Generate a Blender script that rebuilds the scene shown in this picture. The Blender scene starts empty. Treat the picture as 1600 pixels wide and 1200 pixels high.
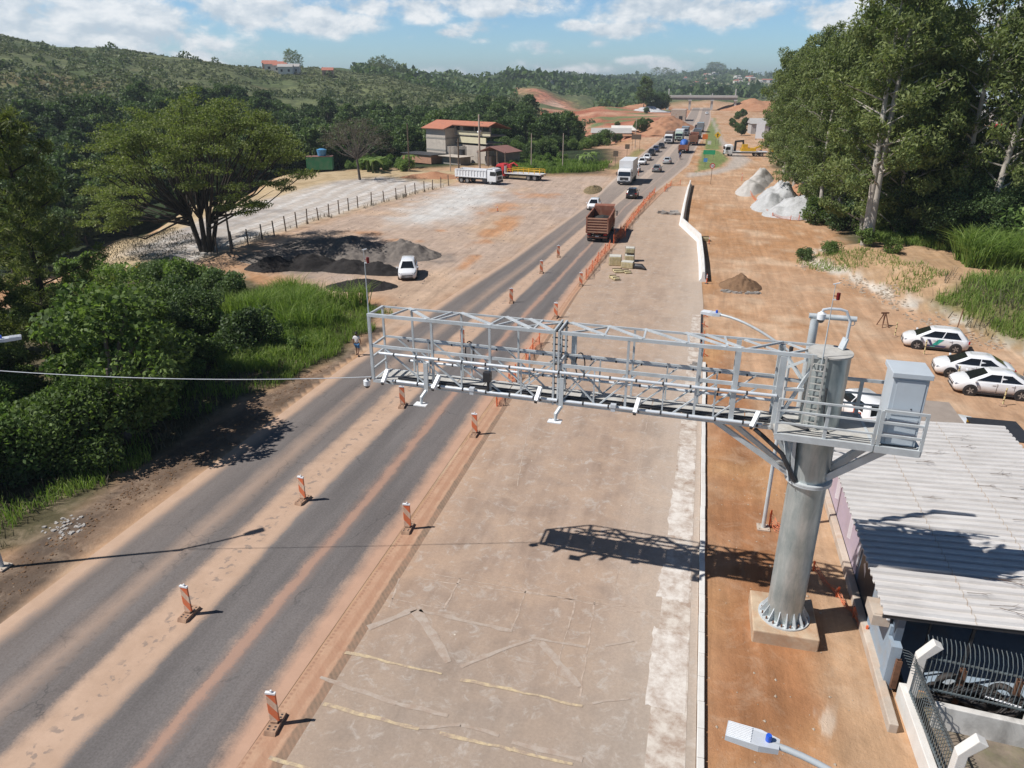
import bpy, bmesh, math, random
import numpy as np
from mathutils import Vector, Matrix
PI=math.pi
random.seed(7); RNG=np.random.default_rng(7)
scene=bpy.context.scene
COL=scene.collection
CAMH=17.0
PITCH=math.radians(22.584); PSI=math.radians(13.994); FPX=1130.0
# ---------------------------------------------------------------- helpers
def lin(c):
    c=c/255.0
    return c/12.92 if c<=0.04045 else ((c+0.055)/1.055)**2.4
def S(r,g,b): return (lin(r),lin(g),lin(b))
class MB:
    "collects shapes; put() links them as one mesh object"
    def __init__(s): s.v=[]; s.f=[]
    def add(s,vs,fs):
        n=len(s.v); s.v.extend([tuple(map(float,p)) for p in vs]); s.f.extend([tuple(i+n for i in f) for f in fs]); return s
    def box(s,c,d,rz=0.0,taper=1.0):
        x,y,z=d[0]/2,d[1]/2,d[2]/2; cs,sn=math.cos(rz),math.sin(rz); vs=[]
        for k in (-1,1):
            t=1.0 if k<0 else taper
            for (a,b) in ((-1,-1),(1,-1),(1,1),(-1,1)):
                px,py=a*x*t,b*y*t
                vs.append((c[0]+cs*px-sn*py,c[1]+sn*px+cs*py,c[2]+k*z))
        return s.add(vs,[(3,2,1,0),(4,5,6,7),(0,1,5,4),(1,2,6,5),(2,3,7,6),(3,0,4,7)])
    def beam(s,p,q,w,h=None,up=(0,0,1)):
        h=h or w; p=Vector(p); q=Vector(q); d=(q-p).normalized(); u=Vector(up)
        if abs(d.dot(u))>0.98: u=Vector((0,1,0))
        a=d.cross(u).normalized(); b=a.cross(d).normalized(); vs=[]
        for o in (p,q):
            for (i,j) in ((-1,-1),(1,-1),(1,1),(-1,1)):
                vs.append(o+a*(i*w/2)+b*(j*h/2))
        return s.add(vs,[(3,2,1,0),(4,5,6,7),(0,1,5,4),(1,2,6,5),(2,3,7,6),(3,0,4,7)])
    def tube(s,pts,rs,n=8,cap=True):
        pts=[Vector(p) for p in pts]
        if not isinstance(rs,(list,tuple)): rs=[rs]*len(pts)
        rings=[]; prev=None; vs=[]; fs=[]
        for i,p in enumerate(pts):
            d=(pts[min(i+1,len(pts)-1)]-pts[max(i-1,0)]).normalized()
            if prev is None:
                u=Vector((0,0,1)) if abs(d.z)<0.9 else Vector((1,0,0)); a=d.cross(u).normalized()
            else:
                a=(prev-d*prev.dot(d)).normalized()
            prev=a; b=d.cross(a)
            for k in range(n):
                t=2*PI*k/n; vs.append(p+(a*math.cos(t)+b*math.sin(t))*rs[i])
        for i in range(len(pts)-1):
            for k in range(n):
                k2=(k+1)%n; fs.append((i*n+k,i*n+k2,(i+1)*n+k2,(i+1)*n+k))
        if cap:
            fs.append(tuple(range(n))[::-1]); fs.append(tuple((len(pts)-1)*n+k for k in range(n)))
        return s.add(vs,fs)
    def cyl(s,c,r,h,n=16,r2=None):
        return s.tube([c,(c[0],c[1],c[2]+h)],[r,r if r2 is None else r2],n)
    def prism(s,poly,axis,a,b):
        "extrude polygon (2-D) along axis: 'x' poly=(y,z); 'y' poly=(x,z); 'z' poly=(x,y)"
        def P(p,t):
            return (t,p[0],p[1]) if axis=='x' else ((p[0],t,p[1]) if axis=='y' else (p[0],p[1],t))
        n=len(poly); vs=[P(p,a) for p in poly]+[P(p,b) for p in poly]
        fs=[tuple(range(n))[::-1],tuple(range(n,2*n))]+[(i,(i+1)%n,n+(i+1)%n,n+i) for i in range(n)]
        return s.add(vs,fs)
    def quad(s,*p): return s.add(p,[tuple(range(len(p)))])
    def loft(s,rings,closed=True,cap=True):
        n=len(rings[0]); vs=[p for r in rings for p in r]; fs=[]
        for i in range(len(rings)-1):
            for k in range(n if closed else n-1):
                k2=(k+1)%n; fs.append((i*n+k,i*n+k2,(i+1)*n+k2,(i+1)*n+k))
        if cap: fs.append(tuple(range(n))[::-1]); fs.append(tuple((len(rings)-1)*n+k for k in range(n)))
        return s.add(vs,fs)
    def mesh(s,name,fixn=True):
        m=bpy.data.meshes.new(name); m.from_pydata(s.v,[],s.f)
        if fixn:
            bm=bmesh.new(); bm.from_mesh(m); bmesh.ops.recalc_face_normals(bm,faces=bm.faces[:]); bm.to_mesh(m); bm.free()
        m.update(); return m
def smooth(m,ang=35):
    m.polygons.foreach_set('use_smooth',np.ones(len(m.polygons),bool)); m.set_sharp_from_angle(angle=math.radians(ang))
def put(name,mb,mat,parent=None,sm=None,bevel=0,fixn=True,loc=None):
    m=mb.mesh(name,fixn) if isinstance(mb,MB) else mb
    if mat is not None: m.materials.append(mat)
    if sm: smooth(m,sm)
    o=bpy.data.objects.new(name,m); COL.objects.link(o)
    if loc is not None: o.location=loc
    if parent is not None: o.parent=parent
    if bevel:
        b=o.modifiers.new('Bevel','BEVEL'); b.width=bevel; b.segments=2; b.limit_method='ANGLE'; b.angle_limit=math.radians(40)
    return o
def tag(o,label=None,cat=None,group=None,kind=None):
    if label: o['label']=label
    if cat: o['category']=cat
    if group: o['group']=group
    if kind: o['kind']=kind
    return o
def thing(name,label,cat,loc=(0,0,0),rz=0.0,group=None):
    o=bpy.data.objects.new(name,None); COL.objects.link(o); o.location=loc; o.rotation_euler=(0,0,rz); o.empty_display_size=0.3
    return tag(o,label,cat,group)
def copytree(o,parent=None):
    c=o.copy(); COL.objects.link(c)
    if parent is not None: c.parent=parent
    for ch in list(o.children): copytree(ch,c)
    return c
def dup(o,loc,rz=None,sc=None,label=None,group=None):
    c=copytree(o); c.location=loc
    if rz is not None: c.rotation_euler=(0,0,rz)
    if sc is not None: c.scale=sc if isinstance(sc,(tuple,list)) else (sc,sc,sc)
    if label: c['label']=label
    if group: c['group']=group
    return c
# pixel-of-photo to bearing helpers, used only to lay out terrain and far things at true distances
def ray(px,py):
    x=(px-800)/FPX; y=-(py-600)/FPX
    d=(x,math.cos(PITCH)+y*math.sin(PITCH),-math.sin(PITCH)+y*math.cos(PITCH)); c,s_=math.cos(PSI),math.sin(PSI)
    return (c*d[0]-s_*d[1],s_*d[0]+c*d[1],d[2])
def G(px,py,z=0.0):
    d=ray(px,py); t=(z-CAMH)/d[2]; return (d[0]*t,d[1]*t,z)
def AT(px,py,D):
    "point on the bearing of a photo pixel at horizontal distance D"
    d=ray(px,py); h=math.hypot(d[0],d[1]); return (d[0]/h*D,d[1]/h*D,CAMH+d[2]/h*D)
# ---------------------------------------------------------------- noise (numpy)
def _h(ix,iy,seed):
    n=(ix.astype(np.int64)*374761393+iy.astype(np.int64)*668265263+seed*1442695041)&0x7fffffff
    n=((n^(n>>13))*1274126177)&0x7fffffff
    return ((n^(n>>16))&0xffff)/65535.0
def vnoise(x,y,seed=0):
    x=np.asarray(x,float); y=np.asarray(y,float)
    ix=np.floor(x); iy=np.floor(y); fx=x-ix; fy=y-iy; fx=fx*fx*(3-2*fx); fy=fy*fy*(3-2*fy)
    a=_h(ix,iy,seed); b=_h(ix+1,iy,seed); c=_h(ix,iy+1,seed); d=_h(ix+1,iy+1,seed)
    return (a*(1-fx)+b*fx)*(1-fy)+(c*(1-fx)+d*fx)*fy
def fbm(x,y,oct=4,seed=0):
    t=0; a=0.5; 
    for i in range(oct): t=t+a*vnoise(x,y,seed+i*17); a*=0.5; x=x*2.03+3.1; y=y*2.03+1.7
    return t/(1-0.5**oct)
def sstep(a,b,x):
    t=np.clip((np.asarray(x,float)-a)/(b-a),0,1); return t*t*(3-2*t)
def sdpoly(X,Y,poly):
    "signed distance to polygon, positive inside"
    n=len(poly); best=np.full(X.shape,1e9); ins=np.zeros(X.shape,bool)
    for i in range(n):
        x0,y0=poly[i]; x1,y1=poly[(i+1)%n]; dx,dy=x1-x0,y1-y0
        t=np.clip(((X-x0)*dx+(Y-y0)*dy)/(dx*dx+dy*dy+1e-9),0,1)
        best=np.minimum(best,np.hypot(X-x0-t*dx,Y-y0-t*dy))
        cond=((y0>Y)!=(y1>Y)); xi=x0+(Y-y0)*dx/(dy if abs(dy)>1e-9 else 1e-9); ins^=cond&(X<xi)
    return np.where(ins,best,-best)
# ---------------------------------------------------------------- materials
def newmat(name):
    m=bpy.data.materials.new(name); m.use_nodes=True; nt=m.node_tree
    return m,nt,nt.nodes,nt.links,nt.nodes['Principled BSDF']
def ramp(N,stops,interp='LINEAR'):
    r=N.new('ShaderNodeValToRGB'); r.color_ramp.interpolation=interp; e=r.color_ramp.elements
    while len(e)<len(stops): e.new(0.5)
    for i,(p,c) in enumerate(stops):
        e[i].position=p; e[i].color=(c,c,c,1) if not isinstance(c,(tuple,list)) else (*c,1)
    return r
def noise(N,L,vec,scale,detail=4,rough=0.55,dist=0.0):
    n=N.new('ShaderNodeTexNoise'); n.inputs['Scale'].default_value=scale; n.inputs['Detail'].default_value=detail
    n.inputs['Roughness'].default_value=rough; n.inputs['Distortion'].default_value=dist
    if vec is not None: L.new(vec,n.inputs['Vector'])
    return n
def mixc(N,L,fac,a,b,blend='MIX'):
    m=N.new('ShaderNodeMix'); m.data_type='RGBA'; m.blend_type=blend
    for sock,v in ((m.inputs[0],fac),(m.inputs[6],a),(m.inputs[7],b)):
        if isinstance(v,bpy.types.NodeSocket): L.new(v,sock)
        elif isinstance(v,(int,float)): sock.default_value=v
        else: sock.default_value=(*v,1)
    return m.outputs[2]
def mth(N,L,op,a,b=None,c=None,clamp=False):
    m=N.new('ShaderNodeMath'); m.operation=op; m.use_clamp=clamp
    for i,v in enumerate((a,b,c)):
        if v is None: continue
        if isinstance(v,bpy.types.NodeSocket): L.new(v,m.inputs[i])
        else: m.inputs[i].default_value=v
    return m.outputs[0]
def bump(N,L,h,bsdf,strength=0.3,dist=0.02):
    b=N.new('ShaderNodeBump'); b.inputs['Strength'].default_value=strength; b.inputs['Distance'].default_value=dist
    L.new(h,b.inputs['Height']); L.new(b.outputs[0],bsdf.inputs['Normal'])
MC={}
def mk(name,col,rough=0.6,metal=0.0,var=0.12,scale=3.0,dirt=None,dirtamt=0.35,bmp=0.0,bscale=40,coat=0.0,spec=0.5):
    "paint / metal / concrete with mottling and optional dirt"
    if name in MC: return MC[name]
    m,nt,N,L,B=newmat(name); tc=N.new('ShaderNodeTexCoord').outputs['Object']
    n1=noise(N,L,tc,scale,5,0.6)
    lo=tuple(c*(1-var) for c in col); hi=tuple(min(1,c*(1+var)) for c in col)
    r=ramp(N,[(0.3,lo),(0.7,hi)]); L.new(n1.outputs[0],r.inputs[0]); c=r.outputs[0]
    if dirt is not None:
        n2=noise(N,L,tc,scale*0.6+0.3,6,0.65,0.4); r2=ramp(N,[(0.45,0.0),(0.72,dirtamt)]); L.new(n2.outputs[0],r2.inputs[0])
        c=mixc(N,L,r2.outputs[0],c,dirt)
    L.new(c,B.inputs['Base Color']); B.inputs['Roughness'].default_value=rough; B.inputs['Metallic'].default_value=metal
    B.inputs['Coat Weight'].default_value=coat; B.inputs['Specular IOR Level'].default_value=spec
    rr=N.new('ShaderNodeMapRange'); rr.inputs[3].default_value=max(0.03,rough-0.1); rr.inputs[4].default_value=min(1,rough+0.1)
    L.new(n1.outputs[0],rr.inputs[0]); L.new(rr.outputs[0],B.inputs['Roughness'])
    if bmp:
        n3=noise(N,L,tc,bscale,3); bump(N,L,n3.outputs[0],B,bmp,0.02)
    MC[name]=m; return m
def leafmat(name,dark,mid,light,trans=0.25,big=0.25,vary=0.10):
    m,nt,N,L,B=newmat(name)
    geo=N.new('ShaderNodeNewGeometry'); oi=N.new('ShaderNodeObjectInfo')
    n=noise(N,L,geo.outputs['Position'],big,3)
    a=mth(N,L,'MULTIPLY',geo.outputs['Random Per Island'],0.62); b=mth(N,L,'MULTIPLY_ADD',n.outputs[0],0.55,a)
    c=mth(N,L,'MULTIPLY_ADD',oi.outputs['Random'],vary*2,b); d=mth(N,L,'SUBTRACT',c,vary+0.08)
    r=ramp(N,[(0.05,dark),(0.5,mid),(0.95,light)]); L.new(d,r.inputs[0])
    L.new(r.outputs[0],B.inputs['Base Color']); B.inputs['Roughness'].default_value=0.6; B.inputs['Specular IOR Level'].default_value=0.3
    if trans:
        t=N.new('ShaderNodeBsdfTranslucent'); mx=N.new('ShaderNodeMixShader'); mx.inputs[0].default_value=trans
        br=mixc(N,L,1.0,r.outputs[0],(1.15,1.3,0.6),'MULTIPLY'); L.new(br,t.inputs[0])
        out=N['Material Output']; L.new(B.outputs[0],mx.inputs[1]); L.new(t.outputs[0],mx.inputs[2]); L.new(mx.outputs[0],out.inputs[0])
    return m
M={}
M['steel']=mk('galvanised_steel',(0.56,0.59,0.60),0.5,0.2,0.13,2.2,(0.33,0.35,0.33),0.35)
def streaked():
    m,nt,N,L,B=newmat('galvanised_pole'); tc=N.new('ShaderNodeTexCoord').outputs['Object']; mp=N.new('ShaderNodeMapping'); mp.inputs['Rotation'].default_value=(0,.5,.3); mp.inputs['Scale'].default_value=(3,3,.5); L.new(tc,mp.inputs[0])
    n1=noise(N,L,mp.outputs[0],1.6,7,.7,.5); n2=noise(N,L,tc,.8,5,.6); n3=noise(N,L,mp.outputs[0],7,4,.7)
    r=ramp(N,[(.34,(0.22,0.265,0.265)),(.5,(0.36,0.40,0.395)),(.66,(0.54,0.56,0.54))]); L.new(mth(N,L,'MULTIPLY_ADD',n2.outputs[0],.5,mth(N,L,'MULTIPLY',n1.outputs[0],.55)),r.inputs[0]); r3=ramp(N,[(.60,0),(.72,.55)]); L.new(n3.outputs[0],r3.inputs[0])
    L.new(mixc(N,L,r3.outputs[0],r.outputs[0],(0.55,0.56,0.54)),B.inputs['Base Color']); B.inputs['Metallic'].default_value=.5; B.inputs['Roughness'].default_value=.42; return m
M['steelp']=streaked()
M['grating']=mk('walkway_grating',(0.48,0.465,0.43),0.8,0.1,0.15,3,(0.28,0.24,0.18),0.4)
M['white']=mk('white_paint',(0.78,0.79,0.8),0.35,0,0.04,2)
M['carwhite']=mk('white_car_paint',(0.80,0.81,0.82),0.22,0,0.02,1.5,(0.6,0.5,0.4),0.12,coat=0.6)
_m=M['carwhite'].node_tree; _B=_m.nodes['Principled BSDF']; _src=_B.inputs['Base Color'].links[0].from_socket
_tc=_m.nodes.new('ShaderNodeTexCoord'); _sp=_m.nodes.new('ShaderNodeSeparateXYZ'); _m.links.new(_tc.outputs['Object'],_sp.inputs[0]); _n=noise(_m.nodes,_m.links,_tc.outputs['Object'],2.2,5,.65)
_r=ramp(_m.nodes,[(.22,.75),(.5,.22),(.85,0.0)]); _m.links.new(mth(_m.nodes,_m.links,'MULTIPLY_ADD',mth(_m.nodes,_m.links,'SUBTRACT',_n.outputs[0],.5),.5,_sp.outputs[2]),_r.inputs[0]); _m.links.new(mixc(_m.nodes,_m.links,_r.outputs[0],_src,(0.50,0.36,0.26)),_B.inputs['Base Color'])
M['black']=mk('black_rubber',(0.018,0.018,0.019),0.75,0,0.3,5,(0.16,0.11,0.08),0.3)
M['dark']=mk('dark_plastic',(0.03,0.03,0.033),0.5,0,0.2,4)
M['rim']=mk('alloy_rim',(0.42,0.43,0.44),0.3,0.7,0.08,4)
M['cabinet']=mk('grey_cabinet_paint',(0.50,0.55,0.59),0.4,0,0.05,1.5,(0.42,0.42,0.4),0.2)
M['conc']=mk('dusty_concrete',(0.47,0.40,0.33),0.9,0,0.14,1.6,(0.42,0.22,0.1),0.5,0.25,30)
M['plinth']=mk('stained_plinth_concrete',(0.50,0.38,0.26),0.92,0,0.16,1.5,(0.38,0.17,0.07),0.8,0.3,30)
M['wconc']=mk('white_concrete',(0.66,0.64,0.6),0.85,0,0.08,1.0,(0.45,0.35,0.27),0.3,0.15,25)
M['wood']=mk('weathered_wood',(0.15,0.11,0.08),0.9,0,0.25,4)
M['bark']=mk('dark_bark',(0.045,0.034,0.026),0.95,0,0.35,6,bmp=0.6,bscale=12)
M['palebark']=mk('pale_eucalyptus_bark',(0.42,0.38,0.33),0.85,0,0.22,1.2,(0.17,0.13,0.1),0.6,0.3,10)
M['greybark']=mk('grey_bark',(0.12,0.1,0.085),0.95,0,0.3,4)
M['orange']=mk('orange_plastic',(0.72,0.13,0.035),0.6,0,0.12,3,(0.45,0.28,0.18),0.45)
M['redlamp']=mk('red_lamp_plastic',(0.16,0.012,0.012),0.3,0,0.1,3)
M['glassdark']=mk('dark_glass',(0.012,0.014,0.016),0.06,0,0.1,1,spec=0.8)
M['red']=mk('red_paint',(0.5,0.03,0.03),0.45,0,0.1,2)
M['yellow']=mk('yellow_machine_paint',(0.72,0.42,0.03),0.45,0,0.1,2)
M['lampblue']=mk('blue_photocell',(0.02,0.10,0.55),0.4,0,0.05,2)
M['luminaire']=mk('luminaire_grey',(0.62,0.65,0.68),0.4,0.2,0.05,3)
M['rust']=mk('rusty_steel',(0.17,0.085,0.05),0.85,0.2,0.3,5)
# ---------------------------------------------------------------- terrain
Yy=lambda D,py:(D,'y',py)
PROF=[
(-900,[(0,0),(60,0),(100,-6),(160,-6),(300,12),(480,45),(700,45),(2000,20),(9000,0)]),
(-350,[(0,0),(60,0),(100,-7),(150,-9),(230,-2),Yy(470,48),(600,46),(2000,20),(9000,0)]),
(0,[(0,0),(66,0),(95,-6),(135,-10),(180,-6),Yy(250,195),Yy(450,70),(560,40),(1500,20),(9000,0)]),
(150,[(0,0),(100,0),(120,-5),(150,-9),(195,-6),Yy(260,190),Yy(470,84),(580,36),(1500,20),(9000,0)]),
(300,[(0,0),(130,0),(150,-6),(200,-6),Yy(290,180),Yy(510,97),(620,32),(1500,20),(9000,0)]),
(450,[(0,0),(165,0),(190,-5),(240,-4),Yy(330,175),Yy(580,112),(680,28),(1500,20),(9000,0)]),
(580,[(0,0),(172,0),(200,-4),(260,-3),Yy(370,170),Yy(540,128),Yy(740,112),(860,25),(1500,20),(9000,0)]),
(700,[(0,0),(185,0),(230,-4),(300,-2),Yy(410,160),Yy(520,143),(640,8),Yy(900,124),(1500,20),(9000,0)]),
(790,[(0,0),(195,0),(240,-4),Yy(320,186),Yy(420,158),(520,2),Yy(720,142),Yy(1000,128),(1500,16),(9000,0)]),
(835,[(0,0),(200,0),(250,-4),Yy(330,190),(430,2),Yy(610,168),Yy(690,137),Yy(1100,128),(2000,22),(9000,0)]),
(900,[(0,0),(210,0),(260,-4),(330,-4),(450,-2),Yy(620,175),Yy(690,158),Yy(1300,128),(2200,24),(9000,0)]),
(945,[(0,0),(225,0),(270,-3),(330,-4),(400,-1),(560,0),(700,-4),Yy(1200,140),Yy(2000,126),(9000,0)]),
(1010,[(0,0),(560,0),(700,-2),Yy(1100,150),Yy(2100,123),(3200,30),(9000,0)]),
(1060,[(0,0),(600,0),(760,-2),Yy(1200,150),Yy(2400,119),(3200,40),(9000,0)]),
(1115,[(0,0),(620,0),(800,-1),Yy(1250,147),Yy(2500,113),(3200,40),(9000,0)]),
(1190,[(0,0),(620,0),(800,0),Yy(1250,146),Yy(2500,118),(3200,30),(9000,0)]),
(1350,[(0,0),(500,0),(800,2),Yy(1300,138),Yy(2100,116),(3200,25),(9000,0)]),
(1500,[(0,0),(330,0),(600,3),Yy(900,136),Yy(1500,110),(2600,25),(9000,0)]),
(1600,[(0,0),(330,0),(560,2),Yy(760,138),Yy(1300,108),(2600,25),(9000,0)]),
(2300,[(0,0),(300,0),(560,6),Yy(1300,105),(2600,25),(9000,0)]),
]
def col_az(px):
    d=ray(px,130); return math.atan2(d[0],d[1])
_az=np.array([col_az(p[0]) for p in PROF])
_DD=np.unique(np.concatenate([np.linspace(0,1000,401),np.geomspace(1000,9000,120)]))
_Z=[]
for px,pr in PROF:
    ds=[p[0] for p in pr]; zs=[(p[1] if len(p)==2 else AT(px,p[2],p[0])[2]) for p in pr]
    z=np.interp(_DD,ds,zs); k=np.ones(9)/9; zp=np.pad(z,4,'edge'); z=np.convolve(zp,k,'valid'); _Z.append(z)
_Z=np.array(_Z)
BANK=[(10.0,79),(14.1,71.2),(16.8,63.3),(18.9,60.2),(20.5,55),(22.3,52.3),(30,46),(60,40),(90,60),(90,100),(40,98),(22,92),(13,86)]
def terr(X,Y,detail=True):
    X=np.asarray(X,float); Y=np.asarray(Y,float)
    D=np.hypot(X,Y); A=np.arctan2(X,Y); A=np.clip(A,_az[0],_az[-1])
    i=np.clip(np.searchsorted(_az,A)-1,0,len(_az)-2); t=(A-_az[i])/(_az[i+1]-_az[i]); t=t*t*(3-2*t)
    fd=np.interp(D,_DD,np.arange(len(_DD))); j=np.clip(fd.astype(int),0,len(_DD)-2); f=fd-j
    a=_Z[i,j]*(1-f)+_Z[i,j+1]*f; b=_Z[i+1,j]*(1-f)+_Z[i+1,j+1]*f
    z=a*(1-t)+b*t
    s=sdpoly(X,Y,BANK); z=z+1.7*sstep(-0.3,7,s)+0.35*(fbm(X*.5,Y*.5,3,5)-.5)*sstep(0,3,s)
    if detail:
        far=sstep(120,320,D)*(1-(1-sstep(18,60,np.abs(X+3)))*(1-sstep(600,680,Y))*(Y>0)); z=z+far*(fbm(X*.014,Y*.014,4,3)-.5)*np.clip(D*.022,0,14)
        side=sstep(2.2,4,X)+sstep(22.3,24,-X)
        z=z+np.clip(side,0,1)*(1-far)*(fbm(X*.45,Y*.45,3,9)-.5)*.12
    return z
def zt(x,y): return float(terr(np.array([x]),np.array([y]))[0])
NA,ND=720,460
az=np.linspace(math.radians(-76),math.radians(62),NA)
dd=np.concatenate([[0.5,2.0],np.geomspace(4,3500,ND-2)])
AA,DDm=np.meshgrid(az,dd); TX=(DDm*np.sin(AA)).ravel(); TY=(DDm*np.cos(AA)).ravel()
TZ=terr(TX,TY); TD=np.hypot(TX,TY)
# earth / cover colours (what lies on the ground)
def mixn(c,m,col): return c*(1-m[:,None])+np.array(col)[None,:]*m[:,None]
n1=fbm(TX*.12,TY*.12,5,21); n2=fbm(TX*.4,TY*.4,4,33); n3=fbm(TX*.035,TY*.035,4,41); n4=fbm(TX*1.3,TY*.5,3,55)
C=np.zeros((len(TX),3))+np.array((0.455,0.285,0.175))
C=mixn(C,sstep(.45,.7,n1),(0.41,0.225,0.115)); C=mixn(C,sstep(.55,.75,n2)*.6,(0.58,0.42,0.29))
# rusty soil beside the pavement
r=sdpoly(TX,TY,[(1.6,8),(5.4,8),(6.6,16),(5.0,26),(4.4,40),(2.2,52),(1.6,52)])
C=mixn(C,sstep(-1.2,1.2,r+(n2-.5)*2.5)*.95,(0.33,0.155,0.072)); C=mixn(C,sstep(-1,1,r)*sstep(.5,.72,n1),(0.49,0.285,0.14))
r=sdpoly(TX,TY,[(5.0,12),(7.2,12),(7.2,28),(5.6,28)]); C=mixn(C,sstep(-1,.6,r+(n2-.5)*1.5)*.8,(0.44,0.29,0.18))
C=mixn(C,sstep(.1,.6,.6-np.hypot((TX-G(1298,1115)[0])/.7,(TY-G(1298,1115)[1])/1.5)+(fbm(TX*3,TY*2,4,12)-.5)*1.8)*.6,(0.58,0.50,0.41))
# left yard
r=sdpoly(TX,TY,[(-21,44),(-24,54),(-27.5,56.5),(-42,62),(-49,72),(-48,100),(-44,127),(-40,142),(-15,150),(-14,120),(-17,75)])
m=sstep(-2,3,r+(n2-.5)*3); C=mixn(C,m,(0.43,0.325,0.255)); C=mixn(C,m*sstep(.45,.65,n3)*.6,(0.40,0.32,0.275)); C=mixn(C,m*sstep(.52,.68,n1)*.55,(0.50,0.34,0.22))
g=sdpoly(TX,TY,[(-41,97),(-43,126),(-36,132),(-30,112),(-31,93),(-37,88)]); C=mixn(C,m*sstep(-4,5,g+(n2-.5)*9),(0.56,0.54,0.51))
for (ox,oy,rx,ry) in ((-24,88,2.2,14),(-28,104,3,10),(-26,120,5,5),(-39.5,82,4,2.5),(-33,79,3,1.2),(-30,86,2,1),(-22,70,1.2,7)):
    C=mixn(C,sstep(.1,.8,1.0-np.hypot((TX-ox)/rx,(TY-oy)/ry)+(n2-.5)*1.6)*.75*m,(0.46,0.22,0.095))
C=mixn(C,sstep(.05,.5,1-np.hypot((TX+36)/13,(TY-68.5)/10)+(n2-.5)*1.2)*m,(0.22,0.185,0.16))
# lot beyond the fence: haul track and straw
r=sdpoly(TX,TY,[(-49.5,60),(-49.5,85),(-46,110),(-44,128),(-46,150),(-60,150),(-85,146),(-84,110),(-80,70),(-62,58)])
m=sstep(-1.5,1.5,r); C=mixn(C,m,(0.47,0.36,0.22)); C=mixn(C,m*sstep(.45,.7,n2)*.7,(0.36,0.26,0.14))
tr=sdpoly(TX,TY,[(-49.6,62),(-49.6,86),(-47,108),(-45,128),(-60,136),(-66,128),(-66,104),(-64,80),(-60,66)])
st=.5+.5*np.sin((TX+TY*.13+n3*7)*2.2); C=mixn(C,m*sstep(-2.5,2.5,tr+(n2-.5)*3),(0.47,0.42,0.37)); C=mixn(C,m*sstep(-2,2,tr)*sstep(.6,.95,st)*.7,(0.62,0.60,0.57)); C=mixn(C,m*sstep(-2,2,tr)*sstep(.6,.75,n1)*.6,(0.27,0.24,0.22))
# verge greens, left
VEG=[(-23.6,8),(-24.6,17.9),(-24.4,20.3),(-24.5,24),(-24.1,28.2),(-23.8,33.7),(-22.7,37.6),(-21.9,41.3),(-22.4,46.7),(-23.6,52),(-27,54.3),(-36,57),(-43,60),(-50,63),(-55,58),(-70,60),(-90,60),(-90,8)]
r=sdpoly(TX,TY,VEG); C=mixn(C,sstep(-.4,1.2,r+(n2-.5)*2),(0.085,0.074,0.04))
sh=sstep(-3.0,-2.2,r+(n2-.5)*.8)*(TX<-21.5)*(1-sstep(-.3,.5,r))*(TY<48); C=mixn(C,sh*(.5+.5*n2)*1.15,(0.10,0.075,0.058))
# right bank
s=sdpoly(TX,TY,BANK); C=mixn(C,sstep(0,1.2,s+(n2-.5)*1.5)*.85,(0.40,0.265,0.155)); C=mixn(C,sstep(.2,.8,s)*(1-sstep(1.2,3,s))*sstep(.4,.55,n4),(0.55,0.50,0.43))
gr=sdpoly(TX,TY,[(19,64),(20.5,60.5),(21.2,56),(24,53),(40,47),(60,50),(55,66),(32,70),(24,69)]); C=mixn(C,sstep(-1,1.5,gr+(n2-.5)*2),(0.15,0.14,0.06))
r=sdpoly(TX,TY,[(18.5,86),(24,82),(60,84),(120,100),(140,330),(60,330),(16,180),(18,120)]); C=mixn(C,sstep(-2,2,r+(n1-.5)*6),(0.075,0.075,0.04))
# middle-distance works
D=TD; Xc=TX
r=sdpoly(TX,TY,[(-11,215),(-13,262),(-48,262),(-62,330),(-110,470),(-150,560),(-60,590),(-10,585)]); m=sstep(-6,6,r+(n3-.5)*20)
C=mixn(C,m,(0.40,0.165,0.095)); C=mixn(C,m*sstep(.46,.66,n3),(0.48,0.27,0.175)); C=mixn(C,m*sstep(.55,.7,fbm(TX*.05,TY*.02,4,71)),(0.31,0.10,0.055)); C=mixn(C,m*sstep(.66,.74,fbm(TX*.03,TY*.03,4,77)),(0.14,0.18,0.07))
r=sdpoly(TX,TY,[(-17,150),(-17,200),(-22,226),(-32,214),(-34,170),(-28,150)]); C=mixn(C,sstep(-3,3,r+(n2-.5)*6),(0.46,0.28,0.19))
r=sdpoly(TX,TY,[(-15.8,160),(-14.6,215),(-17.4,215),(-19,160)]); C=mixn(C,sstep(-.5,.8,r+(n2-.5)*1.5)*.9,(0.22,0.20,0.07))
for poly in ([(-.6,160),(4.6,172),(6.8,190),(4.9,214),(0.6,214)],[(.8,218),(5.2,218),(6.2,250),(6.6,300),(5.6,420),(3.9,420),(1.8,320)]):
    r=sdpoly(TX,TY,poly); C=mixn(C,sstep(-.4,.5,r+(n2-.5)*1.2),(0.16,0.20,0.065))
side=sdpoly(TX,TY,[(-2,150),(4,158),(9,172),(12,190),(8.5,215),(6.5,262),(5.6,330),(4.5,420),(3.4,420),(4.8,330),(5.4,262),(6.3,216),(7.6,190),(5.6,172),(2,161),(-2,158)])
C=mixn(C,sstep(-1,.8,side),(0.42,0.36,0.31))
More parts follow.
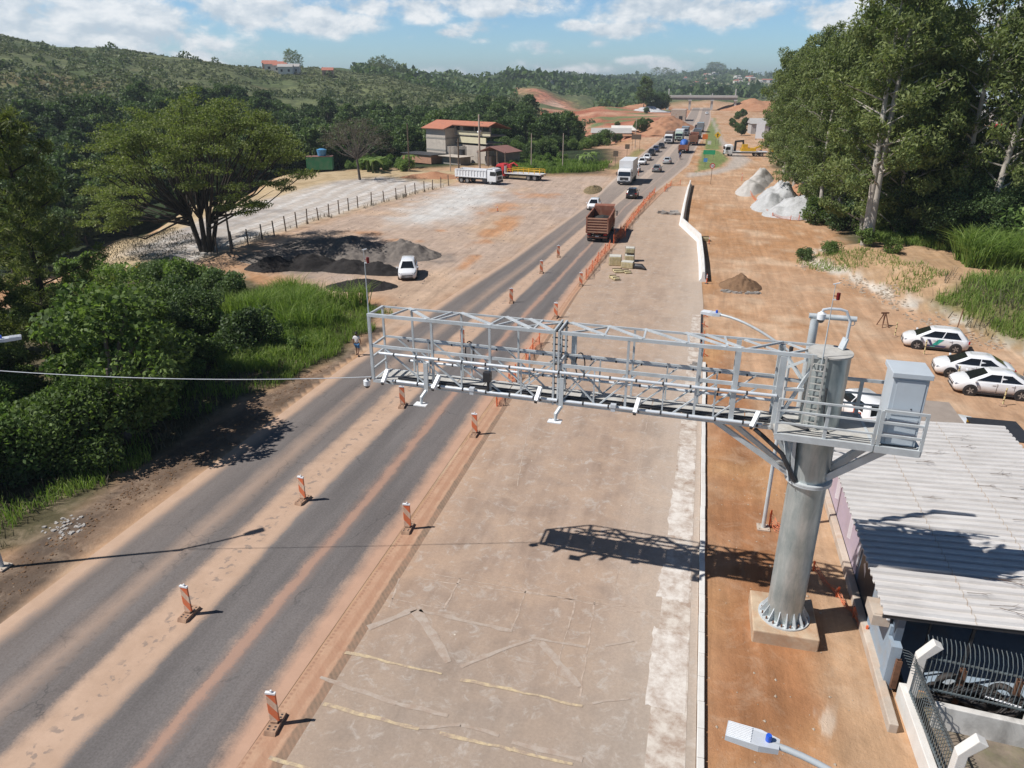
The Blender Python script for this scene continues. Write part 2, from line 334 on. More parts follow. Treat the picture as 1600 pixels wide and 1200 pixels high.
# hills and woods
hill=np.zeros(len(TX)); 
A=np.degrees(np.arctan2(TX,TY))
edge=np.interp(A,[-76,-58,-50,-44,-35,-28,-24,-20,-17.5,-15,-8,0,8,14,20,26,62],[40,64,90,112,150,165,172,178,196,262,560,640,640,600,330,330,330])
r=sdpoly(TX,TY,[(-95,62),(-86,146),(-64,150),(-46,160),(-37,142),(-17,152),(-22,214),(-30,216),(-48,262),(-62,330),(-110,470),(-150,560),(-250,900),(-1200,900),(-1200,-100),(-95,-100)])
hill=np.maximum(sstep(-4,6,r+(n1-.5)*8),sstep(0,60,TD-edge-40))
dirs=fbm(TX*.02,TY*.02,5,91)
H=np.zeros_like(C)+np.array((0.125,0.14,0.068)); H=mixn(H,sstep(.45,.66,dirs),(0.075,0.10,0.042)); H=mixn(H,sstep(.6,.72,fbm(TX*.03,TY*.03,5,95)),(0.165,0.14,0.075))
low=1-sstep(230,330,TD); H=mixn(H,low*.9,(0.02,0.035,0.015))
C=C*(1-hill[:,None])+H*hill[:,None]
far=sstep(700,1200,TD); C=mixn(C,far*hill*sstep(.35,.55,dirs)*.75,(0.03,0.06,0.03))
P0=lambda px,D:(lambda q:(q[0],q[1]))(AT(px,130,D))
# bare cuttings on far slopes
for poly,colr,a in (([P0(815,640),P0(822,720),P0(850,710),P0(890,690),P0(912,655),P0(905,600),P0(880,610),P0(850,600)],(0.44,0.19,0.13),1),
    ([P0(845,640),P0(862,690),P0(892,670),P0(895,615),P0(868,600)],(0.58,0.40,0.32),.8),
    ([P0(685,800),P0(700,840),P0(790,860),P0(830,700),P0(800,690),P0(790,760),P0(700,800)],(0.40,0.24,0.15),.9),
    ([P0(1090,1600),P0(1090,2100),P0(1200,2100),P0(1210,1500),P0(1150,1500)],(0.34,0.30,0.2),.55),
    ([P0(1140,600),P0(1150,800),P0(1200,820),P0(1190,600)],(0.5,0.32,0.22),.9)):
    r=sdpoly(TX,TY,poly); C=mixn(C,sstep(-8,8,r+(n3-.5)*40)*a,colr)
me=bpy.data.meshes.new('ground')
nv=NA*ND; idx=np.arange(nv).reshape(ND,NA)
quads=np.stack([idx[:-1,:-1],idx[:-1,1:],idx[1:,1:],idx[1:,:-1]],-1).reshape(-1,4)
def fastmesh(me,V,Q,smooth_=True):
    k=Q.shape[1]
    me.vertices.add(len(V)); me.vertices.foreach_set('co',np.ascontiguousarray(V,np.float32).ravel())
    me.loops.add(Q.size); me.loops.foreach_set('vertex_index',np.ascontiguousarray(Q,np.int32).ravel())
    me.polygons.add(len(Q)); me.polygons.foreach_set('loop_start',np.arange(0,Q.size,k,dtype=np.int32))
    me.polygons.foreach_set('loop_total',np.full(len(Q),k,np.int32))
    me.polygons.foreach_set('use_smooth',np.full(len(Q),smooth_,bool)); me.update(calc_edges=True)
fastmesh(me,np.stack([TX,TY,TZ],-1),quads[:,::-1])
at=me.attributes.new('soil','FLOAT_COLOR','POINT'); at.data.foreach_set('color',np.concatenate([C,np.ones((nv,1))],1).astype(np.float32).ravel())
at=me.attributes.new('woods','FLOAT','POINT'); at.data.foreach_set('value',hill.astype(np.float32))
m,nt,N,L,B=newmat('earth')
a=N.new('ShaderNodeAttribute'); a.attribute_name='soil'; w=N.new('ShaderNodeAttribute'); w.attribute_name='woods'
geo=N.new('ShaderNodeNewGeometry').outputs['Position']
na=noise(N,L,geo,1.7,8,0.7); nb=noise(N,L,geo,0.45,6,0.62,0.6); nc=noise(N,L,geo,9,4,0.7)
v1=N.new('ShaderNodeMapRange'); v1.inputs[1].default_value=.25; v1.inputs[2].default_value=.75; v1.inputs[3].default_value=.86; v1.inputs[4].default_value=1.12; L.new(na.outputs[0],v1.inputs[0])
v2=N.new('ShaderNodeMapRange'); v2.inputs[1].default_value=.3; v2.inputs[2].default_value=.7; v2.inputs[3].default_value=.84; v2.inputs[4].default_value=1.14; L.new(nb.outputs[0],v2.inputs[0])
mp=N.new('ShaderNodeMapping'); mp.inputs['Scale'].default_value=(1.5,.13,1); mp.inputs['Rotation'].default_value=(0,0,.06); L.new(geo,mp.inputs[0]); nr=noise(N,L,mp.outputs[0],1.0,7,.68,.5); v3=N.new('ShaderNodeMapRange'); v3.inputs[1].default_value=.33; v3.inputs[2].default_value=.67; v3.inputs[3].default_value=.80; v3.inputs[4].default_value=1.16; L.new(nr.outputs[0],v3.inputs[0])
mm=mth(N,L,'MULTIPLY',mth(N,L,'MULTIPLY',v1.outputs[0],v2.outputs[0]),v3.outputs[0])
c=mixc(N,L,1.0,a.outputs['Color'],mm,'MULTIPLY')
hn=noise(N,L,geo,.8,6,.7,.7); hr=ramp(N,[(.5,0),(.68,.5)]); L.new(hn.outputs[0],hr.inputs[0]); c=mixc(N,L,mth(N,L,'MULTIPLY',hr.outputs[0],mth(N,L,'SUBTRACT',1.0,w.outputs['Fac'],clamp=True)),c,mixc(N,L,.55,c,(0.56,0.42,0.30)))
# loose stones and clods
vo=N.new('ShaderNodeTexVoronoi'); vo.inputs['Scale'].default_value=3.2; L.new(geo,vo.inputs['Vector'])
rv=ramp(N,[(0.05,1.0),(0.11,0.0)]); L.new(vo.outputs['Distance'],rv.inputs[0])
cl=ramp(N,[(.5,0.0),(.6,0.8)]); L.new(nb.outputs[0],cl.inputs[0]); f=mth(N,L,'MULTIPLY',rv.outputs[0],cl.outputs[0]); iw=mth(N,L,'SUBTRACT',1.0,w.outputs['Fac'],clamp=True); f=mth(N,L,'MULTIPLY',f,iw)
c=mixc(N,L,f,c,(0.52,0.43,0.34))
# big foliage mottling on wooded slopes
nd=noise(N,L,geo,0.16,9,0.72); rd=ramp(N,[(.36,(0.45,0.5,0.5)),(.62,(1.45,1.45,1.3))]); L.new(nd.outputs[0],rd.inputs[0])
c2=mixc(N,L,1.0,c,rd.outputs[0],'MULTIPLY'); c=mixc(N,L,w.outputs['Fac'],c,c2)
L.new(c,B.inputs['Base Color']); B.inputs['Roughness'].default_value=0.95; B.inputs['Specular IOR Level'].default_value=0.15
hh=mth(N,L,'MULTIPLY_ADD',nc.outputs[0],0.35,na.outputs[0]); hd=mth(N,L,'MULTIPLY',mth(N,L,'MULTIPLY',nd.outputs[0],w.outputs['Fac']),14.0); bump(N,L,mth(N,L,'ADD',hh,hd),B,0.55,0.12)
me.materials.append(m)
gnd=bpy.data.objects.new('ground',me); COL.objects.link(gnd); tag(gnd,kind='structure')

# ---------------------------------------------------------------- road strips
def strip(name,Ys,left,right,z,mat,nu=12,step=2.0,y0=None,y1=None,kind='structure'):
    ys=np.concatenate([np.arange(Ys[0],120,step),np.arange(120,Ys[-1]+.1,step*3)])
    l=np.interp(ys,Ys,left); r=np.interp(ys,Ys,right); u=np.linspace(0,1,nu)
    X=l[:,None]*(1-u)+r[:,None]*u; Yg=np.repeat(ys[:,None],nu,1); Z=np.full_like(X,z)
    n=len(ys); ii=np.arange(n*nu).reshape(n,nu); q=np.stack([ii[:-1,:-1],ii[:-1,1:],ii[1:,1:],ii[1:,:-1]],-1).reshape(-1,4)
    me=bpy.data.meshes.new(name); fastmesh(me,np.stack([X,Yg,Z],-1).reshape(-1,3),q,False)
    uv=me.uv_layers.new(name='across'); U=np.repeat(u[None,:],n,0).ravel(); Vv=Yg.ravel()
    uv.data.foreach_set('uv',np.stack([U[q.ravel()],Vv[q.ravel()]],-1).astype(np.float32).ravel())
    me.materials.append(mat); o=bpy.data.objects.new(name,me); COL.objects.link(o); tag(o,kind=kind); return o
m,nt,N,L,B=newmat('dusty_asphalt')
uvn=N.new('ShaderNodeUVMap'); uvn.uv_map='across'; sx=N.new('ShaderNodeSeparateXYZ'); L.new(uvn.outputs[0],sx.inputs[0])
cx=N.new('ShaderNodeCombineXYZ'); L.new(mth(N,L,'MULTIPLY',sx.outputs[0],11.0),cx.inputs[0]); L.new(mth(N,L,'MULTIPLY',sx.outputs[1],0.09),cx.inputs[1])
ns=noise(N,L,cx.outputs[0],1.1,5,0.6); geo=N.new('ShaderNodeNewGeometry').outputs['Position']
nf=noise(N,L,geo,14,6,0.75); nm=noise(N,L,geo,0.9,6,0.7)
du=mth(N,L,'MULTIPLY_ADD',mth(N,L,'SUBTRACT',ns.outputs[0],0.5),0.05,sx.outputs[0])
du=mth(N,L,'MULTIPLY_ADD',mth(N,L,'SUBTRACT',nm.outputs[0],0.5),0.05,du); du=mth(N,L,'MULTIPLY_ADD',mth(N,L,'SUBTRACT',nf.outputs[0],0.5),0.035,du)
dust=ramp(N,[(0.0,1.0),(0.04,.95),(0.07,.35),(0.09,.12),(0.205,.09),(0.25,.34),(0.285,.5),(0.315,.28),(0.345,.09),(0.40,.12),(0.43,.8),(0.445,.95),(0.56,.95),(0.572,.75),(0.595,.06),(0.73,.06),(0.752,.25),(0.766,.72),(0.787,.72),(0.80,.22),(0.825,.06),(0.92,.08),(0.945,.6),(0.97,1.0)])
# ColorRamp holds 32 stops; fine
L.new(du,dust.inputs[0])
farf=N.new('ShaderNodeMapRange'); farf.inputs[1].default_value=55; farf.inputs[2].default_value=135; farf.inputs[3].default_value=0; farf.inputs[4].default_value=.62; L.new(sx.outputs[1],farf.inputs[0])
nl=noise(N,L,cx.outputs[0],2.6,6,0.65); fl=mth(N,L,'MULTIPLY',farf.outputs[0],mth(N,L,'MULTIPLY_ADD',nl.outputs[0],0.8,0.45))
df=mth(N,L,'MAXIMUM',dust.outputs[0],fl); spk=ramp(N,[(.35,.72),(.62,1.12)]); L.new(nf.outputs[0],spk.inputs[0])
df=mth(N,L,'MULTIPLY',df,mth(N,L,'MULTIPLY_ADD',nm.outputs[0],0.25,0.82),clamp=True)
base=ramp(N,[(.3,(0.098,0.096,0.098)),(.7,(0.158,0.150,0.148))]); L.new(ns.outputs[0],base.inputs[0])
ncr=noise(N,L,geo,.35,4,.6); bs=mixc(N,L,1.0,base.outputs[0],spk.outputs[0],'MULTIPLY')
dc=ramp(N,[(.3,(0.47,0.315,0.215)),(.7,(0.54,0.375,0.27))]); L.new(nm.outputs[0],dc.inputs[0])
red=ramp(N,[(.735,0.0),(.76,.75),(.80,.75),(.825,0.15),(.93,.15),(.96,.5)]); L.new(sx.outputs[0],red.inputs[0]); dcc=mixc(N,L,red.outputs[0],dc.outputs[0],(0.45,0.25,0.17))
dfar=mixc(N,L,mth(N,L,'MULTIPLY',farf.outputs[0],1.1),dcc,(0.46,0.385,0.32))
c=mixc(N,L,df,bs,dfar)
# patches of bare asphalt showing through the median dust
vo=N.new('ShaderNodeTexNoise'); vo.inputs['Scale'].default_value=3.4; vo.inputs['Detail'].default_value=4; L.new(geo,vo.inputs[0])
pk=ramp(N,[(.555,0.0),(.60,.65)]); L.new(vo.outputs[0],pk.inputs[0]); line=ramp(N,[(.465,0.0),(.485,1.0),(.515,1.0),(.535,0.0)]); L.new(du,line.inputs[0])
line2=ramp(N,[(.295,0.0),(.318,1.0),(.335,1.0),(.35,0.0)]); L.new(du,line2.inputs[0])
c=mixc(N,L,mth(N,L,'MULTIPLY',pk.outputs[0],line.outputs[0]),c,(0.20,0.165,0.145)); c=mixc(N,L,mth(N,L,'MULTIPLY',pk.outputs[0],mth(N,L,'MULTIPLY',line2.outputs[0],.4)),c,(0.055,0.055,0.06))
vc=N.new('ShaderNodeTexVoronoi'); vc.feature='DISTANCE_TO_EDGE'; vc.inputs['Scale'].default_value=.33; wv=N.new('ShaderNodeVectorMath'); wv.operation='ADD'; L.new(geo,wv.inputs[0]); nw=noise(N,L,geo,1.3,4,.6); sc_=N.new('ShaderNodeVectorMath'); sc_.operation='SCALE'; sc_.inputs[3].default_value=.9; L.new(nw.outputs[1],sc_.inputs[0]); L.new(sc_.outputs[0],wv.inputs[1]); L.new(wv.outputs[0],vc.inputs['Vector'])
cr=ramp(N,[(.0,.55),(.012,0)]); L.new(vc.outputs['Distance'],cr.inputs[0]); crm=ramp(N,[(.5,0),(.6,1)]); L.new(ncr.outputs[0],crm.inputs[0]); c=mixc(N,L,mth(N,L,'MULTIPLY',cr.outputs[0],mth(N,L,'MULTIPLY',crm.outputs[0],mth(N,L,'SUBTRACT',1.0,df))),c,(0.035,0.034,0.035))
L.new(c,B.inputs['Base Color']); B.inputs['Roughness'].default_value=.85; B.inputs['Specular IOR Level'].default_value=.3; bump(N,L,nf.outputs[0],B,.35,.01)
M['asphalt']=m
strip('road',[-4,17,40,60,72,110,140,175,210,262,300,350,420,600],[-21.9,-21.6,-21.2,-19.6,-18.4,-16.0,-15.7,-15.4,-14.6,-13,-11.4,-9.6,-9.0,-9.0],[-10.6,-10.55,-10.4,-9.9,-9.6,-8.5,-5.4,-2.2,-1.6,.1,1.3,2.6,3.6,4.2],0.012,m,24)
# trodden strip between the asphalt and the new concrete
m,nt,N,L,B=newmat('track_soil')
uvn=N.new('ShaderNodeUVMap'); uvn.uv_map='across'; sx=N.new('ShaderNodeSeparateXYZ'); L.new(uvn.outputs[0],sx.inputs[0]); geo=N.new('ShaderNodeNewGeometry').outputs['Position']
nn=noise(N,L,geo,1.6,6,.7); cb=ramp(N,[(.3,(0.40,0.225,0.145)),(.7,(0.50,0.325,0.22))]); L.new(nn.outputs[0],cb.inputs[0])
du=mth(N,L,'MULTIPLY_ADD',mth(N,L,'SUBTRACT',nn.outputs[0],.5),.16,sx.outputs[0])
tread=mth(N,L,'SINE',mth(N,L,'MULTIPLY',sx.outputs[1],38.0)); tread2=mth(N,L,'SINE',mth(N,L,'ADD',mth(N,L,'MULTIPLY',sx.outputs[1],30.0),mth(N,L,'MULTIPLY',sx.outputs[0],40.0)))
t1=ramp(N,[(.02,0),(.05,1.0),(.1,1.0),(.13,0)]); L.new(du,t1.inputs[0]); t2=ramp(N,[(.3,0),(.36,.8),(.52,.8),(.58,0)]); L.new(du,t2.inputs[0]); t3=ramp(N,[(.66,0),(.72,1.0),(.96,1.0),(1.0,.6)]); L.new(du,t3.inputs[0])
c=mixc(N,L,mth(N,L,'MULTIPLY',t1.outputs[0],mth(N,L,'MULTIPLY_ADD',tread,mth(N,L,'MULTIPLY',nn.outputs[0],.4),.22),clamp=True),cb.outputs[0],(0.20,0.10,0.065))
c=mixc(N,L,mth(N,L,'MULTIPLY',t2.outputs[0],mth(N,L,'MULTIPLY_ADD',tread2,.05,mth(N,L,'MULTIPLY',nn.outputs[0],.75)),clamp=True),c,(0.30,0.145,0.085))
c=mixc(N,L,mth(N,L,'MULTIPLY',t3.outputs[0],mth(N,L,'MULTIPLY_ADD',tread2,.09,mth(N,L,'MULTIPLY',nn.outputs[0],1.45)),clamp=True),c,(0.20,0.145,0.105))
L.new(c,B.inputs['Base Color']); B.inputs['Roughness'].default_value=.95; B.inputs['Specular IOR Level'].default_value=.15
bump(N,L,nn.outputs[0],B,.7,.06)
strip('track',[-4,60,100,136],[-10.75,-9.95,-8.8,-5.6],[-9.36,-9.25,-7.4,-4.6],0.02,m,6,1.0)
# concrete carriageway
m,nt,N,L,B=newmat('dusty_pavement')
geo=N.new('ShaderNodeNewGeometry').outputs['Position']; mp=N.new('ShaderNodeMapping'); mp.inputs['Scale'].default_value=(1,.12,1); L.new(geo,mp.inputs[0])
ns=noise(N,L,mp.outputs[0],1.1,6,.62); nm=noise(N,L,geo,.55,7,.68,.4); nf=noise(N,L,geo,11,6,.75); sp=N.new('ShaderNodeSeparateXYZ'); L.new(geo,sp.inputs[0])
b1=ramp(N,[(.36,(0.275,0.20,0.152)),(.64,(0.395,0.295,0.228))]); L.new(ns.outputs[0],b1.inputs[0])
b2=ramp(N,[(.4,0.0),(.62,.8)]); L.new(nm.outputs[0],b2.inputs[0]); c=mixc(N,L,b2.outputs[0],b1.outputs[0],(0.435,0.315,0.23))
xr=N.new('ShaderNodeMapRange'); xr.inputs[1].default_value=-2.5; xr.inputs[2].default_value=.6; L.new(sp.outputs[0],xr.inputs[0]); c=mixc(N,L,mth(N,L,'MULTIPLY',xr.outputs[0],.55),c,(0.52,0.45,0.38))
xl=N.new('ShaderNodeMapRange'); xl.inputs[1].default_value=-7.6; xl.inputs[2].default_value=-9.3; L.new(sp.outputs[0],xl.inputs[0]); c=mixc(N,L,mth(N,L,'MULTIPLY',xl.outputs[0],mth(N,L,'MULTIPLY_ADD',nm.outputs[0],.8,.1)),c,(0.46,0.305,0.205))
yr=N.new('ShaderNodeMapRange'); yr.inputs[1].default_value=30; yr.inputs[2].default_value=110; L.new(sp.outputs[1],yr.inputs[0]); c=mixc(N,L,mth(N,L,'MULTIPLY',yr.outputs[0],.55),c,(0.455,0.34,0.25))
yn=N.new('ShaderNodeMapRange'); yn.inputs[1].default_value=21; yn.inputs[2].default_value=15; L.new(sp.outputs[1],yn.inputs[0]); c=mixc(N,L,mth(N,L,'MULTIPLY',yn.outputs[0],.5),c,(0.31,0.265,0.22))
pat=ramp(N,[(.53,0.0),(.66,.55)]); nz=noise(N,L,geo,1.7,7,.75,.8); L.new(nz.outputs[0],pat.inputs[0]); c=mixc(N,L,pat.outputs[0],c,(0.50,0.45,0.40))
vo=N.new('ShaderNodeTexVoronoi'); vo.inputs['Scale'].default_value=1.15; L.new(geo,vo.inputs[0]); rv=ramp(N,[(.025,1.0),(.045,0.0)]); L.new(vo.outputs['Distance'],rv.inputs[0]); c=mixc(N,L,mth(N,L,'MULTIPLY',rv.outputs[0],.85),c,(0.72,0.66,0.55))
sk=ramp(N,[(.3,.88),(.7,1.1)]); L.new(nf.outputs[0],sk.inputs[0]); c=mixc(N,L,1.0,c,sk.outputs[0],'MULTIPLY')
L.new(c,B.inputs['Base Color']); B.inputs['Roughness'].default_value=.9; B.inputs['Specular IOR Level'].default_value=.25; bump(N,L,nf.outputs[0],B,.3,.01)
mb=MB(); poly=[(-9.43,-4),(1.4,-4),(1.4,60),(1.2,68),(.75,86),(-1.7,97),(-1.6,136),(-4.8,136),(-7.5,100),(-9.25,62)]
mb.prism(poly,'z',-.1,.03); pv=put('pavement',mb,m); tag(pv,kind='structure')
# worn markings, joints and repairs lie on the slab as thin sheets
def wornmat(name,col,lo,hi,scale=3):
    m,nt,N,L,B=newmat(name); geo=N.new('ShaderNodeNewGeometry').outputs['Position']; n=noise(N,L,geo,scale,7,.75)
    r=ramp(N,[(lo,(0.35,0.26,0.20)),(hi,col)]); L.new(n.outputs[0],r.inputs[0]); L.new(r.outputs[0],B.inputs['Base Color']); B.inputs['Roughness'].default_value=.9; return m
M['joint']=wornmat('pale_joint',(0.50,0.40,0.32),.4,.6,4); M['repair']=wornmat('pale_repair',(0.43,0.36,0.30),.36,.6,3); M['ochre']=wornmat('faded_yellow_line',(0.58,0.46,0.28),.38,.6,4)
def band(pts,w,jit=.06,step=.35):
    V=[]; F=[]; k=0
    for i in range(len(pts)-1):
        p=Vector(pts[i]); q=Vector(pts[i+1]); n=max(2,int((q-p).length/step)); d=(q-p).normalized(); a=Vector((-d.y,d.x))
        for j in range(n+1):
            c=p.lerp(q,j/n); ww=w*(.6+.8*random.random()); o=(random.random()-.5)*jit
            V+= [(*(c+a*(ww/2+o)),0),(*(c-a*(ww/2-o)),0)]
        F+=[(k+2*j,k+2*j+1,k+2*j+3,k+2*j+2) for j in range(n)]; k+=2*(n+1)
    return V,F
def sheet(name,groups,z,mat):
    mb=MB()
    for pts,w in groups:
        V,F=band(pts,w); mb.add([(v[0],v[1],z) for v in V],F)
    o=put(name,mb,mat); tag(o,kind='structure'); return o
g2=lambda *p:[G(a,b)[:2] for a,b in p]
sheet('pavement_joints',[(g2((680,898),(1000,958)),.05),(g2((660,906),(990,951)),.04),(g2((718,905),(693,955)),.06),(g2((612,936),(693,953)),.05),(g2((899,941),(868,1055)),.05),(g2((822,925),(800,985)),.05),(g2((930,940),(905,1090)),.05),(g2((760,905),(1060,962)),.025),(g2((625,905),(607,950)),.06),(g2((830,640),(808,760)),.04),(g2((1015,640),(985,790),(960,930)),.03)],.036,M['joint'])
sheet('pavement_repairs',[(g2((575,982),(650,952)),.24),(g2((650,954),(702,1036)),.3),(g2((655,955),(800,988)),.16),(g2((720,1043),(795,1012),(830,1000)),.18),(g2((845,1005),(905,1075)),.22),(g2((830,998),(915,1013)),.1),(g2((945,1010),(990,1002)),.1),(g2((500,1060),(620,1100),(700,1120)),.14),(g2((655,1138),(720,1133),(780,1150)),.12),(g2((800,1160),(910,1190)),.14),(g2((925,1100),(985,1093)),.1)],.040,M['repair'])
sheet('pavement_lines',[(g2((540,1020),(690,1055)),.10),(g2((720,1063),(800,1079),(910,1106)),.10),(g2((505,1102),(655,1140)),.11),(g2((687,1147),(800,1173),(895,1195)),.11),(g2((420,1186),(520,1212)),.11)],.044,M['ochre'])
# pale replaced slabs along the kerb
m2=wornmat('pale_slab',(0.60,0.54,0.47),.38,.6,1.6); m3=wornmat('bright_slab',(0.66,0.61,0.55),.3,.58,1.6)
mb=MB(); mb.quad((.0,8,.037),(1.12,8,.037),(1.2,57,.037),(.55,57,.037)); o=put('slab_strip',mb,m2); tag(o,kind='structure')
mb=MB()
for (a,b,x0) in ((30.5,33.8,.32),(25.6,29.4,.1),(21.6,23.6,-.05),(16.6,20.0,-.12)):
    n=10; P=[]
    for (p,q) in (((x0,a),(1.1,a-.1)),((1.1,a-.1),(1.1,b-.25)),((1.1,b-.25),(x0+.08,b)),((x0+.08,b),(x0,a))):
        for k in range(n): f=k/n; P.append((p[0]+(q[0]-p[0])*f+random.uniform(-.05,.05),p[1]+(q[1]-p[1])*f+random.uniform(-.05,.05),.041))
    mb.quad(*P)
o=put('slab_patches',mb,m3); tag(o,kind='structure')
# kerb
mb=MB(); ys=np.arange(-4,47,1.0)
for i,y in enumerate(ys[:-1]):
    mb.box((1.52+random.uniform(-.012,.012),y+.5,.06),(.2,.985,.2))
kerb=put('kerb',mb,M['wconc'],bevel=.02); tag(kerb,kind='structure')
mb=MB(); mb.box((1.26,52,.06),(.07,11,.18)); mb.box((1.12,41.5,.05),(.06,5,.12))
fw=put('kerb_formwork',mb,M['dark']); tag(fw,'dark kerb formwork board along the pavement edge past the gantry','formwork')
for y in (47.5,49.5,51.6,54,56.6):
    mb=MB(); mb.beam((1.45,y,0),(1.5,y,.5),.05); mb.beam((1.3,y,.3),(1.75,y+.05,.03),.05); o=put('formwork_prop',mb,M['orange']); tag(o,'small orange prop bracing the kerb formwork board','prop','orange props along the kerb formwork')
# ---------------------------------------------------------------- toll gantry
PH=-.045; GO=Vector((-10.25,21.33,7.5)); gu=Vector((math.cos(PH),math.sin(PH),0))*.955; gv=Vector((-math.sin(PH),math.cos(PH),0))
def gp(s,d,h): return GO+gu*s+gv*d+Vector((0,0,h))
PX,PY=4.15,21.1
gan=thing('toll_gantry','grey galvanised overhead toll gantry truss cantilevered from one thick steel column over the road','gantry',(PX,PY,0))
OFFS=(0,0,0)
def gput(name,mb,mat,parent=None,**k):
    p=parent or gan; mb.v=[(x-PX+OFFS[0],y-PY+OFFS[1],z+OFFS[2]) for (x,y,z) in mb.v]
    return put(name,mb,mat,p,**k)
DW=1.03; HT_=2.36; HM=1.28; LE=13.75
# column
mb=MB(); mb.cyl((PX,PY,.55),.565,5.2,40); mb.cyl((PX,PY,5.81),.565,4.05,40); pole=gput('column',mb,M['steelp'],sm=40)
mb=MB(); mb.cyl((PX,PY,5.72),.69,.05,40); mb.cyl((PX,PY,5.78),.69,.05,40); gput('column_flange',mb,M['steel'],sm=40)
mb=MB(); mb.cyl((PX,PY,9.865),.61,.05,40); gput('column_cap',mb,M['grating'],sm=40)
mb=MB(); mb.cyl((PX,PY,.5),.82,.05,40); gput('base_plate',mb,M['steel'],sm=40)
for k in range(16):
    mb=MB(); t=2*PI*k/16; c,s=math.cos(t),math.sin(t); a=Vector((c,s,0)); n=Vector((-s,c,0))*.014; p=Vector((PX,PY,.55))
    vs=[p+a*.56-n,p+a*.78-n,p+a*.78-n+Vector((0,0,.06)),p+a*.56-n+Vector((0,0,.46))]; vs+=[v+n*2 for v in vs]
    mb.add(vs,[(0,1,2,3),(7,6,5,4),(0,4,5,1),(1,5,6,2),(2,6,7,3),(3,7,4,0)])
    gput('base_gusset',mb,M['steel'])
for k in range(16):
    mb=MB(); t=2*PI*(k+.5)/16; mb.cyl((PX+.71*math.cos(t),PY+.71*math.sin(t),.55),.03,.09,6); gput('anchor_bolt',mb,M['rust'])
# chords
def beamp(name,segs,w,h,mat=None):
    w*=.72; h*=.75
    for p,q in segs: mb=MB(); mb.beam(p,q,w,h); gput(name,mb,mat or M['steel'])
beamp('top_chord',[(gp(-.05,0,HT_),gp(6.66,0,HT_))],.13,.14); beamp('top_chord',[(gp(6.86,0,HT_),gp(15.0,0,HT_))],.13,.14)
beamp('top_chord',[(gp(-.05,DW,HT_),gp(6.66,DW,HT_))],.07,.08); beamp('top_chord',[(gp(6.86,DW,HT_),gp(15.1,DW,HT_))],.08,.09)
beamp('bottom_chord',[(gp(0,0,.0),gp(14.4,0,0))],.12,.14); beamp('bottom_chord',[(gp(0,DW,0),gp(14.6,DW,0))],.12,.14)
beamp('mid_rail',[(gp(.05,0,HM),gp(6.66,0,HM))],.07,.13); beamp('mid_rail',[(gp(6.86,0,HM),gp(13.7,0,HM))],.07,.15)
beamp('mid_rail',[(gp(.05,DW,HM),gp(6.66,DW,HM))],.07,.09); beamp('mid_rail',[(gp(6.86,DW,HM),gp(13.8,DW,HM))],.07,.09)
# white conduit pipes
for (d,h,r,a,b,mt) in ((-.09,1.07,.05,.35,13.7,'luminaire'),(-.09,.1,.055,.8,13.4,'luminaire'),(DW+.09,1.18,.045,.9,13.7,'luminaire'),(DW+.09,.42,.045,.9,13.7,'luminaire')):
    mb=MB(); mb.tube([gp(a,d,h),gp(b,d,h)],r,10); gput('conduit',mb,M[mt],sm=40)
# clamps on the conduits
for s in np.arange(.9,13.6,.85):
    for d,h,r in ((-.09,1.07,.062),(-.09,.1,.068),(DW+.09,1.18,.058),(DW+.09,.42,.058)):
        mb=MB(); mb.tube([gp(s,d,h),gp(s+.05,d,h)],r,8); gput('clamp',mb,M['dark'])
FS=[0,2.35,4.45,9.1,11.3]; BS=[0,1.15,3.05,5.15,9.15,11.35]
for s in FS: beamp('post',[(gp(s,0,.07),gp(s,0,HT_-.07))],.10 if s else .13,.12)
for s in BS: beamp('post',[(gp(s,DW,.07),gp(s,DW,HT_-.05))],.09,.09)
for d in (0,DW):
    beamp('post',[(gp(12.45,d,.07),gp(12.45,d,HT_-.05))],.20,.14); beamp('post',[(gp(13.75,d,.0),gp(13.75,d,HT_-.07))],.26,.18)
# bolted joint frame in the middle
mb=MB()
for s in (6.68,6.84):
    for d in (0,DW): mb.beam(gp(s,d,-.08),gp(s,d,HT_+.08),.14,.06,up=gu)
    for h in (HT_+.02,.0,1.28): mb.beam(gp(s,0,h),gp(s,DW,h),.05,.13)
gput('joint_frame',mb,M['steel'])
for h in np.arange(0,HT_+.05,.22):
    for d in (-.03,DW+.03): mb=MB(); mb.beam(gp(6.62,d,h),gp(6.90,d,h),.035); gput('joint_bolt',mb,M['dark'])
for d in np.arange(.12,DW,.16): mb=MB(); mb.beam(gp(6.62,d,HT_),gp(6.9,d,HT_),.04); gput('joint_bolt',mb,M['dark'])
# lacing
def lace(name,segs,w,h=None,mat=None):
    w*=.8; h=(h*.85 if h else None)
    for p,q in segs: mb=MB(); mb.beam(p,q,w,h or w); gput(name,mb,mat or M['steel'])
top=[]; fl=[]; 
zz=[(0.05,1.05),(2.6,1.15),(2.65,3.05)]
seg=[]
for a,b in ((1.05,2.25),(3.05,4.55),(4.7,5.9),(5.55,6.6),(7.0,8.35),(8.25,9.55),(9.45,10.9),(10.75,12.1),(11.4,12.55)): seg.append((gp(a,DW,HT_+.03),gp(b,0,HT_+.05)))
lace('top_brace',seg,.17,.04)
seg=[(gp(a,0,HT_+.01),gp(b,DW,HT_+.01)) for a,b in ((-.02,.05),(.75,1.05),(2.3,2.7),(2.5,3.05),(4.4,4.65),(4.6,5.3),(5.95,6.0),(8.3,8.3),(9.55,9.5),(10.95,10.85),(12.1,12.0),(12.6,13.75),(13.85,15.0))]
lace('top_strut',seg,.075,.07)
seg=[(gp(a,DW,HT_-.03),gp(b,0,HT_-.03)) for a,b in ((6.6,5.0),(8.2,6.95),(12.6,13.9),(13.9,15.0))]; lace('top_brace',seg,.07,.06)
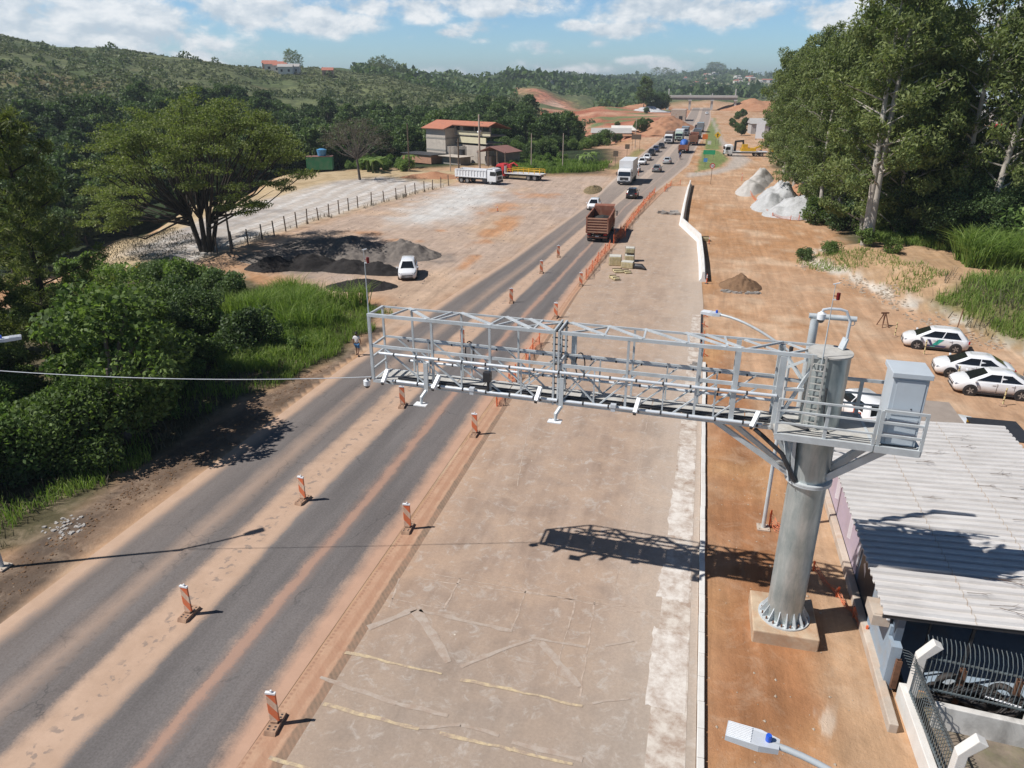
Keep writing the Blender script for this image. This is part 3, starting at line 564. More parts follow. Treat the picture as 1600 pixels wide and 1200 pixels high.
for d,nm in ((0,'front_lacing'),(DW,'rear_lacing')):
    seg=[]
    for a in ((.55,2.1),(1.95,3.5),(3.35,4.9),(4.75,6.1)): seg.append((gp(a[0],d,HM-.06),gp(a[1],d,.06)))
    seg.append((gp(5.3,d,.06),gp(6.6,d,HM-.06))); seg.append((gp(6.95,d,HM-.06),gp(8.15,d,.06)))
    for a in ((6.98,7.9),(8.2,9.4),(9.35,10.65),(10.6,11.9),(11.85,13.1)): seg.append((gp(a[0],d,.06),gp(a[1],d,HM-.06)))
    lace(nm,seg,.075,.05)
    seg=[(gp(s,d,.06),gp(s,d,HM-.06)) for s in (1.75,3.4,5.55,8.05,10.3,11.9)]; lace('short_post',seg,.06)
lace('end_rail',[(gp(0,0,h),gp(0,DW,h)) for h in (1.25,.85,.42,0,HT_)],.08,.08)
# walkway
mb=MB()
for i in range(14):
    a=.1+i*.985; mb.add([gp(a,.07,.075),gp(a+.95,.07,.075),gp(a+.95,DW-.07,.075),gp(a,DW-.07,.075),gp(a,.07,.045),gp(a+.95,.07,.045),gp(a+.95,DW-.07,.045),gp(a,DW-.07,.045)],[(0,1,2,3),(7,6,5,4),(0,4,5,1),(1,5,6,2),(2,6,7,3),(3,7,4,0)])
gput('walkway',mb,M['grating'])
lace('cable_tray',[(gp(.9,.16,.12),gp(13.6,.16,.12)),(gp(.9,.3,.11),gp(13.6,.3,.11))],.09,.05,M['dark'])
# cameras on the front rail
for s,t in ((.62,0),(2.6,.12),(6.25,.03),(9.55,.05),(13.25,.25)):
    mb=MB(); p=gp(s,-.16,.40); q=p+Vector((-.05-t*.5,-.24,-.27)); mb.beam(p+Vector((.01,.1,.09)),q,.13,.12); c=gput('traffic_camera',mb,M['white'],bevel=.015)
    mb=MB(); mb.beam(gp(s,-.02,0),gp(s,-.2,.12),.06); mb.beam(q+Vector((-.005,-.02,-.015)),q+Vector((-.012,-.05,-.03)),.09,.08); gput('camera_mount',mb,M['dark'],c)
for s in (3.85,8.75):
    mb=MB(); mb.box(gp(s,-.2,.2),(.17,.16,.1),PH); mb.box(gp(s,-.2,.08),(.13,.12,.13),PH); gput('sensor',mb,M['luminaire'])
for s in (4.4,):
    mb=MB(); mb.box(gp(s,-.15,.68),(.24,.2,.32),PH); mb.beam(gp(s,-.1,.06),gp(s,-.1,.6),.06); gput('antenna_box',mb,M['dark'])
for s in (2.12,6.98):
    mb=MB(); mb.beam(gp(s,-.1,.9),gp(s,-.14,-.12),.14,.1); mb.tube([gp(s,-.14,-.08),gp(s-.12,-.3,-.28),gp(s-.13,-.34,-.5)],[.07,.07,.04],8); b=gput('sensor_arm',mb,M['steel'])
    mb=MB(); mb.box(gp(s-.14,-.34,-.52),(.44,.3,.03),PH); gput('antenna_plate',mb,M['white'],b)
for s,d in ((3.3,DW+.05),(7.35,DW+.02)):
    mb=MB(); pts=[gp(s+.16*math.sin(t),d+.02,.95+.42*math.cos(t)) for t in np.linspace(0,2*PI,19)]; mb.tube(pts,.022,6); gput('cable_coil',mb,M['dark'])
mb=MB(); mb.beam(gp(7.1,DW+.12,.9),gp(7.1,DW+.12,2.05),.16,.12); gput('junction_box',mb,M['steel'])
# dome camera at the far end
mb=MB(); mb.tube([gp(.02,.05,.2),gp(-.16,-.02,.0),gp(-.2,-.12,.02),gp(-.14,-.2,.1)],.035,8); a=gput('dome_arm',mb,M['dark'],sm=40)
def dome(p,parent):
    mb=MB(); mb.cyl(p+Vector((0,0,-.02)),.12,.17,16); mb.cyl(p+Vector((0,0,.15)),.09,.05,16,.05); b=gput('dome_housing',mb,M['white'],parent,sm=40)
    mb=MB(); rs=[]; 
    mb.tube([p+Vector((0,0,-.02)),p+Vector((0,0,-.07)),p+Vector((0,0,-.12)),p+Vector((0,0,-.14))],[.1,.095,.06,.01],14); return gput('dome_lens',mb,M['glassdark'],b,sm=60)
dome(gp(-.2,-.14,-.12),a)
# lightning rods
for p,hh in ((gp(-.06,.12,HT_),2.15),(Vector((3.86,20.55,9.5)),2.5)):
    mb=MB(); mb.tube([p,p+Vector((0,0,hh*.55)),p+Vector((0,0,hh))],[.022,.016,.008],6); r=gput('lightning_rod',mb,M['steel'])
    mb=MB(); q=p+Vector((0,0,hh-.32)); mb.beam(q,q+Vector((.09,0,0)),.02); mb.cyl(q+Vector((.12,0,-.1)),.05,.19,10); gput('obstruction_light',mb,M['redlamp'],r,sm=40)
    mb=MB(); mb.beam(q+Vector((0,0,-.1)),q+Vector((.14,0,-.1)),.03); mb.beam(p+Vector((-.06,0,hh)),p+Vector((.1,.02,hh+.04)),.025); gput('rod_bracket',mb,M['white'],r)
# platform round the column
OFFS=(-.25,-.92,.5)
def slab(name,x0,x1,y0,y1,z,t,mat):
    mb=MB(); mb.box(((x0+x1)/2,(y0+y1)/2,z-t/2),(x1-x0,y1-y0,t),PH*.6); return gput(name,mb,mat)
slab('platform_deck',3.1,5.68,20.88,22.9,7.17,.05,M['grating']); slab('platform_deck',5.72,6.85,20.82,22.4,7.15,.05,M['grating'])
fr=[((3.08,20.95),(5.68,20.80)),((5.68,20.80),(5.68,22.95)),((5.68,22.95),(3.1,22.98)),((5.72,20.79),(6.86,20.72)),((6.86,20.72),(6.86,22.45)),((6.86,22.45),(5.72,22.45))]
mb=MB()
for a,b in fr: mb.beam((*a,7.08),(*b,7.08),.08,.2)
gput('platform_frame',mb,M['steel'])
RP=[(3.1,20.96),(4.4,20.9),(5.66,20.81),(5.78,20.80),(6.86,20.73)]
for x,y in RP: 
    mb=MB(); mb.beam((x,y,7.1),(x,y,8.25),.085,.07); gput('railing_post',mb,M['steel'])
for h in (8.25,7.9,7.52):
    mb=MB(); mb.beam((3.08,20.95,h),(5.66,20.8,h),.055,.05); mb.beam((5.78,20.79,h),(6.9,20.72,h),.055,.07); gput('railing_rail',mb,M['steel'])
for x,y in ((6.86,22.4),(5.6,22.95),(4.9,22.98)):
    mb=MB(); mb.beam((x,y,7.1),(x,y,8.3),.1,.08); gput('railing_post',mb,M['steel'])
for h in (8.28,7.85,7.5):
    mb=MB(); mb.beam((4.4,22.98,h),(6.86,22.9,h),.06,.1 if h>8 else .05); gput('railing_rail',mb,M['steel'])
# equipment cabinet
cab=None
mb=MB(); mb.box((6.33,21.38,8.2),(.88,.92,2.02),PH*.6); cab=gput('equipment_cabinet',mb,M['cabinet'],bevel=.01)
mb=MB(); mb.box((6.33,21.38,9.27),(1.0,1.06,.14),PH*.6); gput('cabinet_roof',mb,M['cabinet'],cab,bevel=.01)
mb=MB(); mb.box((6.33,20.908,8.62),(.7,.012,1.02),PH*.6); gput('cabinet_door',mb,M['cabinet'],cab)
mb=MB(); mb.box((6.33,20.908,7.62),(.7,.012,.78),PH*.6); gput('cabinet_door',mb,M['cabinet'],cab)
mb=MB(); mb.cyl((6.45,20.9,8.3),.02,.03,8); gput('cabinet_lock',mb,M['dark'],cab)
# ladder
OFFS=(0,0,0)
mb=MB()
for dx in (-.17,.17): mb.beam((3.78+dx,20.52-dx*.25,7.6),(3.78+dx,20.52-dx*.25,9.95),.05,.03)
for h in np.arange(7.7,9.9,.2): mb.beam((3.61,20.56,h),(3.95,20.48,h),.026)
for h in (7.8,8.7,9.6):
    for dx in (-.17,.17): mb.beam((3.78+dx,20.52-dx*.25,h),(3.85+dx,20.68-dx*.25,h),.03)
gput('ladder',mb,M['grating'])
mb=MB(); mb.tube([(4.1,20.5,9.0),(4.12,20.45,8.3),(4.25,20.4,7.75),(4.4,20.3,7.62)],.025,6); mb.tube([gp(13.7,.2,.4),(3.4,20.6,7.75),(3.8,20.4,7.7)],.05,6); gput('cable',mb,M['dark'])
# bracing between truss and column
for d in (.1,DW-.05):
    mb=MB(); mb.beam(gp(12.0,d,-.05),(3.72,20.85+d*.4,5.82),.12,.14); gput('bracket_strut',mb,M['steel'])
    mb=MB(); mb.beam(gp(13.75,d,-.05),(3.75,20.85+d*.4,5.85),.1,.1); gput('bracket_strut',mb,M['steel'])
    mb=MB(); mb.beam((5.9,20.15+d*.9,7.42),(4.6,20.8+d*.4,6.0),.22,.2); gput('bracket_strut',mb,M['steel'])
mb=MB(); mb.tube([gp(13.2,0.0,-.1),gp(13.5,-.05,-.3),gp(14.1,-.12,-.75),(3.7,20.62,5.85)],.07,8); gput('cable_hose',mb,M['dark'],sm=40)
mb=MB()
for a,b in (((3.5,20.9,7.4),(3.6,20.9,5.85)),): mb.beam(a,b,.1,.5)
for s in (-1,1): mb.add([(PX-.57,PY+s*.25,5.85),(PX-.95,PY+s*.25,7.4),(PX-.57,PY+s*.25,7.4)],[(0,1,2)])
for s in (.15,): mb.beam((3.3,21.0,7.4),(3.65,20.75,5.85),.5,.03)
gput('column_gusset',mb,M['steel'])
# members tying the truss end to the column
lace('column_tie',[(gp(13.75,DW,HT_-.2),gp(14.8,.3,1.0)),(gp(13.75,0,.1),gp(14.7,.2,HT_-.2)),(gp(13.85,DW,1.2),gp(14.9,DW-.1,1.2)),(gp(13.9,0,HM),gp(14.45,.1,HM)),(gp(13.8,DW,HM+.2),gp(14.6,.4,HM+.9))],.12,.1)
# jib on the platform
mb=MB(); mb.tube([(3.86,22.75,7.1),(3.86,22.75,10.38)],.125,14); mb.tube([(3.68,22.76,10.45),(5.02,22.7,10.45)],.085,12); j=gput('jib_crane',mb,M['steel'],sm=40)
mb=MB(); mb.tube([Vector((4.92,22.7,10.33))+Vector((.07*math.cos(t),0,.07*math.sin(t)-.02)) for t in np.linspace(0,2*PI,13)],.012,5); gput('jib_hook',mb,M['steel'],j)
# camera on a goose-neck on the column cap
mb=MB(); mb.tube([(4.55,21.35,9.95),(4.57,21.36,10.75),(4.42,21.35,11.05),(4.25,21.34,11.1),(3.95,21.33,11.1),(3.8,21.33,11.06),(3.78,21.33,10.98)],.04,8); gn=gput('camera_goose_neck',mb,M['luminaire'],sm=40)
mb=MB(); mb.beam((4.45,21.35,9.92),(4.55,21.4,10.25),.22,.05); gput('goose_neck_foot',mb,M['steel'],gn)
dome(Vector((3.78,21.33,10.8)),gn)
# plinth
mb=MB(); mb.box((4.15,21.15,.22),(2.05,2.1,.56),0); pl=put('concrete_plinth',mb,M['plinth'],bevel=.04); tag(pl,'square rust stained concrete plinth under the gantry column','plinth')
# cable strung from the left lamp post to the gantry
mb=MB(); a=Vector((-24.2,17.4,8.2)); b=gp(0,.1,.1); pts=[]
for t in np.linspace(0,1,25): p=a.lerp(b,t); p.z-=.75*4*t*(1-t)*.35; pts.append(p)
mb.tube(pts,.014,5); w=put('overhead_wire',mb,M['luminaire']); tag(w,'thin pale overhead wire strung from the roadside lamp post to the gantry','wire')

# ---------------------------------------------------------------- street lamps
def lamp(name,label,base,armd,h=8.35,L_=2.7):
    t=thing(name,label,'street lamp',base,0,'street lamps along the road works'); ax=Vector((armd[0],armd[1],0)).normalized(); up=Vector((0,0,1))
    mb=MB(); mb.tube([(0,0,0),(0,0,4),(0,0,h-.3)],[.085,.07,.055],12); put('post',mb,M['steel'],t,sm=40)
    mb=MB(); pts=[Vector((0,0,h-.35))+ax*(L_*u)+up*(.95*math.sin(u*PI/2)) for u in np.linspace(0,1,12)]; mb.tube(pts,[.05]*12,10); put('arm',mb,M['steel'],t,sm=40)
    mb=MB(); mb.cyl((0,0,h-.5),.075,.35,12); put('collar',mb,M['dark'],t)
    e=pts[-1]; mb=MB(); n=Vector((-ax.y,ax.x,0)); z0=e.z
    P=lambda a,b,c:e+ax*a+n*b+up*c
    mb.add([P(-.1,-.1,-.06),P(.18,-.16,-.07),P(.66,-.15,-.06),P(.66,.15,-.06),P(.18,.16,-.07),P(-.1,.1,-.06),P(-.1,-.1,.04),P(.18,-.16,.05),P(.66,-.15,.035),P(.66,.15,.035),P(.18,.16,.05),P(-.1,.1,.04)],[(0,1,2,3,4,5),(11,10,9,8,7,6)]+[(i,(i+1)%6,6+(i+1)%6,6+i) for i in range(6)])
    hd=put('lamp_head',mb,M['luminaire'],t)
    mb=MB()
    for k in range(9): mb.beam(P(.3,-.13+k*.0325,.048),P(.64,-.13+k*.0325,.04),.012,.03)
    put('cooling_fins',mb,M['white'],hd)
    mb=MB(); mb.cyl(P(.06,0,.05),.045,.09,10); mb.cyl(P(.06,0,.14),.04,.015,10); put('photocell',mb,M['lampblue'],hd,sm=40)
    mb=MB(); mb.box((0,0,.03),(.5,.5,.06)); 
    for sx in (-.17,.17):
        for sy in (-.17,.17): mb.cyl((sx,sy,.06),.02,.05,6)
    put('foot',mb,M['conc'],t); return t
lamp('street_lamp','curved arm street lamp at the left roadside, its square foot in the dirt',(-24.3,17.35,0),(.75,.75),8.2,1.9)
lamp('street_lamp','grey curved arm street lamp standing behind the gantry column with red netting at its foot',(3.95,27.1,0),(-.93,.36),8.1,2.9)
lamp('street_lamp','near curved arm street lamp whose ribbed flat head hangs over the orange dirt',(4.16,8.15,0),(-.985,.17),7.35,2.35)

# ---------------------------------------------------------------- roadside building with corrugated roof
wh=thing('roadside_building','low blue grey building with white corrugated roof beside the gantry column','building',(7.2,19.2,0))
def wput(name,mb,mat,parent=None,**k):
    mb.v=[(x-7.2,y-19.2,z) for (x,y,z) in mb.v]; return put(name,mb,mat,parent or wh,**k)
M['navy']=mk('slate_blue_wall_paint',(0.10,0.13,0.17),.7,0,.12,1.0,(0.2,0.17,0.14),.3)
M['bluegrey']=mk('pale_blue_wall',(0.27,0.34,0.41),.7,0,.08,1.2,(0.35,0.28,0.2),.5)
M['lav']=mk('faded_lavender_board',(0.42,0.34,0.40),.7,0,.08,1.0,(0.5,0.4,0.33),.3)
mb=MB(); mb.box((7.07,26.1,1.2),(.2,13.6,2.4)); mb.box((10.7,32.8,1.2),(6.6,.2,2.4)); mb.box((13.9,26,1.2),(.2,13.4,2.4)); mb.box((10.6,22.6,1.25),(6.3,.2,2.3)); wput('wall',mb,M['navy'])
mb=MB(); mb.box((6.955,27.4,1.15),(.03,6.2,1.7)); bd=wput('wall_board',mb,M['lav'])
for (y0,n) in ((29.2,5),(26.2,4),(24.4,3)):
    mb=MB()
    for k in range(n): mb.box((6.937,y0-.13*k,1.25),(.006,.05,1.2-.12*k))
    wput('board_stripes',mb,M['white'],bd)
mb=MB(); mb.box((6.955,22.9,1.1),(.03,1.9,1.5)); sgn=wput('dark_sign',mb,M['dark'])
mb=MB(); mb.quad((6.937,23.1,1.02),(6.937,23.32,1.2),(6.937,23.5,1.35),(6.937,23.34,1.5),(6.937,23.1,1.3)); wput('sign_emblem',mb,M['luminaire'],sgn)
mb=MB(); mb.box((6.93,20.65,.95),(.08,2.2,1.9)); mb.box((7.0,19.25,.8),(.3,.5,1.6)); wput('front_pier',mb,M['bluegrey'])
mb=MB(); mb.box((6.80,25.2,.13),(.26,15.8,.34)); wput('footing',mb,M['conc'],bevel=.03)
mb=MB(); mb.box((6.62,20.1,1.95),(.5,.9,.36)); mb.box((6.62,20.1,2.14),(.4,.75,.02)); wput('gutter_box',mb,M['conc'])
mb=MB(); mb.box((6.80,19.8,2.3),(.1,.38,.52)); wput('floodlight',mb,M['white'],bevel=.02)
# corrugated sheets: trapezoid ribs run across, up to the right
RX0,RX1,RY0,RY1=6.48,14.15,19.15,33.1
mb=MB(); V=[]; F=[]; p=.37; y=RY0; rows=[]
while y<RY1: rows+= [(y,0),(y+.13,0),(y+.165,.095),(y+.33,.095)]; y+=p
rows.append((min(y,RY1+.05),0)); xs=np.linspace(RX0,RX1,5); n=len(xs)
for (yy,zz_) in rows:
    for x in xs: V.append((x,yy,2.6+(x-RX0)*.045+zz_+.012*math.sin(x*2+yy)))
for i in range(len(rows)-1):
    for k in range(n-1): F.append((i*n+k,i*n+k+1,(i+1)*n+k+1,(i+1)*n+k))
mb.add(V,F)
m,nt,N,L,B=newmat('dusty_white_sheet'); geo=N.new('ShaderNodeNewGeometry').outputs['Position']; mp=N.new('ShaderNodeMapping'); mp.inputs['Scale'].default_value=(.35,1.6,1); L.new(geo,mp.inputs[0])
na=noise(N,L,mp.outputs[0],1.3,7,.7,.6); r1=ramp(N,[(.35,(0.50,0.475,0.45)),(.6,(0.62,0.595,0.57))]); L.new(na.outputs[0],r1.inputs[0]); nb=noise(N,L,mp.outputs[0],3.4,7,.8,1.2); r2=ramp(N,[(.60,0),(.72,.6)]); L.new(nb.outputs[0],r2.inputs[0])
c=mixc(N,L,r2.outputs[0],r1.outputs[0],(0.30,0.235,0.19)); L.new(c,B.inputs['Base Color']); B.inputs['Roughness'].default_value=.5
rf=wput('roof',mb,m,fixn=False); sd=rf.modifiers.new('Solid','SOLIDIFY'); sd.thickness=.02; sd.offset=-1
mb=MB(); mb.beam((RX0+.5,RY1-.1,2.5),(RX1,RY1-.1,2.82),.06,.12); wput('roof_beam',mb,M['dark']); mb=MB(); mb.beam((RX0,RY0+.06,2.5),(RX1,RY0+.06,2.82),.06,.12)
for x in (9.0,11.5,13.6): mb.beam((x,19.4,0.2),(x,19.4,2.55),.08)
mb.beam((7.9,19.5,.2),(7.9,19.5,2.5),.05); wput('roof_frame',mb,M['dark'])
mb=MB(); mb.box((10.6,20.9,.1),(6.2,3.4,.2)); wput('porch_floor',mb,M['bluegrey'])
for xl in (8.9,11.4):
    mb=MB(); V=[]; F=[]
    for (yy,zz_) in rows:
        for x in (xl,xl+.022): V.append((x,yy,2.6+(x-RX0)*.045+zz_+.016))
    mb.add(V,[(2*i,2*i+1,2*i+3,2*i+2) for i in range(len(rows)-1)]); wput('sheet_lap',mb,M['conc'],rf,fixn=False)
# twigs blown on the roof
M['twig']=mk('dead_twig',(0.12,0.075,0.05),.9,0,.3,6)
def twig(x,y,rz,s):
    mb=MB(); rr=random.Random(int(x*97+y*31)); 
    def br(p,a,l,r,d):
        q=(p[0]+math.cos(a)*l,p[1]+math.sin(a)*l,p[2]+rr.uniform(0,.02)); mb.tube([p,q],[r,r*.6],5)
        if d:
            for k in range(2+rr.randint(0,1)): f=rr.uniform(.35,1); br((p[0]+(q[0]-p[0])*f,p[1]+(q[1]-p[1])*f,q[2]),a+rr.uniform(-.7,.7),l*rr.uniform(.4,.75),r*.6,d-1)
    br((0,0,.10),0,.42*s,.009,2); o=put('fallen_twig',mb,M['twig']); o.location=(x,y,2.68+(x-RX0)*.045); o.rotation_euler=(0,0,rz); return tag(o,'dry brown twig lying on the white corrugated roof','twig','fallen twigs on the corrugated roof')
for px,py,rz,s in ((1430,725,.2,1.2),(1440,780,.1,1),(1525,765,0,1.5),(1445,712,.1,1.2),(1545,748,.1,1.4),(1560,783,-.1,1.3),(1555,910,-.2,1.6),(1535,908,.1,1.8),(1560,955,-.3,2.2),(1545,950,.1,1.6),(1415,700,0,1.2),(1480,690,.1,1.2),(1500,705,.1,1),(1590,770,.1,1.3),(1510,930,.1,1),(1475,840,0,1),(1580,820,.15,1.5)):
    g=G(px,py,2.8); twig(g[0],g[1],rz,s)
# front yard: low white wall, leaning bar fence, pillars, tyre heap
yard=MB(); yard.add([(7.25,8,.02),(16,8,.02),(16,19.1,.02),(7.25,19.1,.02)],[(0,1,2,3)]); o=put('yard_ground',yard,mk('leafy_yard_soil',(0.20,0.16,0.12),.95,0,.3,2.5,(0.12,0.14,0.05),.5,.5,20)); tag(o,kind='structure')
def wallthing(name,label,a,b,w,h,mat,cat='wall'):
    mb=MB(); d=Vector((b[0]-a[0],b[1]-a[1])); l=d.length; mb.box((l/2,0,h/2-.02),(l,w,h)); o=put(name,mb,mat,bevel=.02); o.location=(a[0],a[1],0); o.rotation_euler=(0,0,math.atan2(d.y,d.x)); return tag(o,label,cat)
wallthing('low_wall','low white painted wall along the dirt verge below the pale pillars',(7.28,18.7),(7.5,9),.22,.62,M['wconc'])
M['dirtyw']=mk('stained_white_wall',(0.62,0.6,0.56),.9,0,.08,1,(0.12,0.11,0.1),.75)
wallthing('low_wall','stained white low wall running across the leafy yard under the bar fence',(7.9,17.85),(15.5,17.3),.2,.85,M['dirtyw'])
M['fence']=mk('grey_green_fence_paint',(0.13,0.16,0.17),.5,.2,.15,3,(0.25,0.2,0.15),.4)
def barfence(label,a,b,z0,lean,h=1.35):
    t=thing('bar_fence',label,'fence',(a[0],a[1],0)); d=Vector((b[0]-a[0],b[1]-a[1],0)); L_=d.length; u=d/L_; n=Vector((-u.y,u.x,0))*lean
    mb=MB(); k=0
    s=0.0
    while s<L_:
        p=u*s+Vector((0,0,z0)); mb.tube([p,p+Vector((0,0,h*.75)),p+n*.10+Vector((0,0,h)),p+n*.3+Vector((0,0,h+.16)),p+n*.5+Vector((0,0,h+.2))],.011,5); s+=.115
    put('bars',mb,M['fence'],t)
    mb=MB(); mb.beam(Vector((0,0,z0+.08)),d+Vector((0,0,z0+.08)),.045); put('rail',mb,M['fence'],t)
    mb=MB(); mb.beam(n*.08+Vector((0,0,z0+h*.82)),d+n*.08+Vector((0,0,z0+h*.82)),.045); put('rail',mb,M['fence'],t)
barfence('grey bar fence with curved spikes on the white low wall along the verge',(7.35,18.3),(7.5,15.3),.6,-1)
barfence('grey bar fence with curved spikes across the yard in front of the tyre heap',(7.6,18.35),(12.5,17.9),.8,1)
def pillar(label,x,y,h,rz,lean):
    t=thing('pillar',label,'pillar',(x,y,0),rz)
    mb=MB(); mb.prism([(-.12,0),(.12,0),(.12,h),(.12+lean,h+.45),(-.12+lean,h+.56),(-.12,h)],'y',-.14,.14); put('shaft',mb,M['wconc'],t,bevel=.02); return t
pillar('tall pale bent pillar at the corner of the bar fence near the building front',7.45,18.45,1.9,0,.35)
pillar('pale bent pillar at the near end of the bar fence, cut by the photo bottom',7.55,15.15,1.9,0,.35)
pillar('white pillar at the right end of the yard fence by the photo edge',10.35,18.0,1.4,0,.1)
for x,y,h,lb in ((7.12,18.95,1.05,'rusty steel post stub on the footing in front of the pale blue pier'),(8.75,18.75,1.25,'rusty steel post rising behind the yard fence near the building corner'),(10.2,18.75,1.2,'rusty steel post behind the yard fence beside the white right pillar')):
    mb=MB(); mb.prism([(-.08,-.07),(.08,-.07),(.08,-.04),(-.05,-.04),(-.05,.04),(.08,.04),(.08,.07),(-.08,.07)],'z',0,h); o=put('steel_post',mb,M['rust']); o.location=(x,y,.15); tag(o,lb,'post')
mb=MB()
for a in np.linspace(0,2*PI,21)[:-1]:
    pass
rings=[]
for t in np.linspace(0,2*PI,21)[:-1]:
    rings.append([Vector((math.cos(t)*(.30+.10*math.cos(q)),math.sin(t)*(.30+.10*math.cos(q)),.09*math.sin(q))) for q in np.linspace(0,2*PI,9)[:-1]])
rings.append(rings[0]); tm=MB(); tm.loft(rings,True,False); tyre0=put('old_tyre',tm,M['black'],sm=50)
tp=[(8.3,18.75,.3),(8.75,18.65,.32),(9.2,18.7,.3),(9.65,18.62,.3),(10.1,18.6,.3),(10.55,18.7,.32),(8.55,18.9,.52),(9.0,18.85,.52),(9.45,18.85,.5),(9.9,18.8,.52),(11.0,18.6,.3),(11.4,18.6,.3)]
for i,(x,y,z) in enumerate(tp):
    o=tyre0 if i==0 else tyre0.copy()
    if i: COL.objects.link(o)
    o.location=(x,y,z+.15); o.rotation_euler=(random.uniform(-.9,.9),random.uniform(-.5,.5),random.uniform(0,6)); tag(o,'old black tyre in the heap behind the yard fence','tyre','old tyres heaped behind the yard fence')
mb=MB(); mb.tube([(9.35,18.5,.78),(10.2,18.3,.78)],.03,8); o=put('white_pipe',mb,M['white']); tag(o,'short white pipe lying on the tyre heap behind the yard fence','pipe')
# low flat shed roof behind the building, awning and black pit frame
sh=thing('site_shed','low dark shed with flat dusty grey roof behind the white corrugated roof','shed',(11.7,35.2,0))
mb=MB(); mb.box((.05,0,1.15),(2.1,2.7,2.3)); put('wall',mb,M['navy'],sh)
mb=MB(); mb.box((0,0,2.42),(2.6,3.1,.16)); put('roof',mb,mk('dusty_flat_roof',(0.30,0.25,0.21),.9,0,.12,1.5),sh)
sh2=thing('site_shelter','black open shelter on brown timber posts right of the white corrugated roof','shelter',(14.6,34.6,0))
mb=MB(); mb.box((0,0,2.2),(2.1,2.3,.06)); put('roof',mb,M['dark'],sh2)
for sx in (-.95,.95):
    for sy in (-1.05,1.05): mb=MB(); mb.beam((sx,sy,0),(sx,sy,2.2),.14); put('post',mb,M['wood'],sh2)
mb=MB(); mb.box((0,1.0,2.1),(2.1,.05,.1)); put('trim',mb,M['yellow'],sh2)
# ---------------------------------------------------------------- vehicles (front towards +Y in their own frame)
MESHC={}
def cput(key,name,mbf,mat,parent,loc=None,**k):
    "one mesh per key, shared by every vehicle; the paint sits on the object"
    if key not in MESHC:
        mb=mbf(); m=mb.mesh(name); m.materials.append(mat)
        if k.get('sm'): smooth(m,k['sm'])
        MESHC[key]=m
    o=bpy.data.objects.new(name,MESHC[key]); COL.objects.link(o); o.parent=parent
    o.material_slots[0].link='OBJECT'; o.material_slots[0].material=mat
    if loc is not None: o.location=loc
    if k.get('bevel'):
        b=o.modifiers.new('Bevel','BEVEL'); b.width=k['bevel']; b.segments=2; b.limit_method='ANGLE'
    return o
def tyre_mb(r,w):
    mb=MB(); prof=[(r*.62,-w/2),(r*.93,-w/2),(r,-w*.32),(r,w*.32),(r*.93,w/2),(r*.62,w/2)]; rings=[]
    for k in range(21):
        t=2*PI*k/20; rings.append([(x,math.cos(t)*q,math.sin(t)*q) for q,x in prof])
    mb.loft(rings,True,False); return mb
def rim_mb(r,w,sp=5):
    mb=MB(); x=w/2*.8
    for s in (-1,1):
        n=20; vs=[(s*x*.72,0,0)]+[(s*x*.72,math.cos(2*PI*k/n)*r*.62,math.sin(2*PI*k/n)*r*.62) for k in range(n)]
        mb.add(vs,[(0,1+k,1+(k+1)%n) for k in range(n)])
        for k in range(sp):
            t=2*PI*k/sp; c,sn=math.cos(t),math.sin(t); mb.beam((s*x,c*.03,sn*.03),(s*x*.98,c*r*.62,sn*r*.62),r*.2,.03,up=(1,0,0))
        mb.tube([(s*x*.9,0,0),(s*x*1.05,0,0)],r*.16,8)
    return mb
def wheel(parent,kind,x,y,r,w,rim='rim'):
    t=cput(('tyre',kind),'wheel',lambda:tyre_mb(r,w),M['black'],parent,(x,y,r),sm=40)
    cput(('rim',kind),'rim',lambda:rim_mb(r,w),M[rim],t); return t
def paint(name,c,rough=.25): 
    return mk('paint_'+name,c,rough,0,.03,1.5,(0.5,0.4,0.3),.12,coat=.5)
PAINT={'white':M['carwhite'],'silver':paint('silver',(0.45,0.47,0.48)),'black':paint('black',(0.012,0.014,0.018)),'blue':paint('dark_blue',(0.02,0.035,0.09)),'grey':paint('grey',(0.2,0.21,0.22)),'red':paint('red',(0.35,0.03,0.02))}
M['lens']=mk('headlamp_lens',(0.2,0.21,0.23),.1,0.2,.1,6); M['tail']=mk('tail_lamp',(0.35,0.01,0.01),.2,0,.1,6); M['plate']=mk('number_plate',(0.5,0.5,0.5),.5)
CARK={'hatch':dict(L=4.0,roof=1.49,r0=-1.92,r1=-1.40,f0=1.32,f1=.30,tail=-1.98),'sedan':dict(L=4.3,roof=1.46,r0=-1.86,r1=-.92,f0=1.42,f1=.36,tail=-2.15),'suv':dict(L=4.25,roof=1.62,r0=-2.05,r1=-1.7,f0=1.34,f1=.42,tail=-2.12)}
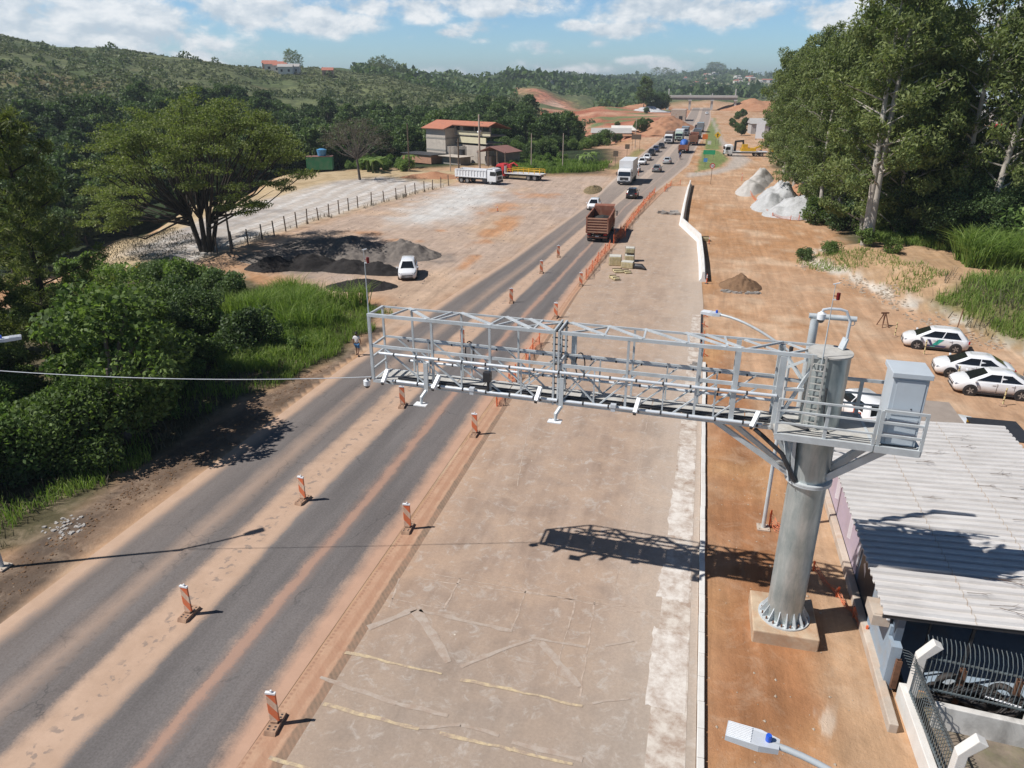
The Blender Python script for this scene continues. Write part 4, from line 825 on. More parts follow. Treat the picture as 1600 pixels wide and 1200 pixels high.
def car(name,label,cat,kind,pnt,loc,rz,group=None):
    K=CARK[kind]; t=thing(name,label,cat,loc,rz,group); P=PAINT[pnt]; z0=.0
    bl=.93 if kind!='suv' else 1.02; hb=K['roof']; F=K['L']/2
    def body():
        mb=MB(); st=[(K['tail'],.42,bl-.10,.70),(K['tail']+.06,.28,bl-.02,.80),(K['tail']+.35,.22,bl+.03 if kind!='sedan' else bl+.06,.86),(K['r1'],.20,bl+.02,.875),(0,.19,bl,.875),(K['f0'],.19,bl-.01,.87),(K['f0']+.25,.20,bl-.06,.86),(F-.2,.20,bl-.17,.80),(F-.06,.24,bl-.25,.70),(F,.32,bl-.36,.58)]
        rings=[]
        for (y,zb,zt_,w) in st:
            m_=(zb+zt_)*.5; cr=.035
            rings.append([(-w*.86,y,zb),(-w*.98,y,zb+.12),(-w,y,m_+.05),(-w*.955,y,zt_-.05),(-w*.86,y,zt_+.0),(-w*.4,y,zt_+cr),(w*.4,y,zt_+cr),(w*.86,y,zt_),(w*.955,y,zt_-.05),(w,y,m_+.05),(w*.98,y,zb+.12),(w*.86,y,zb)])
        mb.loft(rings); return mb
    b=cput((kind,'body'),'body',body,P,t,sm=50)
    A=lambda f,s,lv:None
    def corners(lv,ins=0.0):
        # lv 0 belt .. 1 roof
        w=.80+(.585-.80)*lv; yf=K['f0']+(K['f1']-K['f0'])*lv; yr=K['r0']+(K['r1']-K['r0'])*lv; z=bl-.03+(hb-.04-(bl-.03))*lv
        return w,yf,yr,z
    def cabin():
        mb=MB(); rings=[]
        for lv in (0,.5,.93):
            w,yf,yr,z=corners(lv); w+=.02*math.sin(lv*PI); ym=(yf+yr)/2
            rings.append([(-w,yr+.10,z),(-w*.8,yr,z),(w*.8,yr,z),(w,yr+.10,z),(w,ym,z),(w,yf-.14,z),(w*.78,yf,z),(-w*.78,yf,z),(-w,yf-.14,z),(-w,ym,z)])
        w,yf,yr,z=corners(1.0); ym=(yf+yr)/2; rings.append([(-w*.9,yr+.16,z+.02),(-w*.72,yr+.08,z+.02),(w*.72,yr+.08,z+.02),(w*.9,yr+.16,z+.02),(w*.93,ym,z+.035),(w*.9,yf-.2,z+.02),(w*.72,yf-.07,z+.02),(-w*.72,yf-.07,z+.02),(-w*.9,yf-.2,z+.02),(-w*.93,ym,z+.035)])
        mb.loft(rings); return mb
    cput((kind,'cabin'),'cabin',cabin,P,t,sm=50)
    def pt(side,y_fr,lv,off):
        w,yf,yr,z=corners(lv); w+=.02*math.sin(lv*PI); return (side*(w+off),yr+(yf-yr)*y_fr,z)
    def sidew(side,a,b_,c_,d_):
        def f():
            mb=MB(); q=[pt(side,a,.12,.008),pt(side,b_,.12,.008),pt(side,(b_+d_)/2,.5,.008),pt(side,d_,.86,.008),pt(side,c_,.86,.008),pt(side,(a+c_)/2,.5,.008)]; mb.quad(*q); return mb
        return f
    hs=kind!='sedan'
    for side in (-1,1):
        cput((kind,'wf',side),'side_window',sidew(side,.52,.93,.53,.88),M['glassdark'],t); cput((kind,'wr',side),'side_window',sidew(side,.13,.495,.17 if hs else .2,.50),M['glassdark'],t)
    def endw(front):
        def f():
            mb=MB(); w0,yf0,yr0,z0_=corners(.06); w1,yf1,yr1,z1=corners(.9); y0,y1=(yf0,yf1) if front else (yr0,yr1); o=.012 if front else -.012
            mb.quad((-w0*.8,y0+o,z0_+.01),(w0*.8,y0+o,z0_+.01),(w1*.76,y1+o,z1+.01),(-w1*.76,y1+o,z1+.01)); return mb
        return f
    cput((kind,'ws'),'windscreen',endw(True),M['glassdark'],t); cput((kind,'rw'),'rear_window',endw(False),M['glassdark'],t)
    ax=(F-.86,-F+.80)
    for y in ax:
        for s in (-1,1):
            cput((kind,'arch',s,y>0),'wheel_arch',lambda y=y,s=s:MB().tube([(s*.70,y,.33),(s*.885,y,.33)],.385,20),M['dark'],t); wheel(t,'car',s*.80,y,.32,.2)
    for s in (-1,1):
        cput((kind,'hl',s),'headlight',lambda s=s:MB().add([(s*.44,F-.0,bl-.335),(s*.72,F-.055,bl-.32),(s*.80,F-.24,bl-.235),(s*.73,F-.12,bl-.235),(s*.46,F-.035,bl-.275)],[(0,1,2,3,4)]),M['lens'],t)
        cput((kind,'tl',s),'tail_light',lambda s=s:MB().box((s*.68,K['tail']+.04,bl-.13),(.26,.1,.17)),M['tail'],t)
        cput((kind,'mir',s),'wing_mirror',lambda s=s:MB().box((s*.96,K['f0']-.28,bl+.05),(.18,.12,.13)),P,t,bevel=.03)
    cput((kind,'gr'),'grille',lambda:MB().add([(-.47,F-.015,.645),(.47,F-.015,.645),(.53,F+.022,.47),(-.53,F+.022,.47)],[(0,1,2,3)]),M['dark'],t)
    cput((kind,'np'),'number_plate',lambda:MB().box((0,F+.025,.43),(.38,.02,.1)),M['plate'],t); cput((kind,'np2'),'number_plate',lambda:MB().box((0,K['tail']-.01,.62),(.38,.03,.12)),M['plate'],t)
    for s in (-1,1):
        cput((kind,'seam',s),'door_seam',lambda s=s:MB().box((s*.876,.98,.62),(.012,.014,.5)).box((s*.878,-.02,.62),(.012,.014,.55)).box((s*.876,-.92,.70),(.012,.014,.34)).box((s*.878,.03,.335),(.012,1.9,.014)),M['dark'],t)
        cput((kind,'hnd',s),'door_handle',lambda s=s:MB().box((s*.878,.16,.80),(.02,.17,.03)),P,t); cput((kind,'hnd2',s),'door_handle',lambda s=s:MB().box((s*.878,-.82,.81),(.02,.17,.03)),P,t)
    cput((kind,'low'),'lower_grille',lambda:MB().add([(-.52,F+.02,.385),(.52,F+.02,.385),(.60,F-.0,.25),(-.60,F-.0,.25)],[(0,1,2,3)]),M['dark'],t)
    cput((kind,'sill'),'sill_trim',lambda:MB().box((0,0,.22),(1.735,K['L']-2.35,.1)),M['dark'],t)
    return t
# the three white cars parked at the bank
c1=car('parked_car','white hatchback with teal and navy door graphic parked nearest the grassy bank','car','hatch','white',(16.95,53.15,0),math.radians(83),'white cars parked by the grassy bank')
c2=car('parked_car','white sedan with dusty flank parked between two other white cars','car','sedan','white',(17.75,47.95,0),math.radians(84),'white cars parked by the grassy bank')
c3=car('parked_car','clean white sedan parked closest to the corrugated roof','car','sedan','white',(18.0,45.25,0),math.radians(87),'white cars parked by the grassy bank')
M['teal']=mk('teal_decal',(0.03,0.38,0.30),.35); M['navyd']=mk('navy_decal',(0.06,0.06,0.14),.35)
mb=MB(); mb.quad((-.893,.38,.34),(-.893,.08,.34),(-.86,-.42,.89),(-.86,-.1,.89)); put('door_decal',mb,M['teal'],c1)
mb=MB(); mb.quad((-.889,.55,.34),(-.889,-.5,.34),(-.892,-.62,.46),(-.892,.62,.46)); mb.quad((-.888,.42,.84),(-.888,.62,.84),(-.893,.36,.46),(-.893,.22,.46)); put('door_decal',mb,M['navyd'],c1)
car('parked_car','grey car seen only by its nose at the photo edge behind the white sedans','car','hatch','grey',(21.9,46.5,0),math.radians(15))
car('parked_car','white car parked on the dirt beside the dark gravel heaps, facing the gantry','car','suv','white',(-26.0,63.4,0),math.radians(199))
car('car','white car driving towards the gantry, half hidden behind the brown dump truck','car','hatch','white',(-14.4,107.5,0),math.radians(181))
car('car','black car driving away just beyond the brown dump truck','car','suv','black',(-10.0,120.2,0),math.radians(0))
q='cars queuing behind the white box truck'
for k,(x,y,kd,p,lb) in enumerate([(-12.75,157.5,'hatch','white','white hatchback queuing first behind the white box truck'),(-12.6,172.5,'hatch','white','white hatchback second in the queue behind the white box truck'),(-12.3,183,'sedan','white','white sedan third in the queue, ahead of the black cars'),(-12.1,195.5,'suv','black','black car in the queue right behind the last white car'),(-11.7,206,'suv','blue','dark blue car with shiny bonnet in the queue'),(-11.0,219,'sedan','black','last black car in the queue before the oncoming lorry')]):
    car('car',lb,'car',kd,p,(x,y,0),PI-.02,q)
car('car','greenish grey car driving away, nearest in the right carriageway','car','hatch','grey',(-8.45,158.6,0),-.03)
car('car','silver car driving away ahead of the grey one','car','sedan','silver',(-7.2,176,0),-.03)
car('car','white car driving away far up the road before the overpass','car','sedan','white',(-5.35,286,0),-.02)
car('car','small dark car far up the road just before the overpass','car','hatch','black',(-2.4,322,0),-.02)
car('car','distant white car passing under the overpass','car','hatch','white',(1.5,470,0),PI)
# ---- lorries
def lorry(name,label,cat,loc,rz,cabc,body,L=8.0,bodyc=None,h=2.9,group=None,axles=(2.6,-1.7,-2.95),load=None,under=None):
    t=thing(name,label,cat,loc,rz,group); F=L/2; cw=1.2; key=(round(L,1),)
    mb=MB(); mb.box((0,-.2,.82),(.9,L-.6,.24)); put('chassis',mb,M['dark'],t)
    cz=.55; y1=F; y0=F-1.9
    mb=MB(); rings=[]
    for (z,yf,yb,w) in ((cz,y1-.02,y0,1.18),(cz+.25,y1,y0,1.22),(1.55,y1,y0,1.24),(2.45,y1-.16,y0,1.2),(2.72,y1-.34,y0+.05,1.12),(2.8,y1-.6,y0+.15,1.0)):
        rings.append([(-w,yb,z),(w,yb,z),(w,yf-.12,z),(w-.14,yf,z),(-w+.14,yf,z),(-w,yf-.12,z)])
    mb.loft(rings); cab=put('cab',mb,cabc,t,sm=30)
    mb=MB(); mb.quad((-1.08,y1+.012,1.62),(1.08,y1+.012,1.62),(1.03,y1-.13,2.36),(-1.03,y1-.13,2.36)); put('windscreen',mb,M['glassdark'],cab)
    for s in (-1,1):
        mb=MB(); mb.quad((s*1.25,y0+.55,1.6),(s*1.25,y1-.2,1.55),(s*1.225,y1-.3,2.3),(s*1.225,y0+.6,2.3)); put('side_window',mb,M['glassdark'],cab)
        mb=MB(); mb.box((s*1.42,y1-.02,2.0),(.12,.14,.62)); mb.beam((s*1.2,y1-.1,2.3),(s*1.42,y1-.02,2.2),.05); put('wing_mirror',mb,M['dark'],cab)
        mb=MB(); mb.box((s*.95,y1+.015,.72),(.34,.05,.18)); put('headlight',mb,M['lens'],cab)
        mb=MB(); mb.box((s*.95,-F+.02,.95),(.4,.08,.16)); put('tail_light',mb,M['tail'],t)
    mb=MB(); mb.box((0,y1+.01,.55),(2.36,.14,.34)); put('bumper',mb,M['dark'],cab)
    mb=MB(); mb.box((0,y1+.012,1.15),(1.5,.04,.5)); put('grille',mb,M['dark'],cab)
    mb=MB(); mb.box((0,y1+.03,.92),(.42,.03,.13)); put('number_plate',mb,M['plate'],t); mb=MB(); mb.box((0,-F+.02,.75),(.42,.03,.13)); put('number_plate',mb,M['plate'],t)
    for y in axles:
        for s in (-1,1): wheel(t,'lorry',s*1.02,y,.5,.34)
        cput('axle','axle',lambda:MB().tube([(-.9,0,0),(.9,0,0)],.09,8),M['dark'],t,(0,y,.5))
    by1=y0-.12; by0=-F; bl_=by1-by0; bc=bodyc or cabc
    if body=='box':
        mb=MB(); mb.box((0,(by0+by1)/2,1.02+h/2),(2.5,bl_,h)); bx=put('cargo_box',mb,bc,t,bevel=.05)
        mb=MB()
        for s in (-1.26,1.26):
            for y in np.arange(by0+.4,by1,.6): mb.box((s,y,1.02+h/2),(.02,.03,h-.2))
        put('panel_ribs',mb,bc,bx)
        mb=MB(); mb.box((0,(by0+by1)/2,.99),(2.52,bl_+.02,.1)); put('box_sill',mb,M['dark'],bx)
    elif body=='tipper':
        zb=1.15; mb=MB(); w=1.22; tk=.07
        mb.box((0,(by0+by1)/2,zb),(2*w,bl_,.14))
        for s in (-1,1): mb.prism([(by0+.05,zb),(by1,zb),(by1,zb+h),(by0,zb+h-.05)],'x',s*w-tk/2,s*w+tk/2)
        mb.box((0,by1-.02,zb+h/2+.12),(2*w,.1,h+.25)); mb.prism([(by1-.05,zb+h+.2),(by1+1.1,zb+h+.3),(by1+1.1,zb+h+.36),(by1-.05,zb+h+.28)],'x',-w,w)
        bd=put('tipper_body',mb,bc,t)
        mb=MB()
        for s in (-1,1):
            for y in np.arange(by0+.25,by1,.62): mb.box((s*(w+.07),y,zb+h/2),(.09,.12,h))
            mb.box((s*(w+.06),(by0+by1)/2,zb+h-.06),(.14,bl_,.14)); mb.box((s*(w+.05),(by0+by1)/2,zb+.08),(.12,bl_,.16))
        put('side_ribs',mb,bc,bd)
        mb=MB(); mb.box((0,by0,zb+h/2-.02),(2*w-.02,.08,h-.1))
        tg=put('tailgate',mb,bc,bd)
        for k in range(6): mb=MB(); mb.box((0,by0-.1,zb+.12+k*(h-.2)/5.2),(2*w-.2,.16,.11)); put('tailgate_rib',mb,M['rustdust'] if bc is M['rustred'] else bc,tg)
        for s in (-1,1): mb=MB(); mb.box((s*(w-.03),by0-.08,zb+h/2-.05),(.14,.2,h)); put('tailgate_post',mb,bc,tg)
        if load: 
            mb=MB(); nx,ny=9,17; V=[]; 
            for j in range(ny):
                for i in range(nx):
                    u,v=i/(nx-1)*2-1,j/(ny-1)*2-1; V.append((u*(w-.06),(by0+by1)/2+v*(bl_/2-.12),zb+h*.45+.55*(1-u*u)*(1-v*v)+random.uniform(-.06,.06)))
            mb.add(V,[(j*nx+i,j*nx+i+1,(j+1)*nx+i+1,(j+1)*nx+i) for j in range(ny-1) for i in range(nx-1)]); put('load',mb,load,bd)
        mb=MB(); mb.box((0,by0+.12,.62),(2.3,.1,.16)); mb.box((0,by0+.2,.8),(.1,.1,.4)); put('rear_guard',mb,bc,t)
        for s in (-1,1):
            mb=MB(); mb.box((s*.9,by0+.55,.45),(.55,.03,.6)); put('mud_flap',mb,M['dark'],t)
            mb=MB(); mb.box((s*1.0,y0-.6,.75),(.5,.9,.5)); put('fuel_tank',mb,M['dark'],t)
    elif body=='flat':
        mb=MB(); mb.box((0,(by0+by1)/2,1.15),(2.5,bl_,.16)); put('flat_bed',mb,bc,t)
        mb=MB(); mb.box((0,by1-.05,1.8),(2.4,.1,1.3)); put('headboard',mb,bc,t)
    if under: pass
    return t
M['rustred']=mk('dusty_red_brown_paint',(0.24,0.085,0.05),.7,0,.15,1.5,(0.45,0.28,0.19),.55)
M['rustdust']=mk('dust_coated_rib',(0.40,0.22,0.145),.85,0,.12,2,(0.5,0.33,0.23),.5)
M['load']=mk('dark_spoil',(0.03,0.03,0.027),.95,0,.3,4)
PW=mk('lorry_white',(0.74,0.75,0.76),.35,0,.03,1,(0.5,0.4,0.3),.2)
d1=lorry('dump_truck','dusty red brown dump truck driving away up the road, seen from behind','truck',(-10.75,87.6,0),.02,M['rustred'],'tipper',9.0,M['rustred'],1.75,axles=(3.2,-2.2,-3.5),load=M['load'])
lorry('box_truck','white box truck with tall cargo body driving towards the gantry','truck',(-12.75,139.6,0),PI-.03,PW,'box',9.5,PW,3.1,axles=(3.3,-2.6,-3.9))
lorry('dump_truck','white dump truck parked on the pale gravel in front of the unfinished house','truck',(-39.0,131.6,0),-PI/2-.25,PW,'tipper',8.6,PW,1.35,axles=(3.0,-1.9,-3.2))
ft=lorry('flatbed_truck','white flatbed truck with yellow rails and red cab parked right of the white dump truck','truck',(-33.0,139.0,0),PI/2-.22,M['red'],'flat',9.6,PW,axles=(3.4,-2.2,-3.5))
mb=MB()
for s in (-1.15,1.15):
    for y in np.linspace(-4.6,2.2,7): mb.beam((s,y,1.2),(s,y,2.0),.08)
    for z in (1.65,2.0): mb.beam((s,-4.6,z),(s,2.2,z),.07)
for z in (1.65,2.0): mb.beam((-1.15,-4.6,z),(1.15,-4.6,z),.07)
put('yellow_rails',mb,M['yellow'],ft)
mb=MB(); mb.box((0,2.35,1.9),(.7,.8,1.5)); mb.tube([(0,2.35,2.6),(0,1.4,3.0),(0,.6,2.5)],.14,8); put('loader_crane',mb,M['red'],ft)
M['bluetarp']=mk('blue_tarpaulin',(0.03,0.12,0.42),.6,0,.2,2)
t=lorry('flatbed_truck','truck carrying a blue covered load driving away beyond the motorcycle','truck',(-4.4,207,0),-.03,PAINT['grey'],'flat',9,M['rustred'],axles=(3.2,-2.2,-3.5))
mb=MB(); mb.tube([(0,1.6,1.9),(0,1.2,2.2),(0,-.6,2.4),(0,-2.2,2.2),(0,-2.6,1.8)],[.5,.95,1.05,.95,.5],12); put('covered_load',mb,M['bluetarp'],t,sm=60)
mb=MB(); mb.box((0,-4.4,1.7),(2.4,.1,1.0)); mb.box((1.2,-1,1.5),(.08,6.8,.5)); mb.box((-1.2,-1,1.5),(.08,6.8,.5)); put('drop_side',mb,M['rustred'],t)
lorry('dump_truck','brown dump truck driving away ahead of the blue covered load','truck',(-2.3,234,0),-.03,M['rustred'],'tipper',8.6,M['rustred'],1.9,axles=(3,-2,-3.3),load=M['load'])
lorry('lorry','white cabbed lorry coming down the queue by the red embankment','truck',(-9.6,238,0),PI-.04,PW,'box',8,mk('brown_lorry_body',(0.2,0.13,0.1),.7),2.4,axles=(2.6,-2,-3.2))
lorry('lorry','pale green fronted white lorry in the oncoming lane beyond the red embankment','truck',(-7.0,250,0),PI-.04,mk('pale_green_lorry',(0.4,0.5,0.42),.4),'box',8,PW,2.4,axles=(2.6,-2,-3.2))
lorry('lorry','grey lorry in the oncoming lane, small and far before the overpass','truck',(-5.9,275,0),PI-.03,PAINT['grey'],'box',7,PAINT['grey'],2.0,axles=(2.2,-2.4))
lorry('lorry','dark tipper lorry driving away along the right edge near the orange sign','truck',(-1.6,262,0),-.03,PAINT['black'],'tipper',8,PAINT['grey'],1.6,axles=(2.6,-2,-3.2))
lorry('lorry','dark lorry driving away farthest up the right edge of the road','truck',(-.9,298,0),-.03,PAINT['black'],'box',8,PAINT['grey'],2.4,axles=(2.6,-2,-3.2))
tt=lorry('flatbed_truck','white cabbed tow truck carrying a yellow machine beside the eucalyptus grove','truck',(10.9,199,0),PI/2+.12,PW,'flat',10.5,PW,axles=(3.8,-2.4,-3.8))
mb=MB(); mb.box((0,-.6,1.65),(1.9,3.6,.7)); mb.box((0,.3,2.4),(1.5,1.3,1.0)); mb.beam((0,-2.2,1.9),(0,-4.2,2.7),.4); put('machine_load',mb,M['yellow'],tt)
mb=MB(); mb.beam((0,2.6,1.3),(0,2.6,3.6),.5); mb.beam((0,2.7,3.5),(0,.6,3.7),.45); mb.beam((0,.8,3.6),(0,.6,2.6),.4); put('loader_crane',mb,M['dark'],tt)
# excavators
def excavator(label,loc,rz,s=1.0,group=None):
    t=thing('excavator',label,'excavator',loc,rz,group); t.scale=(s,s,s)
    for sd in (-1,1):
        mb=MB(); mb.prism([(-1.7,.2),(-1.4,0),(1.4,0),(1.7,.2),(1.7,.6),(1.4,.8),(-1.4,.8),(-1.7,.6)],'x',sd*.95-.25,sd*.95+.25); put('track',mb,M['black'],t)
    mb=MB(); mb.box((0,-.4,1.35),(2.4,2.7,.9)); put('engine_house',mb,M['yellow'],t,bevel=.08)
    mb=MB(); mb.box((-.75,.75,1.85),(.9,1.3,1.6)); cb_=put('cab',mb,M['yellow'],t,bevel=.08)
    mb=MB(); mb.box((-.75,.78,2.1),(.94,1.1,.9)); put('cab_glass',mb,M['glassdark'],cb_)
    mb=MB(); mb.beam((.2,.7,1.6),(.2,2.6,3.9),.35,.45); mb.beam((.2,2.6,3.9),(.2,4.4,3.2),.32,.4); mb.beam((.2,4.4,3.2),(.2,4.9,1.4),.28,.34); put('boom',mb,M['yellow'],t)
    mb=MB(); mb.prism([(4.6,1.5),(5.1,1.5),(5.3,.9),(4.7,.5),(4.2,.9)],'x',-.3,.7); put('bucket',mb,M['rust'],t); return t
excavator('yellow excavator standing on the dirt right of the tow truck by the grove',(18.6,205,0),1.9,.8)
# motorcycle with rider
def skinfig(name,mat,chain,parent=None,lv=2):
    "one skinned surface from joints: list of (key,parentkey,pos,radius)"
    idx={k:i for i,(k,_,_,_) in enumerate(chain)}; me=bpy.data.meshes.new(name); me.from_pydata([c[2] for c in chain],[(idx[c[1]],i) for i,c in enumerate(chain) if c[1]],[])
    me.materials.append(mat); o=bpy.data.objects.new(name,me); COL.objects.link(o)
    if parent: o.parent=parent
    s=o.modifiers.new('Skin','SKIN'); s.use_smooth_shade=True
    for i,c in enumerate(chain): r=c[3]; me.skin_vertices[0].data[i].radius=(r,r); me.skin_vertices[0].data[i].use_root=(i==0)
    u=o.modifiers.new('Sub','SUBSURF'); u.levels=lv; u.render_levels=lv; return o
M['skin']=mk('brown_skin',(0.22,0.11,0.065),.6); M['hair']=mk('black_hair',(0.012,0.01,0.009),.7); M['shirt']=mk('white_shirt',(0.72,0.70,0.70),.8); M['shorts']=mk('blue_shorts',(0.05,0.16,0.33),.8); M['bluej']=mk('blue_jacket',(0.03,0.06,0.16),.8)
mo=thing('motorcycle','dark motorcycle driving away in the right lane behind the blue covered truck','motorcycle',(-4.7,187,0),0)
for y,nm in ((-.62,'wheel'),(.66,'wheel')):
    mb=tyre_mb(.31,.11); put(nm,mb,M['black'],mo,loc=(0,y,.31))
mb=MB(); mb.beam((0,-.5,.55),(0,.4,.62),.16,.2); mb.tube([(0,-.1,.8),(0,.2,.95),(0,.42,.85)],[.1,.17,.1],10); mb.beam((0,.66,.31),(0,.42,.98),.07); mb.box((0,-.35,.8),(.24,.7,.1)); put('frame',mb,M['dark'],mo)
mb=MB(); mb.beam((-.36,.34,1.06),(.36,.34,1.06),.04); mb.box((0,.48,.98),(.2,.12,.18)); put('handlebar',mb,M['dark'],mo)
mb=MB(); mb.box((0,-.78,.72),(.16,.08,.1)); put('tail_light',mb,M['tail'],mo)
rd=skinfig('person',M['bluej'],[('p',None,(0,-.25,.93),.16),('c',"p",(0,-.12,1.3),.19),('n','c',(0,-.06,1.5),.09),('h','n',(0,-.03,1.68),.14),('h2','h',(0,-.02,1.76),.12),
 ('sl','c',(-.22,-.1,1.38),.08),('el','sl',(-.34,.08,1.16),.06),('hl','el',(-.32,.32,1.08),.045),('sr','c',(.22,-.1,1.38),.08),('er','sr',(.34,.08,1.16),.06),('hr','er',(.32,.32,1.08),.045),
 ('kl','p',(-.2,.2,.85),.09),('al','kl',(-.2,.0,.4),.06),('fl','al',(-.2,.14,.34),.045),('kr','p',(.2,.2,.85),.09),('ar','kr',(.2,.0,.4),.06),('fr','ar',(.2,.14,.34),.045)])
rd.location=(-4.7,187,0); tag(rd,'motorcycle rider in dark jacket and helmet seen from behind','person')
# pedestrian on the verge
def pedestrian(label,loc,rz):
    t=thing('person',label,'person',loc,rz)
    sk=skinfig('body',M['skin'],[('p',None,(0,0,.88),.10),('w','p',(0,0,1.02),.10),('c','w',(0,.01,1.24),.115),('n','c',(0,.02,1.41),.048),('h0','n',(0,.035,1.49),.065),('h1','h0',(0,.03,1.56),.085),('h2','h1',(0,.02,1.625),.06),('no','h1',(0,.125,1.54),.014),
     ('sl','c',(-.16,.0,1.34),.055),('el','sl',(-.22,-.1,1.09),.042),('wl','el',(-.21,-.02,.86),.03),('pl','wl',(-.205,.01,.79),.033),('f1','pl',(-.22,.04,.71),.009),('f2','pl',(-.205,.035,.70),.009),('f3','pl',(-.19,.03,.705),.009),('f4','pl',(-.177,.025,.715),.008),('th','pl',(-.185,.055,.76),.01),
     ('sr','c',(.16,.0,1.34),.055),('er','sr',(.22,.05,1.09),.042),('wr','er',(.21,.2,.88),.03),('pr','wr',(.205,.24,.82),.033),('g1','pr',(.22,.29,.75),.009),('g2','pr',(.205,.29,.745),.009),('g3','pr',(.19,.285,.75),.009),('g4','pr',(.177,.275,.758),.008),('tr','pr',(.185,.275,.80),.01),
     ('hl','p',(-.09,.0,.82),.09),('kl','hl',(-.1,.16,.47),.058),('al','kl',(-.1,.12,.09),.036),('tl','al',(-.11,.26,.035),.03),('hr','p',(.09,.0,.82),.09),('kr','hr',(.1,-.06,.45),.058),('ar','kr',(.1,-.3,.13),.036),('tr2','ar',(.11,-.2,.03),.03)],t)
    put_=lambda n,m,ch:skinfig(n,m,ch,t)
    put_('shirt',M['shirt'],[('p',None,(0,0,.9),.125),('w','p',(0,0,1.02),.122),('c','w',(0,.01,1.24),.137),('n','c',(0,.015,1.38),.07),('sl','c',(-.165,0,1.335),.072),('el','sl',(-.205,-.07,1.18),.06),('sr','c',(.165,0,1.335),.072),('er','sr',(.205,.03,1.18),.06)])
    put_('shorts',M['shorts'],[('p',None,(0,0,.86),.128),('hl','p',(-.09,.0,.80),.108),('kl','hl',(-.1,.13,.53),.085),('hr','p',(.09,.0,.80),.108),('kr','hr',(.1,-.05,.52),.085)])
    put_('hair',M['hair'],[('a',None,(0,.0,1.60),.092),('b','a',(0,-.03,1.56),.085),('c','b',(0,-.035,1.5),.06),('d','a',(0,.03,1.645),.06)])
    for s,p in ((-1,(-.11,.2,.03)),(1,(.11,-.24,.06))):
        mb=MB(); mb.box(p,(.09,.25,.05)); put('sandal',mb,M['dark'],t,bevel=.02)
    mb=MB(); 
    for s in (-.03,.03): mb.cyl((s,.112,1.565),.008,.014,6)
    put('eyes',mb,M['dark'],t)
    return t
pedestrian('pedestrian in white shirt and blue shorts walking along the grassy verge left of the road',(-21.2,42.0,0),math.radians(12))
# ---------------------------------------------------------------- barricade panels, nets, heaps, street furniture
m,nt,N,L,B=newmat('striped_panel'); tc=N.new('ShaderNodeTexCoord').outputs['Object']; sp=N.new('ShaderNodeSeparateXYZ'); L.new(tc,sp.inputs[0])
w=mth(N,L,'SINE',mth(N,L,'ADD',mth(N,L,'MULTIPLY',sp.outputs[2],9.5),mth(N,L,'MULTIPLY',sp.outputs[0],11.0))); n=noise(N,L,tc,6,6,.7); oi=N.new('ShaderNodeObjectInfo')
f=mth(N,L,'GREATER_THAN',w,.15); c=mixc(N,L,f,(0.70,0.14,0.045),(0.66,0.50,0.38)); r=ramp(N,[(.42,0),(.66,.7)]); L.new(n.outputs[0],r.inputs[0]); c=mixc(N,L,r.outputs[0],c,(0.48,0.24,0.13)); L.new(c,B.inputs['Base Color']); B.inputs['Roughness'].default_value=.6; M['stripe']=m
M['dustybase']=mk('dusty_rubber_base',(0.33,0.2,0.13),.9,0,.2,5,(0.48,0.33,0.22),.6)
GRP='striped barricade panels along the road'
def barricade(label,x,y,rz):
    t=thing('barricade_panel',label,'barricade',(x,y,0.012),rz,GRP)
    mb=MB(); mb.box((0,0,.68),(.30,.06,1.0)); put('panel',mb,M['stripe'],t,bevel=.015)
    mb=MB(); mb.box((0,0,1.20),(.30,.08,.06)); mb.box((.02,0,1.26),(.05,.05,.08)); put('top_cap',mb,M['white'],t)
    mb=MB(); mb.prism([(-.42,0),(.42,0),(.36,.12),(-.36,.12)],'x',-.17,.17); mb.box((0,0,.15),(.2,.16,.08)); b=put('base',mb,M['dustybase'],t)
    mb=MB()
    for sx in (-.09,.09):
        for sy in (-.27,-.17,.17,.27): mb.box((sx,sy,.122),(.06,.05,.006))
    put('base_slots',mb,M['dark'],b); return t
MED=[(-15.68,16.75),(-15.55,24.4),(-15.13,34.95),(-14.94,45.6),(-14.25,56.9),(-13.9,67.5),(-13.6,74.8)]
EDG=[(-10.3,13.3),(-10.27,23.45),(-10.1,32.45),(-9.83,53.6),(-9.45,63.7)]
LAB=['barricade panel in the dusty median nearest the camera, on a slotted pale base','second barricade panel up the dusty median, left of the lamp shadow tip','third barricade panel up the dusty median, just before the gantry','barricade panel in the dusty median seen through the left half of the gantry','barricade panel in the dusty median just past the gantry','sixth barricade panel up the median, below the brown dump truck','farthest barricade panel in the median, beside the tail of the brown dump truck']
LAE=['barricade panel on the track edge nearest the photo bottom','barricade panel on the track edge beside the start of the gantry shadow','barricade panel on the track edge just before the gantry','barricade panel on the track edge beyond the gantry and before the orange nets','barricade panel at the track edge where the orange nets start']
for (x,y),l in zip(MED,LAB): barricade(l,x,y,random.uniform(-.25,.3))
for (x,y),l in zip(EDG,LAE): barricade(l,x,y,random.uniform(-.2,.25))
